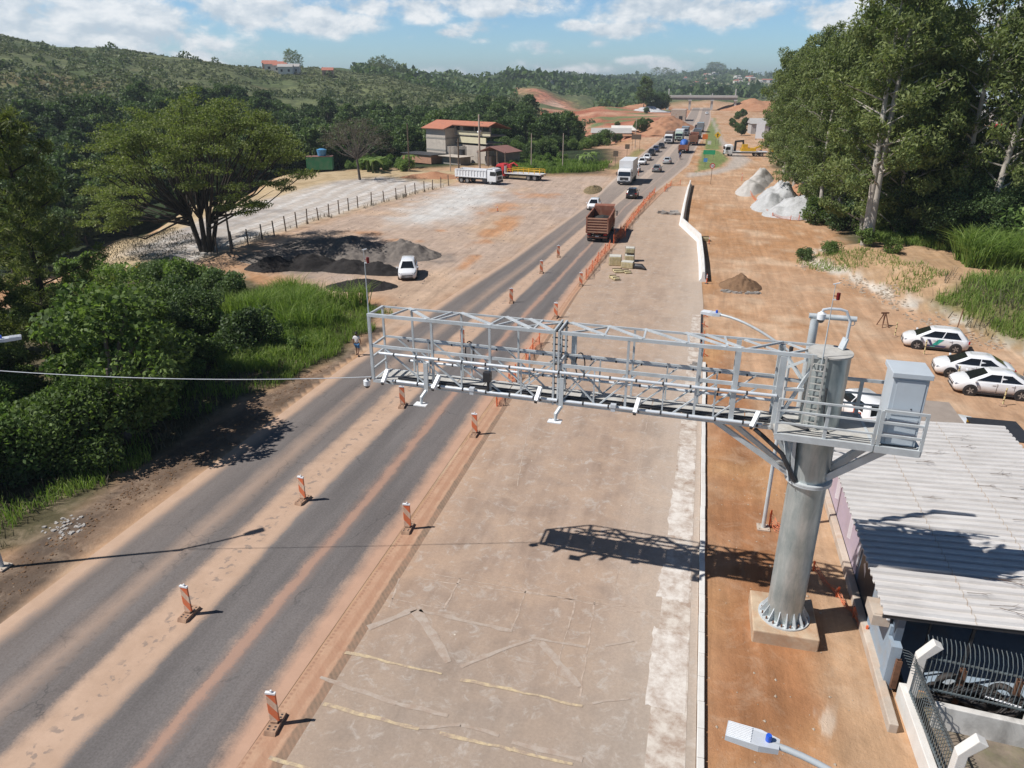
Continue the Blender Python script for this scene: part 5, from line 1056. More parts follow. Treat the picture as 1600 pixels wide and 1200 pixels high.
# orange safety nets
M['net']=mk('faded_orange_net',(0.66,0.20,0.09),.8,0,.15,2,(0.55,0.33,0.22),.5)
def net(label,pts,h,cat='safety net',sag=.2,cell=.09,group=None):
    t=thing('safety_net',label,cat,(pts[0][0],pts[0][1],0),0,group); O=Vector((pts[0][0],pts[0][1],0))
    mb=MB(); P=[Vector((p[0],p[1],0))-O for p in pts]; V=[];F=[]; th=.022
    def top(i,f):
        return P[i].lerp(P[i+1],f)
    for i in range(len(P)-1):
        L_=(P[i+1]-P[i]).length; n=max(3,int(L_/ (cell*2.2)))
        rows=6; 
        def pt(f,k):
            p=top(i,f); s=4*f*(1-f)*sag; z=.05+(h-s*h-.05)*k/rows; return p+Vector((math.sin(f*9+k)*.05,math.cos(f*7+k*2)*.05,z))
        for k in range(rows+1):
            for j in range(n): mb.beam(pt(j/n,k),pt((j+1)/n,k),th,.008)
        for j in range(n+1):
            for k in range(rows): mb.beam(pt(j/n,k),pt(j/n,k+1),.008,th)
    put('mesh',mb,M['net'],t)
    for p in P: mb=MB(); mb.beam(p,p+Vector((random.uniform(-.05,.05),0,h+.08)),.06); put('stake',mb,M['orange'],t)
    return t
NG='orange safety nets along the new pavement'
net('orange safety net on stakes beside the dump truck and the bale pile',[(-9.3,66),(-9.25,69.5),(-9.2,73.3),(-9.0,77.5),(-8.8,80)],1.0,group=NG)
net('orange safety net on stakes just past the dump truck',[(-8.7,83),(-8.5,88),(-8.2,93),(-8.1,98)],1.0,group=NG)
net('orange safety net on stakes along the track opposite the black car',[(-8.0,99),(-7.8,105),(-7.6,112),(-7.2,119),(-6.8,126)],1.0,group=NG)
net('crumpled orange net in a heap behind the dump truck wheels',[(-8.9,85.2),(-8.2,86),(-7.8,87.2),(-8.5,88)],1.3,sag=.4)
net('loose orange safety net hanging behind the gantry at the track edge',[(-9.9,36.2),(-9.9,37.6),(-9.85,38.9),(-9.9,40.5)],.9,sag=.5)
net('torn orange safety net seen through the middle of the gantry',[(-9.9,43.5),(-9.9,45.6),(-9.8,47.4)],.9,sag=.4)
net('orange safety net trailing past the gantry at the end of the pavement strip',[(-5.3,128),(-5.2,132),(-4.6,136),(-3,137.5)],.9,sag=.4)
net('red orange net around the foot of the lamp behind the gantry column',[(4.2,27.3),(4.7,26.6),(5.1,26.2)],.7,sag=.3)
net('fallen orange net lying against the building footing right of the column',[(5.6,24.6),(6.2,23.2),(6.6,22.2),(6.8,21.3)],.35,sag=.5)
net('low orange net in front of the white gravel heaps',[(8.6,128),(9.2,118),(10.4,106),(12.5,104),(15.6,105)],.6,sag=.35)
def delin(label,x,y,h=1.0,group=None,mat='orange'):
    t=thing('delineator_post',label,'post',(x,y,0),random.uniform(0,1),group); mb=MB(); mb.tube([(0,0,.04),(0,0,h*.9),(0,0,h)],[.055,.045,.03],10); p=put('tube',mb,M[mat],t,sm=40)
    mb=MB(); mb.cyl((0,0,h*.62),.056,.1,10); mb.cyl((0,0,h*.8),.053,.1,10); put('reflective_band',mb,M['white'],p); mb=MB(); mb.cyl((0,0,0),.19,.05,12,.15); put('foot',mb,M['dark'],t); return t
delin('orange delineator post beside the netted lamp foot behind the gantry column',4.75,27.4,1.25)
delin('orange delineator post in front of the right white gravel heap',13.6,104.2,1.2)
delin('orange delineator post at the left foot of the grey gravel heap',8.0,146.5,1.5)
delin('orange delineator post by the end of the white concrete barrier',1.65,67.3,.9)
delin('orange delineator post next to the sack beyond the white concrete barrier',1.9,85.6,.9)
delin('orange delineator post on the track opposite the first queuing car',-11.6,150.5,1.5)
delin('small orange post lying in the gravelled yard near the pale heap',-27.5,101.8,.8)
# white concrete barrier
prof=[(-.30,0),(.30,0),(.30,.08),(.14,.32),(.09,.86),(-.09,.86),(-.14,.32),(-.30,.08)]
path=[(1.31,67.8),(1.2,75),(.85,86.4),(-1.5,96.8),(-1.52,110),(-1.45,124),(-1.3,137.6)]; mb=MB(); rings=[]
for i,(x,y) in enumerate(path):
    a=Vector(path[max(i-1,0)]); b=Vector(path[min(i+1,len(path)-1)]); d=(b-a).normalized(); n=Vector((d.y,-d.x)); rings.append([(x+n.x*p*1.15,y+n.y*p*1.15,z*1.1) for p,z in prof])
mb.loft(rings); o=put('concrete_barrier',mb,mk('bright_barrier_concrete',(0.72,0.71,0.68),.8,0,.06,.8,(0.5,0.38,0.28),.3),sm=20); tag(o,'long white concrete barrier with a kink along the right edge of the new pavement','barrier')
# ---------------------------------------------------------------- heaps
def heap(name,label,cat,cx,cy,rx,ry,h,mat,seed,rz=0,peaks=None,rough=.12,group=None,n=46):
    xs=np.linspace(-1.15,1.15,n); X,Y=np.meshgrid(xs,xs); pk=peaks or [(0,0,1,1)]; Z=np.zeros_like(X)
    for (px,py,s,a) in pk:
        r=np.hypot((X-px)/s,(Y-py)/s); Z=np.maximum(Z,a*np.clip(1.12-np.sqrt(r*r+.05)*1.1,0,1))
    wv=fbm(X*3+seed,Y*3,4,seed); Z=Z*(.6+.8*wv); Z=h*Z+ (fbm(X*9,Y*9+seed,3,seed+4)-.5)*rough*h*np.clip(Z*5,0,1)
    Z=np.where(Z>.01,Z,-.12); c,s=math.cos(rz),math.sin(rz); xx,yy=X*rx,Y*ry
    ii=np.arange(n*n).reshape(n,n); q=np.stack([ii[:-1,:-1],ii[:-1,1:],ii[1:,1:],ii[1:,:-1]],-1).reshape(-1,4); me=bpy.data.meshes.new(name)
    fastmesh(me,np.stack([c*xx-s*yy,s*xx+c*yy,Z],-1).reshape(-1,3),q); me.materials.append(mat); o=bpy.data.objects.new(name,me); COL.objects.link(o); o.location=(cx,cy,zt(cx,cy)); return tag(o,label,cat,group)
def stonemat(name,c1,c2,sc=5,d=.6):
    m,nt,N,L,B=newmat(name); g=N.new('ShaderNodeNewGeometry').outputs['Position']; n=noise(N,L,g,sc,8,.8); n2=noise(N,L,g,sc*.15,4); a=mth(N,L,'MULTIPLY_ADD',n2.outputs[0],.5,mth(N,L,'MULTIPLY',n.outputs[0],.6)); r=ramp(N,[(.3,c1),(.75,c2)]); L.new(a,r.inputs[0]); L.new(r.outputs[0],B.inputs['Base Color']); B.inputs['Roughness'].default_value=.95; B.inputs['Specular IOR Level'].default_value=.15; bump(N,L,n.outputs[0],B,d,.2); return m
M['millings']=stonemat('asphalt_millings',(0.11,0.098,0.09),(0.25,0.215,0.185)); M['blackheap']=stonemat('black_tar_gravel',(0.014,0.013,0.013),(0.05,0.045,0.043)); M['whitegravel']=stonemat('white_gravel',(0.34,0.34,0.34),(0.66,0.66,0.65),4,1.0); M['greygravel']=stonemat('pale_grey_gravel',(0.38,0.35,0.32),(0.58,0.55,0.51),4); M['brownsoil']=stonemat('brown_spoil',(0.13,0.075,0.045),(0.29,0.18,0.105)); M['redsoil']=stonemat('red_spoil',(0.3,0.13,0.07),(0.48,0.27,0.16),2)
hg='dark gravel heaps in the left yard'
hp=[('wide grey brown heap of asphalt millings at the back of the dark gravel yard',-39.5,74.0,6.5,4.0,1.3,'millings',[(-.3,0,.75,.8),(.35,.1,.7,1)],3),
('pointed grey heap of millings behind the white parked car',-29.8,71.5,4.2,3.4,1.7,'millings',[(0,0,1,1),(-.5,.1,.6,.6)],5),
('grey brown heap of millings in the middle of the dark gravel yard',-34.8,70.5,4.6,3.4,1.9,'millings',[(0,0,1,1),(.5,-.2,.6,.7)],8),
('low grey heap of millings near the shaded tree bushes',-41.5,67.0,5.0,3.2,1.1,'millings',[(0,0,1,1),(.5,.2,.5,.7)],11),
('black gravel heap in the middle of the dark gravel yard',-38.0,63.6,5.2,2.8,1.6,'blackheap',[(-.4,0,.6,.8),(.3,.1,.7,1)],13),
('black gravel heap directly left of the white parked car',-31.2,64.0,4.6,2.6,1.4,'blackheap',[(-.3,.1,.7,1),(.4,0,.6,.8)],17),
('low black gravel heap in front of the white parked car',-28.6,58.6,3.4,2.0,.8,'blackheap',[(0,0,1,1)],19)]
for lb,x,y,rx,ry,h,mt,pk,sd in hp: heap('gravel_heap',lb,'heap',x,y,rx,ry,h,M[mt],sd,.1*(sd%7)-.3,pk,.34,hg,64)
wg='pale gravel heaps beside the eucalyptus grove'
heap('gravel_heap','long pale grey gravel heap farthest up the dirt beside the grove','heap',10.2,141,3.8,15,2.7,M['greygravel'],23,-.18,[(0,.5,.6,.9),(0,.0,.6,.8),(0,-.45,.6,.8)],.1,wg)
heap('gravel_heap','white stone heap in the middle of the row of pale heaps','heap',12.0,122,4.6,12,2.9,M['whitegravel'],27,-.2,[(0,.35,.7,.9),(.3,.0,.6,1),(0,-.45,.6,.8)],.3,wg)
heap('gravel_heap','large white gravel heap nearest the pair of pale trunks','heap',13.6,109.5,5.0,6.5,2.9,M['whitegravel'],31,-.1,[(.1,.1,.9,1),(-.4,-.2,.5,.5)],.12,wg)
heap('earth_mound','red earth mound between the white heaps and the grove','heap',16.2,126,3.0,7,2.4,M['redsoil'],33,0,None,.2)
heap('soil_heap','brown soil heap with grey stones on the orange dirt right of the pavement','heap',4.6,66.9,1.95,2.4,1.15,M['brownsoil'],37,0,[(0,.05,1,1),(-.3,-.2,.6,.5)],.2)
heap('earth_mound','small grass topped earth mound on the road shoulder in front of the box truck','heap',-17.4,127.5,1.6,5.5,.8,mk('dry_grass_mound',(0.16,0.125,0.06),.95,0,.3,3,(0.35,0.22,0.12),.5),39,.05,None,.3)
heap('earth_mound','red earth bank at the far left corner of the gravelled yard','heap',-50,138,7,3,1.0,M['redsoil'],41,.2,[(0,0,1,1),(-.5,0,.5,.6)],.3)
rk=stonemat('grey_rubble',(0.2,0.18,0.16),(0.42,0.39,0.36),6)
def rubble(cx,cy,rx,ry,n,s0,s1,seed,name,label,cat,mat):
    mb=MB(); rr=random.Random(seed)
    for i in range(n):
        a=rr.uniform(0,2*PI); r=math.sqrt(rr.random()); x=cx+math.cos(a)*rx*r; y=cy+math.sin(a)*ry*r; s=rr.uniform(s0,s1); z=zt(x,y)
        vs=[]; 
        for k in range(8): vs.append((x+(1 if k&1 else -1)*s*rr.uniform(.35,.6),y+(1 if k&2 else -1)*s*rr.uniform(.35,.6),z-.03+(s*rr.uniform(.4,.8) if k&4 else 0)))
        mb.add(vs,[(0,1,3,2),(4,6,7,5),(0,4,5,1),(1,5,7,3),(3,7,6,2),(2,6,4,0)])
    o=put(name,mb,mat); o['kind']='stuff'; return o
rubble(4.6,64.9,1.7,.55,130,.1,.26,5,'rubble','','',rk)
for i,(x,y,a,b) in enumerate([(12.2,76.5,1.6,2.2),(14.8,70.5,1.0,2.2),(16.7,65,1.0,3),(18.6,60.6,1.6,2),(20.6,55.4,1.2,1.8),(16.2,67.5,1.5,2)]): rubble(x,y,a*1.2,b,90,.04,.2,50+i,'rubble','','',stonemat('pale_rubble_%d'%i,(0.36,0.28,0.2),(0.54,0.46,0.37),5) if i==0 else bpy.data.materials['pale_rubble_0'])
for i,(x,y,a,b,n) in enumerate([(-23.4,20.5,.7,3.4,160),(-22.9,27,.8,4,150),(-22.4,35,.6,4,90)]): rubble(x,y,a,b,n,.03,.10,80+i,'rubble','','',M['brownsoil'])
rubble(-24.2,20.2,.9,.9,60,.04,.14,90,'rubble','','',M['greygravel'])
# bales of sheeting on the pavement
M['bale']=mk('yellow_green_bale',(0.47,0.39,0.21),.85,0,.2,6,(0.6,0.54,0.42),.5,.4,20); M['baletop']=mk('pale_bale_cover',(0.60,0.58,0.51),.8,0,.12,5)
def bale(label,x,y,z,rz,d,cover=True,gr='stacked bales on the new pavement'):
    t=thing('bale',label,'bale',(x,y,z),rz,gr); mb=MB(); d=tuple(v*.82 for v in d); mb.box((0,0,d[2]/2),d); put('wrapping',mb,M['bale'],t,bevel=.08)
    if cover: mb=MB(); mb.box((0,0,d[2]+.02),(d[0]*.96,d[1]*.96,.1)); put('cover',mb,M['baletop'],t,bevel=.04)
    mb=MB()
    for s in (-.28,.28): mb.box((0,s*d[1],d[2]/2),(d[0]+.03,.05,d[2]+.14))
    put('strap',mb,M['wood'],t)
bale('large pale topped bale at the left of the bale stack',-7.35,72.6,.03,.1,(1.5,1.3,1.1)); bale('tall pale topped bale at the back of the bale stack',-6.1,74.6,.03,.05,(1.2,1.1,.75)); bale('small bale lying on top of the back bale',-6.1,74.7,.9,.1,(1.15,1.0,.6))
bale('dull bale at the right front of the bale stack',-6.0,71.6,.03,-.1,(1.5,1.0,.75)); bale('low yellow slab bale in front of the stack',-6.75,69.7,.03,.35,(1.1,1.5,.25),False); bale('low yellow slab bale right of the other slab',-5.9,69.6,.03,.5,(.8,1.4,.22),False); bale('loose narrow bundle lying nearest the gantry',-6.75,66.8,.03,.55,(.75,1.6,.3),False)
mb=MB(); mb.tube([(-5.3,71.5,.25),(-4.6,71.3,.3),(-4.2,71.0,.15)],[.3,.28,.1],8); o=put('black_sack',mb,M['dark'],sm=60); tag(o,'dark sack slumped at the right end of the bale stack','sack')
bale('dull sack like bale on the dirt beside the kink of the white barrier',1.35,87.3,0,.2,(1.3,1.0,.55),False)
rubble(-3.6,105.5,1.5,.8,26,.3,.8,61,'rubble','','',rk)
# concrete debris on the kerb slab behind the gantry
rubble(.9,45.2,.3,.5,14,.15,.4,66,'rubble','','',rk)
# small posts right of the building
def ypost(label,x,y):
    t=thing('yellow_post',label,'post',(x,y,0),0,'yellow striped posts by the parked cars'); mb=MB(); mb.cyl((0,0,0),.04,1.05,10); p=put('tube',mb,mk('pale_yellow_post',(0.62,0.53,0.27),.7,0,.1,4),t,sm=40); mb=MB()
    for z in (.25,.55,.85): mb.cyl((0,0,z),.042,.07,10)
    put('dark_band',mb,M['rust'],p); mb=MB(); mb.cyl((0,0,0),.22,.06,10,.12); put('foot',mb,M['dustybase'],t)
ypost('thin yellow post standing left of the nose of the hatchback with teal graphic',14.95,55.2); ypost('thin yellow post in front of the wheel of the hatchback with teal graphic',15.95,51.4); ypost('thin yellow post between the two white sedans',16.6,46.6); ypost('thin yellow post beside the rear door of the nearest white sedan',18.1,43.4)
t=thing('trestle','rusty red folding trestle on the dirt by the rubble edge','trestle',(14.6,57.5,0),.3)
for a in (-1,1):
    mb=MB(); mb.beam((-.25,a*.4,0),(-.05,0,1.05),.06); mb.beam((.25,a*.4,0),(.05,0,1.05),.06); put('leg',mb,M['rust'],t)
mb=MB(); mb.beam((-.3,0,1.05),(.3,0,1.05),.08,.1); put('top_bar',mb,M['rust'],t)
mb=MB(); mb.beam((19.3,56.6,0),(19.55,56.9,1.9),.06); o=put('steel_post',mb,M['rust']); tag(o,'thin rusty pole stuck in the bank behind the hatchback with teal graphic','pole')
mb=MB(); mb.tube([(12.2,82.2,0),(12.2,82.2,.75),(12.2,82.2,.8)],[.3,.27,.25],12); o=put('tree_stump',mb,M['greybark'],sm=40); tag(o,'short cut tree stump on the dirt left of the pair of pale trunks','stump')
t=thing('work_frame','orange welded frame with small tank on the dirt behind the gantry column','frame',(8.6,37.5,0),.2)
mb=MB(); 
for x in (-.6,.6):
    for y in (-.4,.4): mb.beam((x,y,0),(x,y,1.3),.05)
for z in (.5,1.3):
    for y in (-.4,.4): mb.beam((-.6,y,z),(.6,y,z),.05)
put('frame',mb,M['orange'],t); mb=MB(); mb.cyl((.1,0,.5),.25,.5,14); put('tank',mb,M['white'],t,sm=40)
# pickup behind the column and clutter
t=car('pickup_truck','white roofed dark pickup parked behind the gantry platform','pickup','suv','white',(9.7,39.6,0),.35)
t=thing('tarpaulin_heap','blue tarpaulin heap left of the equipment cabinet','tarpaulin',(11.1,38.0,0),0); mb=MB(); mb.tube([(0,0,0),(0,0,.8),(0,0,1.3)],[.9,.75,.25],10); put('cover',mb,M['bluetarp'],t,sm=60); mb=MB(); mb.cyl((-.9,-.6,0),.3,.7,12); put('drum',mb,M['lampblue'],t,sm=40)
mb=MB(); mb.beam((9.9,37.6,.6),(10.5,37.5,.62),.25,.2); mb.beam((9.9,37.6,0),(9.9,37.6,.6),.06); o=put('yellow_bag',mb,mk('lime_bag',(0.55,0.75,0.05),.6)); tag(o,'bright lime bag on the ground behind the gantry platform','bag')
car('van','white car nose seen between the grey flat roof and the black shelter','car','hatch','white',(13.6,36.6,0),2.8)
# ---------------------------------------------------------------- signs
def sign(name,label,x,y,w,h,zc,mat,face=None,posts=(0,),cat='sign',back=None):
    t=thing(name,label,cat,(x,y,zt(x,y)),0); mb=MB(); mb.box((0,0,zc),(w,.04,h)); p=put('panel',mb,mat,t)
    for px in posts: mb=MB(); mb.beam((px,.05,0),(px,.05,zc),.08); put('post',mb,M['wood'],t)
    return t
t=thing('speed_sign','round white speed limit sign with red ring reading 50 on a short post','sign',(2.3,140.2,0),0)
mb=MB(); mb.tube([(0,.03,3.25),(0,.0,3.25)],.46,24); put('panel',mb,M['white'],t); mb=MB(); mb.tube([(0,0,3.25)]+[(0,-.012,3.25)],.62,24); 
rr=MB(); n=28; vs=[]; 
for r in (.33,.47):
    for k in range(n): a=2*PI*k/n; vs.append((math.cos(a)*r,-.02,3.25+math.sin(a)*r))
rr.add(vs,[(k,(k+1)%n,n+(k+1)%n,n+k) for k in range(n)]); put('red_ring',rr,M['red'],t)
def textmesh(body,size,mat,parent,loc,rot):
    cu_=bpy.data.curves.new('lettering','FONT'); cu_.body=body; cu_.size=size; cu_.align_x='CENTER'; cu_.align_y='CENTER'; cu_.extrude=.004
    tmp=bpy.data.objects.new('tmp',cu_); COL.objects.link(tmp); me=bpy.data.meshes.new_from_object(tmp.evaluated_get(bpy.context.evaluated_depsgraph_get())); bpy.data.objects.remove(tmp); me.materials.clear(); me.materials.append(mat); o=bpy.data.objects.new('lettering',me); COL.objects.link(o); o.parent=parent; o.location=loc; o.rotation_euler=rot; return o
textmesh('50',.46,M['dark'],t,(0,-.03,3.25),(PI/2,0,0)); mb=MB(); mb.beam((0,.05,0),(0,.05,3.2),.09); put('post',mb,M['wood'],t)
GS=mk('green_sign_face',(0.03,0.33,0.16),.5); YS=mk('yellow_sign_face',(0.78,0.46,0.02),.5); OS=mk('orange_sign_face',(0.78,0.2,0.04),.5); BS_=mk('blue_sign_face',(0.08,0.25,0.55),.5)
sign('direction_sign','green direction sign board on the grass island',2.0,184,2.7,1.0,2.0,GS,posts=(-1.0,1.0)); sign('service_sign','small blue sign below the green board on the grass island',1.2,169,.8,.8,1.6,BS_)
ys=thing('warning_sign','yellow diamond warning sign with black arrow at the fork of the side road','sign',(4.5,236,0),0); mb=MB(); mb.prism([(-1.0,2.7),(0,1.7),(1.0,2.7),(0,3.7)],'y',-.03,.03); put('panel',mb,YS,ys); mb=MB(); mb.prism([(-.1,2.15),(.1,2.15),(.1,2.85),(.32,2.85),(0,3.25),(-.32,2.85),(-.1,2.85)],'y',-.06,-.035); put('arrow',mb,M['dark'],ys)
for s in (-.4,.4): mb=MB(); mb.beam((s,.06,0),(s,.06,3),.09); put('post',mb,M['wood'],ys)
sign('warning_sign','orange works sign on the left edge of the grass island',.9,236,1.6,1.4,2.2,OS,posts=(-.5,.5)); sign('notice_board','small pale board low on the grass island between the orange and yellow signs',2.2,226,1.0,1.0,1.2,M['wconc'])
sign('warning_sign','dark backed rectangular sign above the red bank by the queue',-17.2,208,2.6,1.3,3.6,M['wood'],posts=(-1,1)); sign('round_sign','dark backed round sign over the grassy bank by the queue',-17.6,188,1.1,1.1,2.6,M['wood']); sign('round_sign','dark backed square sign behind the box truck at the foot of the red bank',-18.2,168,1.1,1.2,2.6,M['wood'])
# ---------------------------------------------------------------- vegetation
def unit(n,rng): v=rng.normal(size=(n,3)); return v/np.linalg.norm(v,axis=1,keepdims=True)
def leaves(C,size,rng,aspect=.5,up=.35,droop=0.0):
    "one rhombic leaf face per centre"
    n=len(C); nrm=unit(n,rng)+np.array((0,0,up)); nrm/=np.linalg.norm(nrm,axis=1,keepdims=True)
    t=unit(n,rng)+np.array((0,0,-droop)); t-=nrm*(t*nrm).sum(1,keepdims=True); t/=np.linalg.norm(t,axis=1,keepdims=True)+1e-9
    b=np.cross(nrm,t); s=np.asarray(size).reshape(-1,1)*np.ones((n,1))
    V=np.stack([C-t*s*.5,C+b*s*aspect*.5,C+t*s*.5,C-b*s*aspect*.5],1).reshape(-1,3)
    return V,np.arange(4*n).reshape(n,4)
def leafmesh(name,C,size,rng,mat,**k):
    V,Q=leaves(C,size,rng,**k); me=bpy.data.meshes.new(name); fastmesh(me,V,Q,False); me.materials.append(mat); return me
def cloud(centres,radii,per,rng,shell=.5):
    out=[]
    for c,r in zip(centres,radii):
        n=int(per*rng.uniform(.7,1.3)); u=unit(n,rng); q=(shell+(1-shell)*rng.random(n)**.6)[:,None]; out.append(np.array(c)+u*q*np.array(r))
    return np.concatenate(out)
def link(name,me,parent,loc=None):
    o=bpy.data.objects.new(name,me); COL.objects.link(o); o.parent=parent
    if loc is not None: o.location=loc
    return o
LF={}
LF['euc']=leafmat('eucalyptus_leaf',(0.066,0.094,0.032),(0.16,0.20,0.068),(0.30,0.335,0.13),.38,.25)
LF['forest']=leafmat('forest_leaf',(0.038,0.062,0.023),(0.085,0.135,0.048),(0.165,0.22,0.08),.3,.12,.28)
LF['flat']=leafmat('flat_crown_leaf',(0.068,0.092,0.024),(0.155,0.19,0.052),(0.28,0.31,0.095),.38,.35)
LF['pine']=leafmat('pine_needle',(0.055,0.075,0.022),(0.145,0.17,0.05),(0.31,0.32,0.11),.38,.5)
LF['bush']=leafmat('bush_leaf',(0.055,0.088,0.026),(0.135,0.20,0.055),(0.27,0.35,0.105),.38,.5,.28)
LF['bright']=leafmat('bright_shrub_leaf',(0.06,0.11,0.026),(0.14,0.22,0.055),(0.25,0.33,0.10),.35,.5)
LF['grass']=leafmat('long_grass_blade',(0.09,0.15,0.028),(0.18,0.27,0.055),(0.33,0.39,0.12),.4,.35)
LF['dry']=leafmat('dry_twig_foliage',(0.06,0.05,0.035),(0.11,0.095,0.065),(0.17,0.15,0.10),.1,.4)
LF['scrub']=leafmat('hill_scrub_leaf',(0.09,0.11,0.05),(0.135,0.155,0.075),(0.19,0.20,0.10),.25,.02)
LF['hillwood']=leafmat('hill_wood_leaf',(0.055,0.078,0.034),(0.10,0.135,0.058),(0.155,0.185,0.085),.25,.02)
LF['yellow']=leafmat('yellow_blossom',(0.5,0.3,0.01),(0.65,0.42,0.02),(0.75,0.5,0.05),.2,1)
# --- prototypes (made once, moved to their first place later)
def tree(name,crown,trunk,bark,label,cat='tree',group=None):
    t=thing(name,label,cat,(0,0,-500),0,group)
    if trunk is not None: put('trunk',trunk,bark,t,sm=50)
    link('crown',crown,t); return t
def broad(seed,H=11,R=4.6,leaf='forest',per=120,M_=38,size=.62,label='',group=None,name='forest_tree'):
    rng=np.random.default_rng(seed); rr=random.Random(seed); cs=[];rs=[]; mb=MB(); mb.tube([(0,0,-.5),(.1,.05,H*.3),(.15,0,H*.5)],[.26,.2,.12],8)
    for i in range(M_):
        z=rr.uniform(-.9,1); a=rr.uniform(0,2*PI); rad=math.sqrt(max(0,1-z*z))*rr.uniform(.45,1); c=(math.cos(a)*rad*R*.86,math.sin(a)*rad*R*.86,H*.56+z*H*.36+rr.uniform(-.4,.4)); cs.append(c); q=R*rr.uniform(.2,.36); rs.append((q,q,q*.75))
        if i%4==0: mb.tube([(.1,.03,H*.34),(c[0]*.5,c[1]*.5,H*.34+(c[2]-H*.34)*.6),c],[.11,.07,.03],5)
    C=cloud(cs,rs,per,rng); me=leafmesh('crown',C,rng.uniform(.6,1.3,len(C))*size,rng,LF[leaf],aspect=.62,up=.6); return tree(name,me,mb,M['greybark'],label,'tree',group)
def euc(seed,H=25,low=.25,spread=1.0,label='',group=None,per=230):
    rng=np.random.default_rng(seed); rr=random.Random(seed); mb=MB(); lx,ly=rr.uniform(-.8,.8),rr.uniform(-.8,.8)
    def tp(u): return Vector((lx*u+.3*math.sin(u*5+seed),ly*u+.25*math.cos(u*4+seed)-.25,H*u))
    mb.tube([tp(u)+Vector((0,0,-.6 if u==0 else 0)) for u in np.linspace(0,.97,14)],[.33*(1-u)**.8+.04 for u in np.linspace(0,.97,14)],9); cs=[];rs=[]
    nb=34
    for i in range(nb):
        u=low+(1-low)*(i+.5)/nb; a=i*2.399+rr.uniform(-.4,.4); Lb=spread*(1.4+3.6*math.sin(min(1,(1-u)*1.5+.12)*PI/2))*rr.uniform(.65,1.2); p=tp(u); d=Vector((math.cos(a),math.sin(a),rr.uniform(.25,.9))).normalized(); q=p+d*Lb*.6; e=q+Vector((d.x,d.y,rr.uniform(-.1,.5)))*Lb*.45
        mb.tube([p,q,e],[.09*(1.2-u)+.02,.05,.015],5)
        for f in (.55,.8,1.0):
            c=p.lerp(e,f)+Vector((rr.uniform(-.5,.5),rr.uniform(-.5,.5),rr.uniform(-.5,.4))); r=rr.uniform(.75,1.35); cs.append(c); rs.append((r*1.05,r*1.05,r*.85))
    for k in range(4): c=tp(.96)+Vector((rr.uniform(-.8,.8),rr.uniform(-.8,.8),rr.uniform(-.6,.7))); cs.append(c); rs.append((1,1,1))
    C=cloud([tuple(c) for c in cs],rs,per*.5,rng,.25); me=leafmesh('crown',C,rng.uniform(.28,.62,len(C)),rng,LF['euc'],aspect=.36,up=.15,droop=.7); return tree('eucalyptus_tree',me,mb,M['palebark'],label,'tree',group)
def bush(seed,R=1.5,H=2.2,leaf='bush',n=2600,size=.2,name='bush',label='',group=None,blobs=14):
    rng=np.random.default_rng(seed); rr=random.Random(seed); cs=[];rs=[]; mb=MB()
    for i in range(blobs):
        a=rr.uniform(0,2*PI); rad=rr.uniform(0,.75)*R; z=H*(.2+.62*rr.random()*(1-.5*rad/R)); cs.append((math.cos(a)*rad,math.sin(a)*rad,z)); q=R*rr.uniform(.28,.45); rs.append((q,q,q*.9)); mb.tube([(0,0,-.3),(math.cos(a)*rad*.5,math.sin(a)*rad*.5,z*.6),cs[-1]],[.05,.035,.015],5)
    C=cloud(cs,rs,n/blobs,rng,.35); C=C[C[:,2]>-.05]; me=leafmesh('foliage',C,rng.uniform(.6,1.4,len(C))*size,rng,LF[leaf],aspect=.55,up=.6)
    t=thing(name,label,'bush',(0,0,-500),0,group); put('stems',mb,M['greybark'],t); link('foliage',me,t); return t
class Placer:
    "first call moves the prototype, later calls copy it"
    def __init__(s,protos): s.p=protos; s.used=[False]*len(protos); s.i=0
    def __call__(s,x,y,sc=1.0,rz=None,z=None,label=None,group=None,k=None):
        k=s.i%len(s.p) if k is None else k; s.i+=1; o=s.p[k]
        if s.used[k]: o=copytree(o)
        s.used[k]=True; o.location=(x,y,zt(x,y)-.1 if z is None else z); o.rotation_euler=(0,0,random.uniform(0,2*PI) if rz is None else rz); o.scale=sc if isinstance(sc,tuple) else (sc,sc,sc)
        if label: o['label']=label
        if group: o['group']=group
        return o
def inpoly(x,y,poly): return float(sdpoly(np.array([x]),np.array([y]),poly)[0])
def scatter(poly,n,mind,seed,cond=None):
    rr=random.Random(seed); xs=[p[0] for p in poly]; ys=[p[1] for p in poly]; out=[]; tries=0
    while len(out)<n and tries<n*60:
        tries+=1; x,y=rr.uniform(min(xs),max(xs)),rr.uniform(min(ys),max(ys))
        if inpoly(x,y,poly)<0 or (cond and not cond(x,y)): continue
        if any((x-a)**2+(y-b)**2<mind*mind for a,b in out): continue
        out.append((x,y))
    return out
# --- eucalyptus grove
EG='eucalyptus trees of the grove on the right'; EL='slender eucalyptus deep in the grove, its crown merging with its neighbours'
E=Placer([euc(s,25,.22,1.0,EL,EG) for s in (3,5,8,13)]+[euc(s,21,.06,1.15,EL,EG,330) for s in (17,19)])
E(16.8,81.4,1.02,1.2,k=0,label='tall eucalyptus with pale trunk at the grove edge, left one of the close pair',group=EG)
E(17.75,81.0,1.06,4.0,k=3,label='tall eucalyptus with whitest trunk at the grove edge, right one of the close pair',group=EG)
E(16.0,104.8,.82,k=1,label='slim eucalyptus with thin pale trunk right behind the large white gravel heap',group=EG)
E(17.6,107.6,.9,k=2,label='slim pale trunked eucalyptus next to the white gravel heap, second from the heap',group=EG)
E(17.2,122,.95,k=4,label='bushy eucalyptus on the left outline of the grove behind the white heaps',group=EG); E(16.6,140,.95,k=5,label='eucalyptus on the left outline of the grove behind the long pale heap',group=EG)
E(17.0,160,.95,k=4,label='eucalyptus at the far left end of the grove above the tow truck',group=EG)
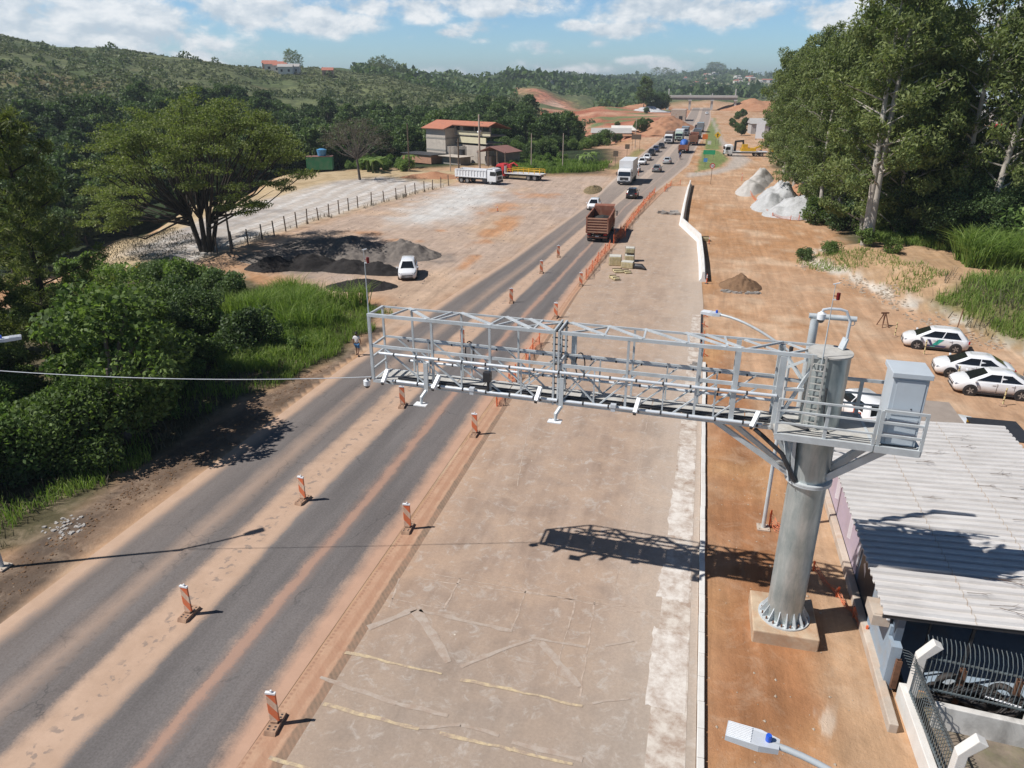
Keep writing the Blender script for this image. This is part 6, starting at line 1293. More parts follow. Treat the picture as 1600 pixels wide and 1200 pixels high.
for x,y in scatter([(19,84),(21.5,81),(25.5,96),(31,118),(39,150),(46,190),(20,196),(18.5,165),(18.5,120)],40,3.3,5): E(x,y,random.uniform(.85,1.08))
for x,y,k in ((21,86,4),(22.5,88,5),(20,96,5),(23.5,92,4),(19.5,112,4),(23,102,5),(27,104,4),(18.3,131,5),(18,150,4),(27,110,4),(18.5,175,5),(20,188,4)): E(x,y,random.uniform(.9,1.15),k=k,label=EL,group=EG)
EH=euc(23,26,.27,1.15,'eucalyptus with slender stem and open crown at the right end of the grove',EG); EH.location=(28.6,82,0)
dup(EH,(33.5,93,0),2.0,.95,'eucalyptus with slender stem standing behind the right end of the grove'); dup(EH,(26,84.5,0),4.0,1.0,'eucalyptus with open crown just inside the right end of the grove'); dup(EH,(30.5,88,0),3.1,.9,'eucalyptus half hidden between the open crowned ones at the right end of the grove')
# understorey on the right
BP=Placer([bush(21,1.6,2.4,'bush',label='',group=''),bush(22,1.9,2.0,'bush',3000),bush(23,1.3,2.8,'bush'),bush(24,2.0,2.6,'forest',3000,.24)])
UG='dark shrubs under the eucalyptus grove'; UL='dark green shrub in the shade below the eucalyptus crowns'
for x,y in scatter([(17.5,86),(26,81.5),(36,86),(48,104),(50,130),(22,128),(18,108)],36,2.6,9): BP(x,y,random.uniform(.9,1.9),label=UL,group=UG)
BP(15.0,102.6,1.5,label='leafy bush hiding the foot of the slim trunk by the white gravel heap'); BP(13.9,79.6,.7,label='low green bush left of the foot of the pale pair of trunks'); BP(17.3,79.8,.95,label='green bush at the foot of the right pale trunk')
BP(11.6,79.0,.55,label='scrubby low bush on the rubble edge right of the stump'); BP(18.9,77.0,.7,label='small green bush on the rubble slope below the pale trunks')
BR=Placer([bush(31,1.6,2.2,'bright',2600,.2),bush(32,1.4,1.6,'bright',2400,.22),bush(33,1.9,2.8,'bright',3000,.24)])
for x,y,s,lb in ((31.5,77.5,2.5,'large light green bush at the photo edge below the grove'),(35.5,81,2.8,'tall light green bush behind the large one at the photo edge')): BR(x,y,s,label=lb)
for x,y in scatter([(23,62),(34,58),(46,64),(44,74),(28,73)],10,2.6,15): BR(x,y,random.uniform(.45,.8),label='low bright shrub on the grassy bank behind the parked cars',group='bright shrubs on the right bank')
for x,y,s in ((26.3,83.5,1.25),(29.5,87,1.3),(24.0,87,1.3),(22.5,84.5,1.0),(33,90,1.25)): pass
# --- left roadside thicket
VB=[(-28,22),(-29,34),(-27.2,40),(-30,46),(-38,52),(-45,57),(-52,60),(-62,58),(-75,56),(-80,30),(-60,14),(-40,10),(-30,14)]
LG='shrubs of the thicket left of the road'; LL='dense dark green shrub inside the thicket left of the road'
BL_=Placer([bush(41,1.7,2.5,'bush',5200,.16),bush(42,2.0,2.3,'bush',5600,.18),bush(43,1.5,2.9,'forest',5200,.16),bush(44,2.1,2.6,'forest',5600,.18)])
for x,y in scatter(VB,96,2.4,19):
    D=math.hypot(x,y); lim=17*(1-D/86.0)+.2; s=random.uniform(.8,1.55); s=min(s,max(.5,lim/2.9)); BL_(x,y,s,label=LL,group=LG)
BL_(-40.6,50.5,1.85,label='big rounded dark bush with sunlit crown below the wide spreading tree'); BL_(-44.5,53.5,1.3,label='dark bush joined to the left flank of the big rounded bush'); BL_(-36.0,50.0,1.35,label='dark bush right of the big rounded bush, beside the tall grass'); BL_(-37.5,45,1.5,label='grey green bush below the big rounded bush')
ST=Placer([broad(51,6.2,3.0,'bush',330,32,.22,'',None,'shrub_tree'),broad(52,5.6,3.3,'forest',300,32,.24,'',None,'shrub_tree')])
for x,y,s,lb in ((-36.5,38.5,1.0,'dark shrub tree with fine leaves in the middle of the thicket'),(-33.0,36.0,.85,'dark shrub tree at the road side of the thicket, right of the pine trunk'),(-42,42,.95,'shrub tree behind the dark fine leaved one in the thicket'),(-33.5,41.8,.7,'small shrub tree next to the bright tall grass')): ST(x,y,s,label=lb)
for x,y,s in ((26.3,83.5,1.25),(29.5,87,1.3),(24.0,87,1.3),(22.5,84.5,1.0),(33,90,1.25),(28,80.5,1.0),(31,82.5,1.15),(25,81,.95)): ST(x,y,s,k=1,label='dark leafy tree of the low dense growth at the right end of the grove',group='low dense trees at the right end of the grove')
NB=Placer([bush(35,3.0,5.2,'bush',14000,.2,blobs=26),bush(36,2.7,4.6,'bright',12000,.2,blobs=24)])
ST(-27.2,27.4,1.32,k=0,label='tall dark shrub tree at the verge behind the big sunlit bush'); ST(-29.4,31.0,1.1,k=0,label='dark shrub tree at the verge behind the mid sized green bush')
NB(-27.4,25.4,1.0,k=0,label='large sunlit green bush at the verge below the pine, its shadow reaching the road'); NB(-30.2,22.6,1.0,k=1,label='large light green bush left of the biggest verge bush'); NB(-28.6,29.4,.8,k=0,label='mid sized green bush behind the biggest verge bush'); NB(-33.2,27.0,.8,k=1,label='light green bush right below the stem of the tall pine')
for x,y,s,lb in ((-27.7,30.2,.8,'light green bush above the nearest verge bush beside the road grass'),(-34.5,22.8,1.2,'light green bush at the photo edge below the pine'),(-46.5,54.8,.9,'bright large leaved bush in front of the straw coloured lot'),(-31,53.2,.75,'large leaved bright bush at the top of the tall grass')): BR(x,y,s,label=lb)
mbf=np.random.default_rng(5); C=cloud([(0,0,1.3),(.6,.2,1.2),(-.6,.1,1.15)],[(.5,.5,.25)]*3,160,mbf,.2); fl=BR(-50,56.3,.7,label='bush with yellow blossom in front of the straw coloured lot'); link('blossom',leafmesh('blossom',C*np.array((1,1,1.3)),.16,mbf,LF['yellow'],aspect=.7),fl)
for x,y in scatter([(-29,19),(-28,33),(-40,37),(-50,26),(-40,13)],24,2.1,43): BL_(x,y,random.uniform(.7,1.25),label=LL,group=LG)
for x,y in scatter([(-26.3,37),(-24.8,44),(-27,49.5),(-33,49),(-33,40),(-29,35)],20,1.6,44): BR(x,y,random.uniform(.3,.72),label='bright green shrub mixed into the tall grass left of the gantry',group='bright shrubs in the tall grass left of the gantry')
# --- pines
def pine(seed,H,label,per=24,group=None):
    rng=np.random.default_rng(seed); rr=random.Random(seed); mb=MB(); mb.tube([(0,0,-.5),(.1,0,H*.4),(0,.1,H)],[.24,.17,.03],9); P=[];S_=[]
    n=46
    for i in range(n):
        u=.12+.87*(i/n); a=i*2.4+rr.uniform(-.3,.3); Lb=(4.4*(1-u)**.75+.5)*rr.uniform(.6,1.15); p=Vector((.05,.05,H*u)); d=Vector((math.cos(a),math.sin(a),.28+.5*u)); e=p+d*Lb; m_=p+d*Lb*.5+Vector((0,0,-.15))
        mb.tube([p,m_,e],[.055,.035,.01],5)
        for k in range(int(9+Lb*5)):
            f=rr.uniform(.3,1.05); c=(p.lerp(m_,f*2) if f<.5 else m_.lerp(e,(f-.5)*2))+Vector((rr.gauss(0,.32),rr.gauss(0,.32),rr.gauss(0,.22))); P.append(c); 
    cs=[tuple(c) for c in P]; C=cloud(cs,[(.34,.34,.3)]*len(cs),per,rng,.1); me=leafmesh('crown',C,rng.uniform(.3,.6,len(C)),rng,LF['pine'],aspect=.13,up=0,droop=.5); return tree('pine_tree',me,mb,M['bark'],label,'tree',group)
p=pine(61,15.6,'tall dark pine with feathery branches and bare leaning trunk at the left photo edge'); p.location=(-35.7,32.3,-.2)
p2=pine(62,11.5,'second feathery pine at the very left photo edge',28); p2.location=(-37.6,27.3,-.2)
# --- wide spreading tree
def flat_tree():
    rng=np.random.default_rng(71); rr=random.Random(71); mb=MB(); cs=[];rs=[]; t=thing('spreading_tree','wide spreading flat topped tree with many dark stems beside the fenced lot','tree',(-51.7,68.5,-.1))
    stems=[]
    for k,(a,l,h) in enumerate(((3.0,1.6,3.4),(2.2,1.0,4.2),(1.2,.9,4.4),(.35,1.7,3.8),(-.4,1.5,3.2),(4.2,1.1,4.0),(5.3,1.0,3.7))):
        b=Vector((math.cos(a)*.35,math.sin(a)*.35,-.3)); q=Vector((math.cos(a)*l,math.sin(a)*l,h)); mb.tube([b,b.lerp(q,.5)+Vector((0,0,-.3)),q],[.34,.25,.2],8); stems.append(q)
    mb.tube([(0,0,-.5),(0,0,1.2)],[.75,.55],12)
    N_=86
    for i in range(N_):
        r=math.sqrt((i+.5)/N_); a=i*2.39996+rr.gauss(0,.22); r=min(1.06,r*rr.uniform(.86,1.1)); x,y=math.cos(a)*r*11.8,math.sin(a)*r*10.5
        top=15.0-5.2*r**2.6+rr.uniform(-1.7,.9)+ (.7 if x>0 else -.7)
        if i%7==3: top-=rr.uniform(2.0,5.0)
        e=Vector((x+.6,y,max(3.6,top))); s=min(stems,key=lambda q:(math.atan2(q.y,q.x)-math.atan2(y,x)+PI)%(2*PI)-PI if False else (q.x*3-x)**2+(q.y*3-y)**2)
        m_=s.lerp(e,.5)+Vector((rr.gauss(0,.7),rr.gauss(0,.7),-.3-.9*r+rr.gauss(0,.4))); mb.tube([s,m_,e],[.13,.075,.02],6)
        for j in range(3): f=m_.lerp(e,rr.uniform(.5,1.0))+Vector((rr.gauss(0,.9),rr.gauss(0,.9),rr.uniform(-.1,.8))); mb.tube([m_.lerp(e,.5),f],[.04,.012],4); cs.append(tuple(f)); q=rr.uniform(.9,1.7); rs.append((q,q,.42))
        cs.append(tuple(e)); q=rr.uniform(1.1,1.9); rs.append((q,q,.5))
    for (x,y,z) in ((-9,-3,4.6),(-10.5,-1,6),(-7,-5,4.0),(-8.5,1,5.2),(-6,-4,5.2),(9.5,-4,6.2),(8,-5,5.4),(10.5,-2,7.2),(-4.5,-6,4.2)):
        e=Vector((x,y,z)); s=min(stems,key=lambda q:(q.x*3-x)**2+(q.y*3-y)**2); m_=s.lerp(e,.5)+Vector((0,0,-.3)); mb.tube([s*.8,m_,e],[.11,.06,.015],6)
        for j in range(5): cs.append((x+rr.gauss(0,1.1),y+rr.gauss(0,1.1),z+rr.uniform(-.4,.7))); rs.append((1.2,1.2,.3))
    C=cloud(cs,rs,190,rng,.1); link('crown',leafmesh('crown',C,rng.uniform(.15,.32,len(C)),rng,LF['flat'],aspect=.5,up=.9),t); put('trunk',mb,M['bark'],t,sm=50); return t
flat_tree()
# --- bare brownish tree in the lot
def bare_tree():
    rng=np.random.default_rng(81); rr=random.Random(81); mb=MB(); t=thing('bare_tree','brownish half bare tree standing alone at the back of the fenced lot','tree',(-62.5,131,-.1)); mb.tube([(0,0,-.3),(-.2,0,2.6),(-.4,0,4.6)],[.28,.22,.16],8); cs=[]
    for i in range(46):
        r=math.sqrt((i+.5)/46); a=i*2.4; e=Vector((math.cos(a)*r*6.2-.6,math.sin(a)*r*5.5,10.8-4.2*r**2+rr.uniform(-.9,.5))); b=Vector((-.3,0,3.6+rr.random())); m_=b.lerp(e,.5)+Vector((0,0,-.5)); mb.tube([b,m_,e],[.09,.05,.012],5)
        for j in range(3): f=e+Vector((rr.gauss(0,.9),rr.gauss(0,.9),rr.gauss(0,.6))); mb.tube([m_.lerp(e,.6),f],[.03,.01],4); cs.append(tuple(f))
    C=cloud(cs,[(.9,.9,.6)]*len(cs),46,rng,.1); put('trunk',mb,M['greybark'],t,sm=50); link('crown',leafmesh('crown',C,rng.uniform(.15,.32,len(C)),rng,LF['dry'],aspect=.35),t)
bare_tree()
# --- valley woods: single trees
FG='trees of the wood behind the left lot'; FL='broad crowned dark tree in the wood filling the valley behind the left lot'
FT=Placer([broad(s,11,4.7,'forest',110,40,.66,FL,FG) for s in (91,92,93)])
rr=random.Random(77); cnt=0; pts=[]
def ok(x,y,md): return all((x-a)**2+(y-b)**2>md*md for a,b in pts)
LOT=[(-40,58),(-50,62),(-88,58),(-92,110),(-88,150),(-62,154),(-44,164),(-36,156),(-20,160),(-16,215),(-14,300),(20,300),(20,0),(-25,0)]
tries=0
while cnt<262 and tries<9000:
    tries+=1; px=rr.uniform(-60,905); D=rr.uniform(88,330)
    if px>560 and D<196: continue
    q=AT(px,130,D); x,y=q[0],q[1]
    lim=np.interp(px,[-120,0,150,300,450,580,640,760,905],[62,70,106,136,170,178,188,206,226])
    if D<lim+3 or D>lim+(150 if px<430 else 110 if px<640 else 120 if px<830 else 60) or inpoly(x,y,LOT)>-3: continue
    if not ok(x,y,5.2): continue
    pts.append((x,y)); FT(x,y,rr.uniform(.75,1.15),label=FL,group=FG); cnt+=1
# shrubby belt beside the queue and bright plants by the house
SG='shrubs of the belt between house and red earthworks'
for x,y in scatter([(-60,196),(-36,170),(-31,215),(-25,226),(-28,262),(-50,262),(-66,240)],46,4.2,25): BL_(x,y,rr.uniform(1.2,2.3),label='mid green shrub in the belt between the house and the red earthworks',group=SG)
for x,y in scatter([(-37,146),(-30,150),(-30,168),(-36,205),(-48,196),(-46,165),(-40,158)],24,3,27): BR(x,y,rr.uniform(.6,1.15),label='bright low shrub on the slope right of the unfinished house',group='bright shrubs right of the unfinished house')
for x,y in scatter([(-75,150),(-60,142),(-56,148),(-66,160),(-80,158)],15,2.6,29): BR(x,y,rr.uniform(.8,1.4),label='bright shrub behind the half bare tree and left of the house',group='bright shrubs left of the unfinished house')
# banana plants
def banana(seed):
    rr2=random.Random(seed); mb=MB(); V=[];F=[]; t=thing('banana_plant','','plant',(0,0,-500),0); st=MB(); st.tube([(0,0,-.2),(0,0,1.6)],[.16,.1],8); put('stem',st,LFM,t)
    for i in range(9):
        a=i*2.4+rr2.random(); L_=rr2.uniform(1.6,2.5); w=.32; k=len(V)
        for j in range(6):
            f=j/5; r=L_*f*.8; z=1.5+1.5*f-1.6*f*f*rr2.uniform(.8,1.2); ww=w*math.sin(PI*min(.98,f*.9+.08)); V+= [(math.cos(a)*r-math.sin(a)*ww,math.sin(a)*r+math.cos(a)*ww,z),(math.cos(a)*r+math.sin(a)*ww,math.sin(a)*r-math.cos(a)*ww,z)]
        F+=[(k+2*j,k+2*j+1,k+2*j+3,k+2*j+2) for j in range(5)]
    mb.add(V,F); put('leaves',mb,LF['bright'],t,fixn=False); return t
LFM=mk('plant_stem',(0.12,0.16,0.06),.7); BN=Placer([banana(3),banana(4)])
for i,(px,py) in enumerate(((575,268),(583,270),(592,266),(912,262),(925,258),(640,262))):
    q=G(px,py); BN(q[0],q[1],1.5,label='banana plant with broad drooping leaves at the edge of the woods',group='banana plants at the edge of the woods')
# --- hillside scrub and far woods: one mass each
def mass(name,px0,px1,D0,D1,n,seed,leaf,per,rad,size,hscale=1.0,cond=None,bias=1.0):
    rng=np.random.default_rng(seed); px=rng.uniform(px0,px1,n); D=D0+(D1-D0)*rng.random(n)**bias
    az_=np.array([col_az(p) for p in np.linspace(px0,px1,60)]); a=np.interp(px,np.linspace(px0,px1,60),az_); x=D*np.sin(a); y=D*np.cos(a)
    k=np.ones(n,bool)
    k&=fbm(x*.025,y*.025,4,seed+1)>.44
    k&=~((px>815)&(px<935)&(D>430)&(D<780))
    if cond is not None: k&=cond(x,y,px,D)
    x,y,D=x[k],y[k],D[k]; z=terr(x,y); n=len(x); r=rad*rng.uniform(.5,1.5,n)*(1+.25*(D>650))
    idx=np.repeat(np.arange(n),per); u=unit(len(idx),rng); u[:,2]=np.abs(u[:,2])*hscale; C=np.stack([x[idx],y[idx],z[idx]],1)+u*(r[idx]*(.6+.4*rng.random(len(idx))))[:,None]
    s=size*r[idx]*rng.uniform(.6,1.3,len(idx)); o=bpy.data.objects.new(name,leafmesh(name,C,s,rng,LF[leaf],aspect=.7,up=.7)); COL.objects.link(o); tag(o,kind='stuff'); return o
notlot=lambda x,y,px,D:(sdpoly(x,y,LOT)<-6)
mass('hill_scrub',-250,930,235,640,15000,101,'scrub',13,1.05,.85,.9,lambda x,y,px,D:notlot(x,y,px,D)&(D>np.interp(px,[-250,150,400,640,930],[220,235,270,300,330])))
mass('hill_scrub',-250,930,230,520,1300,111,'hillwood',20,1.8,.6,1.0,lambda x,y,px,D:notlot(x,y,px,D)&(D>np.interp(px,[-250,150,400,640,930],[190,215,250,270,300]))&(fbm(x*.02,y*.02,5,91)>.45),1.3)
cut=lambda x,y,px,D:~((px>800)&(px<925)&(D>560)&(D<760)&(sdpoly(x,y,[P0(815,640),P0(822,720),P0(850,710),P0(890,690),P0(912,655),P0(905,600),P0(880,610),P0(850,600)])>-6))
mass('far_woods',560,1010,560,1250,3000,121,'forest',12,5,.6,1.0,cut)
mass('far_woods',780,1330,900,2450,7500,131,'forest',11,8.5,.6,1.0,lambda x,y,px,D:(fbm(x*.006,y*.006,4,7)>.42)&((px<1060)|(D<1150)|(D>2200)|(fbm(x*.01,y*.01,3,9)>.55)))
mass('far_woods',1300,1700,640,1450,1800,141,'forest',12,6,.6,1.0)
mass('hill_scrub',-250,900,250,600,200,117,'hillwood',70,2.6,.42,1.3)
# lone trees on the skyline
SK=Placer([euc(151,22,.35,1.2,'','',120),euc(152,22,.3,1.3,'','',120)])
G1='eucalyptus row on the left skyline'
for px,D,s in ((580,700,.9),(586,705,1.0),(593,700,1.1),(600,708,1.15),(607,700,1.1),(613,706,1.1),(620,700,1.05),(627,704,1.0),(634,700,.85),(641,700,.75)):
    q=AT(px,130,D); SK(q[0],q[1],s*.66,label='tall tree of the eucalyptus row on the skyline above the hillside',group=G1)
for px,D,s in ((453,560,1.0),(458,565,1.1),(465,560,1.05),(472,565,.9)): q=AT(px,130,D); SK(q[0],q[1],s*.55,label='tall dark tree beside the hilltop houses',group='dark trees beside the hilltop houses')
for px,D,s in ((1107,2480,1.3),(1112,2490,1.4),(1118,2480,1.4),(1123,2490,1.3),(1128,2480,1.1),(1024,2080,1.2),(1039,2080,1.2),(1049,2090,1.1)): q=AT(px,130,D); SK(q[0],q[1],(s*2.2,s*2.2,s),label='tree on the farthest hilltop beyond the overpass',group='trees on the farthest hilltop')
FT2=Placer([broad(161,20,5.5,'forest',150,50,.8,'',None,'conifer_tree'),broad(162,11,7,'forest',150,46,.8,'',None,'broad_tree')])
q=AT(1008,130,500); FT2(q[0],q[1],1.05,k=0,label='tall dark pointed tree rising above the red earthworks left of the overpass')
for px,D,s,lb in ((1022,510,1.0,'broad dark tree right of the pointed one left of the overpass'),(1036,515,1.0,'broad dark tree nearest the left end of the overpass')): q=AT(px,130,D); FT2(q[0],q[1],s,k=1,label=lb)
for px,py,s in ((1002,207,.75),(1013,198,.5),(965,192,.35),(1010,178,.55)): q=G(px,py); FT2(q[0],q[1],s*.6,k=1,label='dark tree left standing on the red earthworks',group='trees left on the red earthworks')
for px,D,s in ((1153,330,.7),(1160,300,.75),(1150,360,.6),(1168,280,.8),(1172,330,.9),(1158,400,.9),(1166,430,1.0)): q=AT(px,130,D); FT2(q[0],q[1],(s*.34,s*.34,s*.4),k=1,label='round tree beside the side road beyond the grove',group='round trees beside the side road')
# --- grasses: one mass per stand
def grass(name,poly,n,h0,h1,w,seed,lean=.4,leaf='grass',edge=None,clump=0):
    rng=np.random.default_rng(seed); xs=[p[0] for p in poly]; ys=[p[1] for p in poly]; x=rng.uniform(min(xs),max(xs),n*3); y=rng.uniform(min(ys),max(ys),n*3); s=sdpoly(x,y,poly); k=s+(fbm(x*.7,y*.7,3,seed+9)-.62)*3.2>0
    if edge: k&=rng.random(len(x))<np.exp(-s/edge)
    if clump: k&=fbm(x*clump,y*clump,3,seed)>rng.uniform(.3,.62,len(x))
    x,y=x[k][:n],y[k][:n]; n=len(x); z=terr(x,y); a=rng.uniform(0,2*PI,n); h=rng.uniform(h0,h1,n)*(.6+.8*fbm(x*.5,y*.5,3,seed+3)); l=h*lean*rng.uniform(.2,1.4,n); b=rng.uniform(0,2*PI,n); ww=w*rng.uniform(.6,1.4,n)
    P=np.stack([x,y,z-.03],1); B_=np.stack([np.cos(b),np.sin(b),0*b],1)*ww[:,None]/2; Dv=np.stack([np.cos(a),np.sin(a),0*a],1)
    mid=P+Dv*(l*.35)[:,None]+np.array((0,0,1))*(h*.65)[:,None]; tip=P+Dv*l[:,None]+np.array((0,0,1))*(h*(1-.25*np.minimum(1,l/h)))[:,None]
    V=np.stack([P-B_,P+B_,mid+B_*.8,mid-B_*.8,tip+B_*.1,tip-B_*.1],1).reshape(-1,3); i=np.arange(n)*6; Q=np.stack([np.stack([i,i+1,i+2,i+3],1),np.stack([i+3,i+2,i+4,i+5],1)],1).reshape(-1,4)
    me=bpy.data.meshes.new(name); fastmesh(me,V,Q,False); me.materials.append(LF[leaf]); o=bpy.data.objects.new(name,me); COL.objects.link(o); return tag(o,kind='stuff')
VE=[(-25.2,10),(-25.2,17.9),(-24.9,24),(-24.5,28.2),(-24.2,33.7),(-23.1,37.6),(-22.3,41.3),(-22.6,46.7),(-23.8,52),(-27,54),(-34,55),(-34,10)]
grass('verge_grass',VE,30000,.3,.8,.035,201,.5,'grass',3.0,.35)
grass('tall_grass',[(-26.5,44.5),(-24.2,49),(-25.5,53),(-30,54),(-35,52.5),(-35,47),(-30.5,43.5)],12000,.9,2.5,.05,203,.6,'grass',None,.3)
grass('tall_grass',[(-26,37.5),(-23.6,42),(-24.5,47),(-27.5,44.5),(-30,40.5),(-29,36.5)],7500,.3,1.1,.045,205,.65,'grass',None,.3)
grass('bank_grass',[(19.6,63.5),(20.8,60.5),(21.6,56),(24,53.5),(36,48),(60,50),(55,66),(32,71),(24,69)],24000,.5,1.2,.05,207,.5,'grass',None,.3)
grass('dry_stalks',[(19.0,63.5),(20.2,60.5),(21.0,56),(24,52.5),(36,48),(55,52),(52,64),(32,70),(22,71)],5000,.4,1.3,.05,221,.7,'dry',None,.3)
grass('dry_stalks',VE,5000,.2,.7,.035,223,.7,'dry',3.5,.3)
grass('tall_grass',[(24,72),(33,70),(36,78),(29,80),(24.5,77)],9000,1.4,3.4,.085,209,.75,'grass')
grass('bank_grass',[(10.5,78),(14.5,71.5),(17.2,66),(19,64),(22,70),(17,79),(12,81)],2600,.15,.55,.05,225,.6,'grass',None,.25)
grass('bank_grass',[(18,83),(24,79),(28,80),(22,87),(18,88)],4000,.5,1.3,.06,211,.5,'grass')
grass('dry_grass',[(-50.5,62),(-49,85),(-45.5,110),(-43,127),(-44.2,127),(-46.8,110),(-50.3,85),(-52,62)],3500,.3,.8,.05,213,.5,'dry',None,.5)
grass('bank_grass',[(-38,147),(-28,150.5),(-18.5,156),(-20,175),(-30,172),(-42,166)],9000,.5,1.5,.14,227,.6,'grass',None,.2)
grass('dry_grass',[(-62,60),(-52,64),(-58,76),(-78,92),(-84,80),(-76,62)],9000,.1,.3,.06,215,.8,'dry')

# loose stones over the bare ground: nobody could count them
def stones(name,poly,n,s0,s1,seed,mat):
    rng=np.random.default_rng(seed); xs=[p[0] for p in poly]; ys=[p[1] for p in poly]; x=rng.uniform(min(xs),max(xs),n*3); y=rng.uniform(min(ys),max(ys),n*3); k=(sdpoly(x,y,poly)>0)&(fbm(x*.25,y*.25,3,seed)>rng.uniform(.25,.7,len(x))); x,y=x[k][:n],y[k][:n]; n=len(x); s=s0+(s1-s0)*rng.random(n)**4; z=terr(x,y)+.01
    d=np.array([(1,0,0),(0,1,0),(-1,0,0),(0,-1,0),(0,0,.7),(0,0,-.5)],float); V=np.stack([x,y,z],1)[:,None,:]+d[None]*s[:,None,None]*rng.uniform(.55,1.25,(n,6,1))*np.array((1,1,.7)); F=np.array([(0,1,4),(1,2,4),(2,3,4),(3,0,4),(1,0,5),(2,1,5),(3,2,5),(0,3,5)]); Q=(np.arange(n)[:,None,None]*6+F[None]).reshape(-1,3)
    me=bpy.data.meshes.new(name); fastmesh(me,V.reshape(-1,3),Q,False); me.materials.append(mat); o=bpy.data.objects.new(name,me); COL.objects.link(o); tag(o,kind='stuff')
stones('loose_stones',[(1.9,12),(6.4,12),(6.4,34),(14,46),(18,62),(10,80),(12,100),(6,140),(0,140),(1.8,90),(2.2,60)],2600,.012,.075,301,bpy.data.materials['pale_rubble_0'])
stones('loose_stones',[(-22,46),(-25,56),(-44,64),(-47,100),(-42,135),(-17,140),(-16,110),(-19,72)],2200,.03,.13,303,M['millings'])
stones('loose_clods',[(-24.2,9),(-24.4,28),(-22,41),(-21.6,41),(-22.1,17),(-22.1,9)],1500,.015,.07,305,M['brownsoil'])
stones('slab_grit',[(-9.3,9),(1.3,9),(1.3,60),(-9.2,60)],900,.012,.04,307,M['joint'])
# ---------------------------------------------------------------- fences, poles, house and far buildings
fp=[(-49.6,67.5),(-49.0,75.3),(-49.0,86),(-48.3,99.8),(-46.0,109),(-43.4,127)]
t=thing('post_fence','timber post fence with slack wires between the fenced lot and the dark gravel yard','fence',(-49,90,0)); O=Vector((-49,90,0)); pos=[]
for i in range(len(fp)-1):
    a,b=Vector((*fp[i],0)),Vector((*fp[i+1],0)); n=max(1,round((b-a).length/2.9))
    for k in range(n): pos.append(a.lerp(b,k/n))
pos.append(Vector((*fp[-1],0)))
for i,p in enumerate(pos): mb=MB(); mb.tube([p-O+Vector((0,0,-.2)),p-O+Vector((random.uniform(-.08,.08),random.uniform(-.08,.08),random.uniform(1.7,2.0)))],[.085,.075],6); put('post',mb,M['wood'],t)
for z in (.5,1.0,1.5):
    mb=MB(); mb.tube([p-O+Vector((0,0,z+.03*math.sin(i))) for i,p in enumerate(pos)],.012,4); put('wire',mb,M['rust'],t)
def pole(name,label,x,y,h,r,mat,arm=False):
    t=thing(name,label,'pole',(x,y,zt(x,y))); mb=MB(); mb.tube([(0,0,-.3),(0,0,h)],[r,r*.7],8); put('shaft',mb,mat,t,sm=40)
    if arm: mb=MB(); mb.beam((-.9,0,h-.5),(.9,0,h-.5),.1,.12); put('crossarm',mb,mat,t)
q=G(362,395); pole('utility_pole','leaning double timber pole by the first fence post under the spreading tree',q[0],q[1],4.6,.13,M['wood'])
pole('utility_pole','pale forked concrete pole in front of the unfinished house',-43.6,147.6,11.3,.24,M['conc'])
q=G(640,268); pole('utility_pole','dark timber pole left of the unfinished house',q[0],q[1],9.5,.17,M['wood'])
q=G(717,266); pole('utility_pole','brown timber pole in front of the curved wall of the house',q[0],q[1],6.4,.2,M['wood'])
for px,py,h,lb in ((830,268,7.5,'thin pale pole in the bright shrubs right of the house'),(879,266,7.4,'thin pale pole farther right in the bright shrubs'),(992,232,8,'thin pale pole above the shrub belt left of the queue'),(704,268,5,'thin short pole in front of the left block of the house')): q=G(px,py); pole('utility_pole',lb,q[0],q[1],h,.12,M['conc'])
# unfinished house
M['plaster']=mk('raw_grey_plaster',(0.50,0.44,0.37),.9,0,.1,.6,(0.26,0.22,0.19),.45); M['plasterd']=mk('grey_cement_band',(0.28,0.26,0.23),.9,0,.15,.8); M['cream']=mk('cream_paint',(0.60,0.55,0.38),.8,0,.06,1); M['tile']=mk('orange_roof_tile',(0.45,0.17,0.10),.8,0,.12,.8,(0.25,0.12,0.09),.4); M['rusttile']=mk('brown_roof_tile',(0.24,0.12,0.10),.8,0,.12,.8); M['brick']=mk('bare_brick',(0.42,0.23,0.15),.9,0,.15,1.5)
h=thing('unfinished_house','three storey unfinished grey house with orange roof and open top balcony','house',(-63.35,170.2,0),-.5); h.scale=(1.15,1,1)
mb=MB(); mb.box((2.9,4,3.7),(5.8,8,7.4)); put('block',mb,M['plaster'],h)
for z in (2.6,5.2): mb=MB(); mb.box((2.9,3.97,z),(5.86,8.06,.35)); put('cement_band',mb,M['plasterd'],h)
mb=MB(); mb.box((10.2,5.5,1.9),(8.8,5,3.8)); mb.prism([(5.8,.2),(7.2,1.0),(8.4,2.2),(9.2,3.0),(5.8,3.0)],'z',0,3.5); put('ground_floor',mb,M['plaster'],h)
mb=MB(); mb.box((10.4,5.6,4.4),(9.2,5.2,.25)); mb.box((10.8,5.6,6.0),(10,5.4,.25)); put('floor_slab',mb,M['plasterd'],h)
mb=MB(); mb.box((10.9,3.05,4.95),(7.6,.2,1.3)); put('balcony_wall',mb,M['cream'],h); mb=MB(); mb.box((11.4,2.95,6.5),(9.2,.2,.9)); put('balcony_wall',mb,M['cream'],h)
mb=MB(); mb.box((9.0,7.6,7.2),(6.6,.2,2.4)); mb.box((7.0,5.2,7.1),(2.6,4.5,2.2)); put('upper_room',mb,M['plasterd'],h)
for x,y in ((7.2,-.02),): 
    pass
mb=MB(); mb.box((6.9,2.93,7.4),(.9,.06,.9)); put('window',mb,M['glassdark'],h); mb=MB(); mb.box((8.3,2.96,3.2),(1.0,.3,.9)); put('window',mb,M['glassdark'],h)
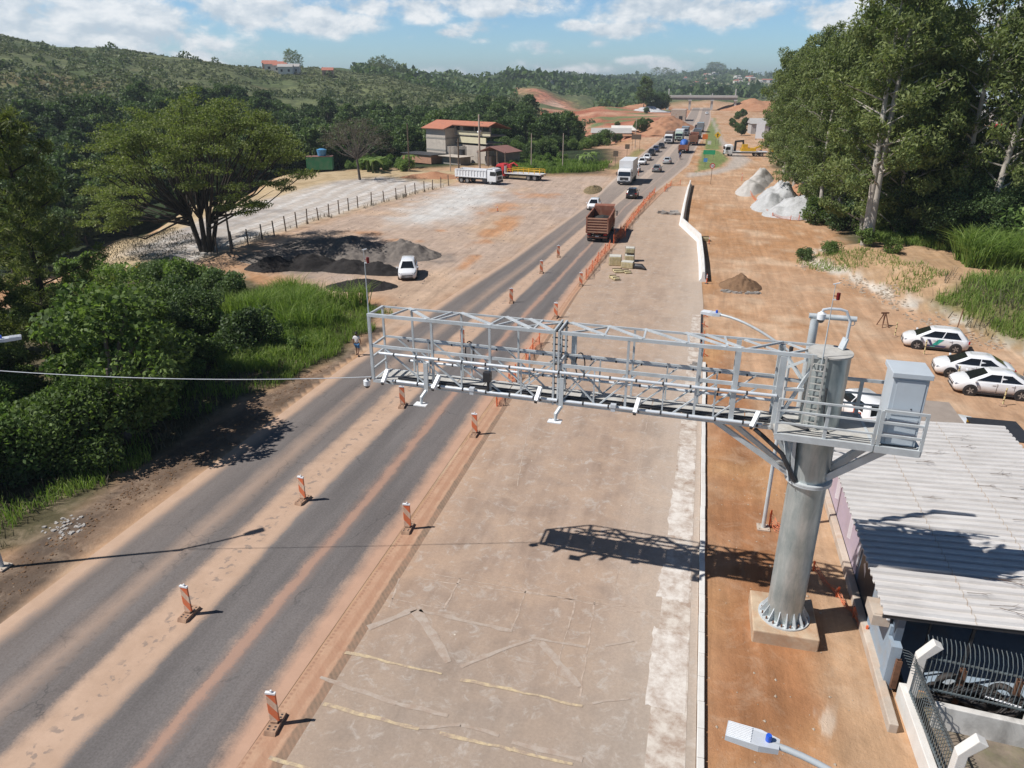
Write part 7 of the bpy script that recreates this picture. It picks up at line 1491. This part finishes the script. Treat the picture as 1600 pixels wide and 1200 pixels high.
for x in (11.5,13.6,15.8): mb=MB(); mb.box((x,3.1,7.7),(.22,.22,2.0)); put('balcony_post',mb,M['plasterd'],h)
mb=MB(); mb.add([(-.6,-.9,7.35),(6.2,-.9,7.35),(6.4,1.8,8.2),(16.5,1.8,8.2),(16.5,4.2,9.0),(-.6,4.2,9.0),(-.6,9.2,7.5),(16.5,9.2,7.5)],[(0,1,2,3,4,5),(5,4,7,6)]); r=put('roof',mb,M['tile'],h,fixn=False); sd=r.modifiers.new('Solid','SOLIDIFY'); sd.thickness=.18
mb=MB(); mb.box((2.2,-3.0,1.9),(9.5,5.4,.12)); put('lean_to_roof',mb,mk('dark_sheet_roof',(0.05,0.05,0.052),.7,0,.15,1),h); mb=MB(); mb.box((2.2,-3.0,.9),(8.8,4.8,1.8)); put('lean_to_wall',mb,M['brick'],h)
mb=MB(); mb.box((10.2,-1.6,1.75),(6.4,4.2,.1)); put('lean_to_roof',mb,M['plaster'],h); mb=MB(); mb.box((10,-1.2,.85),(5.2,3.2,1.7)); put('lean_to_wall',mb,M['plasterd'],h)
mb=MB(); mb.cyl((9.8,.8,1.8),.7,1.2,14); put('water_tank',mb,M['dark'],h,sm=40)
mb=MB(); mb.tube([(13.2,2.7,6.9),(13.2,2.55,7.1)],[.5,.42],14); put('satellite_dish',mb,M['white'],h)
g_=thing('open_shed','open brown roofed shed attached right of the unfinished house','shed',(-46.8,162.5,0),-.4); g_.scale=(.62,.7,.82)
mb=MB(); mb.add([(-1,-3,3.6),(5,-3,5.2),(12,-3,3.8),(12,6,3.8),(5,6,5.2),(-1,6,3.6)],[(0,1,4,5),(1,2,3,4)]); r=put('roof',mb,M['rusttile'],g_,fixn=False); sd=r.modifiers.new('Solid','SOLIDIFY'); sd.thickness=.15
for x in (-.6,4,8,11.6): mb=MB(); mb.box((x,-2.6,2.0),(.3,.3,4)); put('post',mb,M['wood'],g_)
mb=MB(); mb.box((5,5.7,1.8),(12,.2,3.6)); mb.box((2,1,1.2),(3,3,2.4)); put('wall',mb,M['plasterd'],g_)
# container with tank
ct=thing('shipping_container','green corrugated container at the back of the fenced lot by the woods','container',(-78.6,146,0),.35)
mb=MB(); mb.box((0,0,1.3),(5.4,2.6,2.6))
for x in np.arange(-2.6,2.7,.3): mb.box((x,-1.31,1.3),(.14,.05,2.4))
put('box',mb,mk('container_green',(0.05,0.26,0.12),.6,0,.1,1,(0.3,0.26,0.2),.35),ct); mb=MB(); mb.box((0,0,2.66),(5.5,2.7,.1)); put('roof',mb,M['rusttile'],ct)
wt=thing('water_tank','blue round water tank standing on top of the green container','tank',(-78.0,146,2.7)); mb=MB(); mb.cyl((0,0,.1),.85,1.2,18,1.05); put('tank',mb,mk('tank_blue',(0.08,0.25,0.45),.5),wt,sm=40); mb=MB(); mb.cyl((0,0,1.3),1.08,.25,18,.4); put('lid',mb,bpy.data.materials['tank_blue'],wt,sm=40)
# overpass
ov=thing('overpass','pale concrete overpass on four piers crossing the road far ahead','bridge',(-3,544,0),.25-.235)
M['ovc']=mk('overpass_concrete',(0.50,0.48,0.45),.9,0,.06,.3); M['ovd']=mk('overpass_girder',(0.25,0.25,0.25),.9,0,.06,.3)
mb=MB(); mb.box((0,0,8.2),(47,11,.5)); put('deck',mb,M['ovc'],ov)
for y in (-5.4,5.4): mb=MB(); mb.box((0,y,8.9),(47,.3,1.0)); put('parapet',mb,M['ovc'],ov)
for y in (-4.5,-1.5,1.5,4.5): mb=MB(); mb.box((0,y,7.3),(46.6,.7,1.3)); put('girder',mb,M['ovd'],ov)
for x in (-22,-7.3,7.3,22.5):
    mb=MB(); mb.box((x,0,6.3),(2.2,11,.8)); mb.box((x,-3.4,3),(1.4,1.6,6)); mb.box((x,3.4,3),(1.4,1.6,6)); put('pier',mb,M['ovc'],ov)
for x in (-22,-7.3,7.3,22.5): mb=MB(); mb.beam((x,5.6,8),(x,5.6,13.5 if abs(x)>20 else 10.5),.7); put('rebar_column',mb,M['ovc'],ov)
heap('embankment','orange earth embankment at the right end of the overpass','embankment',38,548,26,18,8,M['redsoil'],43,0,[(-.2,0,1,1),(.4,0,.8,.9)],.1); heap('embankment','orange earth embankment at the left end of the overpass','embankment',-40,560,22,20,4.5,M['redsoil'],45,0,None,.1)
heap('gravel_heap','white stone heap on the red platform left of the overpass','heap',*AT(1016,130,500)[:2],12,7,3.2,M['whitegravel'],47,0,[(0,0,1,1),(.5,0,.5,.6),(-.5,0,.5,.5)],.3)
# white shotcrete panel and red bank near the road
heap('earth_mound','red earth mound between the works and the overpass road','heap',*G(1042,200)[:2],11,45,4.5,M['redsoil'],49,-.02,[(0,0,1,1),(0,-.5,.7,.8),(0,.5,.7,.8)],.25)
q=G(1060,188); t=thing('concrete_box','pale concrete box structure on the red earth beside the road','structure block',(q[0],q[1],0)); mb=MB(); mb.box((0,0,2.6),(7,16,5.2)); put('shell',mb,M['conc'],t); mb=MB(); mb.box((1.2,-8.03,1.4),(1.6,.1,1.8)); put('opening',mb,M['dark'],t)
# houses
M['hw']=mk('house_white',(0.66,0.63,0.58),.85,0,.06,.3); M['hr']=mk('house_tile',(0.40,0.15,0.10),.85,0,.1,.3); M['hp']=mk('house_salmon',(0.5,0.28,0.2),.85,0,.08,.3); M['hg']=mk('house_grey',(0.4,0.38,0.36),.85,0,.08,.3)
def house(label,x,y,w,d,h_,rz,wall,roof,group=None,z=None):
    t=thing('house',label,'house',(x,y,(zt(x,y)-.5) if z is None else z),rz,group); mb=MB(); mb.box((0,0,h_/2),(w,d,h_)); put('wall',mb,M[wall],t); mb=MB(); e=.4; mb.prism([(-d/2-e,h_),(d/2+e,h_),(0,h_+d*.22)],'x',-w/2-e,w/2+e); put('roof',mb,M[roof],t)
    for k in range(2): mb=MB(); mb.box((-w/4+k*w/2,-d/2-.02,h_*.5),(w*.14,.08,h_*.32)); put('window',mb,M['dark'],t)
for px,D,w,lb,wl,rf in ((425,560,9,'red roofed house highest on the left hilltop','hp','hr'),(432,548,12,'wide red roofed house in the middle of the left hilltop group','hw','hr'),(441,540,8,'white house with red roof low in the left hilltop group','hw','hr'),(449,535,9,'white house below the tall dark trees on the left hilltop','hw','hg'),(461,545,8,'pale roofed house at the right of the left hilltop group','hw','hg'),(514,540,7,'small red roofed house alone on the hillside right of the hilltop group','hp','hr')):
    q=AT(px,130,D); house(lb,q[0],q[1],w,8,4.5,.4,wl,rf)
rr=random.Random(5); VG='houses of the village on the far hill'
for i in range(30):
    px=rr.uniform(1062,1205); D=rr.uniform(1250,2150); q=AT(px,130,D); house('small pale house in the village on the far hillside beyond the overpass',q[0],q[1],rr.uniform(8,15),10,5.5,rr.uniform(-.5,.8),rr.choice(['hw','hw','hp','hg']),rr.choice(['hr','hg','hr']),VG)
for i in range(9):
    px=rr.uniform(800,880); D=rr.uniform(900,1080); q=AT(px,130,D); house('tiny white house on the ridge above the red cutting',q[0],q[1],9,8,4.5,rr.uniform(-.5,.8),'hw',rr.choice(['hr','hg']),'houses on the ridge above the red cutting')
q=G(955,208); house('long low pale building at the foot of the red works above the shrub belt',q[0],q[1],14,7,3.6,.1,'hw','hg')
q=G(975,205); house('white roofed shed beside the long low building',q[0],q[1],9,7,2.6,.1,'hw','hw')
# buildings and plant behind the grove, right
def shed(label,px,D,w,d,h_,wall,roof,rz=0.0):
    q=AT(px,130,D); house(label,q[0],q[1],w,d,h_,rz,wall,roof)
M['bluer']=mk('blue_grey_sheet_roof',(0.45,0.52,0.60),.5,0,.05,.3)
shed('large pale blue roofed warehouse at the right photo edge',1592,400,26,22,8,'hp','bluer',.1); shed('white shed left of the blue roofed warehouse',1545,380,14,10,6,'hw','bluer',.1); shed('low white building glimpsed through the grove',1505,360,20,9,5,'hw','hg',.1); shed('grey roofed building glimpsed lower through the grove',1465,330,14,9,4.5,'hw','hr',.1)
q=AT(1585,130,300); lorry('tanker_truck','white truck with red domed tank parked in the yard behind the grove','truck',(q[0],q[1],zt(q[0],q[1])),PI/2,PW,'flat',11,PW,axles=(3.6,-2.6,-4)); t=[o for o in scene.objects if o.get('label','').startswith('white truck with red domed')][0]
mb=MB(); mb.tube([(0,2.6,2.6),(0,2.2,2.6),(0,-4.4,2.6),(0,-4.9,2.6)],[.5,1.45,1.45,.5],14); put('tank',mb,M['red'],t,sm=60)
YG='yellow excavators in the yard behind the grove'
for px,D in ((1588,290),(1562,310),(1600,300),(1530,300),(1505,300),(1475,290)):
    q=AT(px,130,D); excavator('yellow excavator in the yard glimpsed behind the grove',(q[0],q[1],zt(q[0],q[1])),random.uniform(0,6),1.0,YG)
for px,D,lb in ((1590,170,'white car nearest in the yard behind the grove'),(1575,180,'second white car in the yard behind the grove'),(1548,176,'white car glimpsed under the crowns in the yard')): q=AT(px,130,D); car('parked_car',lb,'car','hatch','white',(q[0],q[1],zt(q[0],q[1])),1.2)
q=G(1186,219); t=thing('sign_board','white vertical board beside the side road','sign',(q[0],q[1],0)); mb=MB(); mb.box((0,0,3.0),(2.6,.2,5.0)); put('panel',mb,M['white'],t); mb=MB(); mb.beam((-1.0,.2,0),(-1.0,.2,2),.2); mb.beam((1.0,.2,0),(1.0,.2,2),.2); put('legs',mb,M['wood'],t)
q=G(1180,212); house('grey roofed hut beside the white board by the side road',q[0]+3,q[1]+14,9,8,4,.1,'hg','hg')
HAZE=0.00019
# ---------------------------------------------------------------- light, sky, air, camera
SUNV=Vector((.735,.325,-1)).normalized()
sl=bpy.data.lights.new('sun','SUN'); sl.energy=5.0; sl.angle=math.radians(.53); sl.color=(1,.965,.925); so=bpy.data.objects.new('sun',sl); COL.objects.link(so); so.rotation_euler=SUNV.to_track_quat('-Z','Y').to_euler()
W=bpy.data.worlds.new('World'); scene.world=W; W.use_nodes=True; N=W.node_tree.nodes; L=W.node_tree.links; bg=N['Background']
sky=N.new('ShaderNodeTexSky'); sky.sky_type='NISHITA'; sky.sun_disc=False; sky.sun_elevation=math.asin(-SUNV.z); sky.sun_rotation=math.atan2(-SUNV.x,-SUNV.y)%(2*PI); sky.altitude=800; sky.air_density=1.1; sky.dust_density=1.2; sky.ozone_density=1.5
tc=N.new('ShaderNodeTexCoord').outputs['Generated']; sp=N.new('ShaderNodeSeparateXYZ'); L.new(tc,sp.inputs[0])
def wm(op,a,b=None,c=None,clamp=False): return mth(N,L,op,a,b,c,clamp)
azn=wm('ARCTAN2',sp.outputs[0],sp.outputs[1]); hyp=wm('SQRT',wm('ADD',wm('MULTIPLY',sp.outputs[0],sp.outputs[0]),wm('MULTIPLY',sp.outputs[1],sp.outputs[1]))); eln=wm('ARCTAN2',sp.outputs[2],hyp)
cv=N.new('ShaderNodeCombineXYZ'); L.new(azn,cv.inputs[0]); L.new(wm('MULTIPLY',eln,1.7),cv.inputs[1])
nz=noise(N,L,cv.outputs[0],15,8,.6,.1); nzl=noise(N,L,cv.outputs[0],4.3,3,.5)
cu=N.new('ShaderNodeVectorMath'); cu.operation='ADD'; L.new(cv.outputs[0],cu.inputs[0]); cu.inputs[1].default_value=(-.008,.018,0); nz2=noise(N,L,cu.outputs[0],15,8,.6,.1)
# cloud banks at their bearings (azimuth, elevation, half-width, half-height)
BL=[]
def cb(px,py,w,h,s=1.0):
    d=ray(px,py); BL.append((math.atan2(d[0],d[1]),math.atan2(d[2],math.hypot(d[0],d[1])),w/1150.0,h/1150.0,s))
for a in ((120,30,210,45),(40,60,150,25),(280,60,90,35,.8),(350,20,60,30,.9),(420,12,70,24),(500,30,95,24),(560,10,60,18,.9),(660,10,55,22),(760,8,120,18),(740,46,40,14,.8),(785,38,30,10,.6),(980,18,50,24),(1080,12,110,24),(1150,20,70,22),(990,45,60,16),(690,115,70,14,.5),(860,108,120,14,.6),(1050,100,70,14,.6),(830,72,60,10,.55),(930,68,40,10,.5),(1380,20,120,30,.9),(-150,30,220,60),(1700,40,150,50),(250,85,120,14,.8),(705,52,26,8,.7),(755,62,22,7,.7),(640,60,24,7,.6),(900,40,30,9,.7),(860,80,40,8,.6),(1000,95,40,8,.7),(1090,78,34,8,.6),(330,70,40,14,.8),(300,100,60,10,.7),(440,92,60,14,.5),(100,-40,300,40),(600,-60,200,40),(1000,-50,250,40)): cb(*a)
tot=None
for (a0,e0,w,h,s) in BL:
    dx=wm('MULTIPLY',wm('SUBTRACT',azn,a0),1/w); dy=wm('MULTIPLY',wm('SUBTRACT',eln,e0),1/h)
    r2=wm('ADD',wm('MULTIPLY',dx,dx),wm('MULTIPLY',dy,dy)); g=wm('MULTIPLY',wm('POWER',2.718,wm('MULTIPLY',r2,-.8)),s)
    tot=g if tot is None else wm('MAXIMUM',tot,g)
field=wm('ADD',wm('MULTIPLY',tot,.62),wm('MULTIPLY',wm('MULTIPLY',wm('SUBTRACT',nz.outputs[0],.5),1.5),wm('MULTIPLY_ADD',tot,1.2,.25,True)))
mr=N.new('ShaderNodeMapRange'); mr.interpolation_type='SMOOTHSTEP'; mr.inputs[1].default_value=.20; mr.inputs[2].default_value=.50; L.new(field,mr.inputs[0])
shade=N.new('ShaderNodeMapRange'); shade.inputs[1].default_value=-.10; shade.inputs[2].default_value=.13; L.new(wm('SUBTRACT',nz.outputs[0],nz2.outputs[0]),shade.inputs[0])
CLV=14.5
cc=mixc(N,L,shade.outputs[0],(.60*CLV,.69*CLV,.78*CLV),(1.0*CLV,1.02*CLV,1.04*CLV))
tint=mixc(N,L,1.0,sky.outputs[0],(.62,.88,1.19),'MULTIPLY')
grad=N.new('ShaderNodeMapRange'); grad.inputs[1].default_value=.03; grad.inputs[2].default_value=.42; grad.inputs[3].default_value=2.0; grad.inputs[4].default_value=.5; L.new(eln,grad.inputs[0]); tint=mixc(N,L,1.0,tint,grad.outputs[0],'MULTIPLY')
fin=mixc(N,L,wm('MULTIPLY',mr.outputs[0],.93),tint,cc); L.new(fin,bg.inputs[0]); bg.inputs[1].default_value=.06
# air
hz=MB(); zlo,zhi=float(TZ.min())-1.0,float(TZ.max())+32.0; hz.box((0,1500,(zlo+zhi)/2),(7600,8400,zhi-zlo)); m=bpy.data.materials.new('haze'); m.use_nodes=True; N2=m.node_tree.nodes; N2.remove(N2['Principled BSDF'])
pv=N2.new('ShaderNodeVolumePrincipled'); pv.inputs['Color'].default_value=(.82,.92,1,1); pv.inputs['Density'].default_value=HAZE; pv.inputs['Anisotropy'].default_value=.2; m.node_tree.links.new(pv.outputs[0],N2['Material Output'].inputs['Volume'])
if HAZE>0: ho=put('haze',hz,m); tag(ho,kind='stuff')
cam=bpy.data.cameras.new('camera'); cam.sensor_width=36; cam.lens=FPX/1600*36; cam.clip_start=.1; cam.clip_end=20000
co=bpy.data.objects.new('camera',cam); COL.objects.link(co); co.location=(0,0,CAMH); co.rotation_euler=(PI/2-PITCH,0,PSI); scene.camera=co
scene.render.engine='CYCLES'; scene.view_settings.view_transform='Standard'; scene.view_settings.look='None'; scene.view_settings.exposure=.1; scene.view_settings.gamma=1
cy=scene.cycles; cy.max_bounces=6; cy.diffuse_bounces=3; cy.glossy_bounces=3; cy.transmission_bounces=3; cy.volume_bounces=0; cy.transparent_max_bounces=6; cy.use_denoising=True; cy.volume_step_rate=1
scene.render.resolution_x=1024; scene.render.resolution_y=768
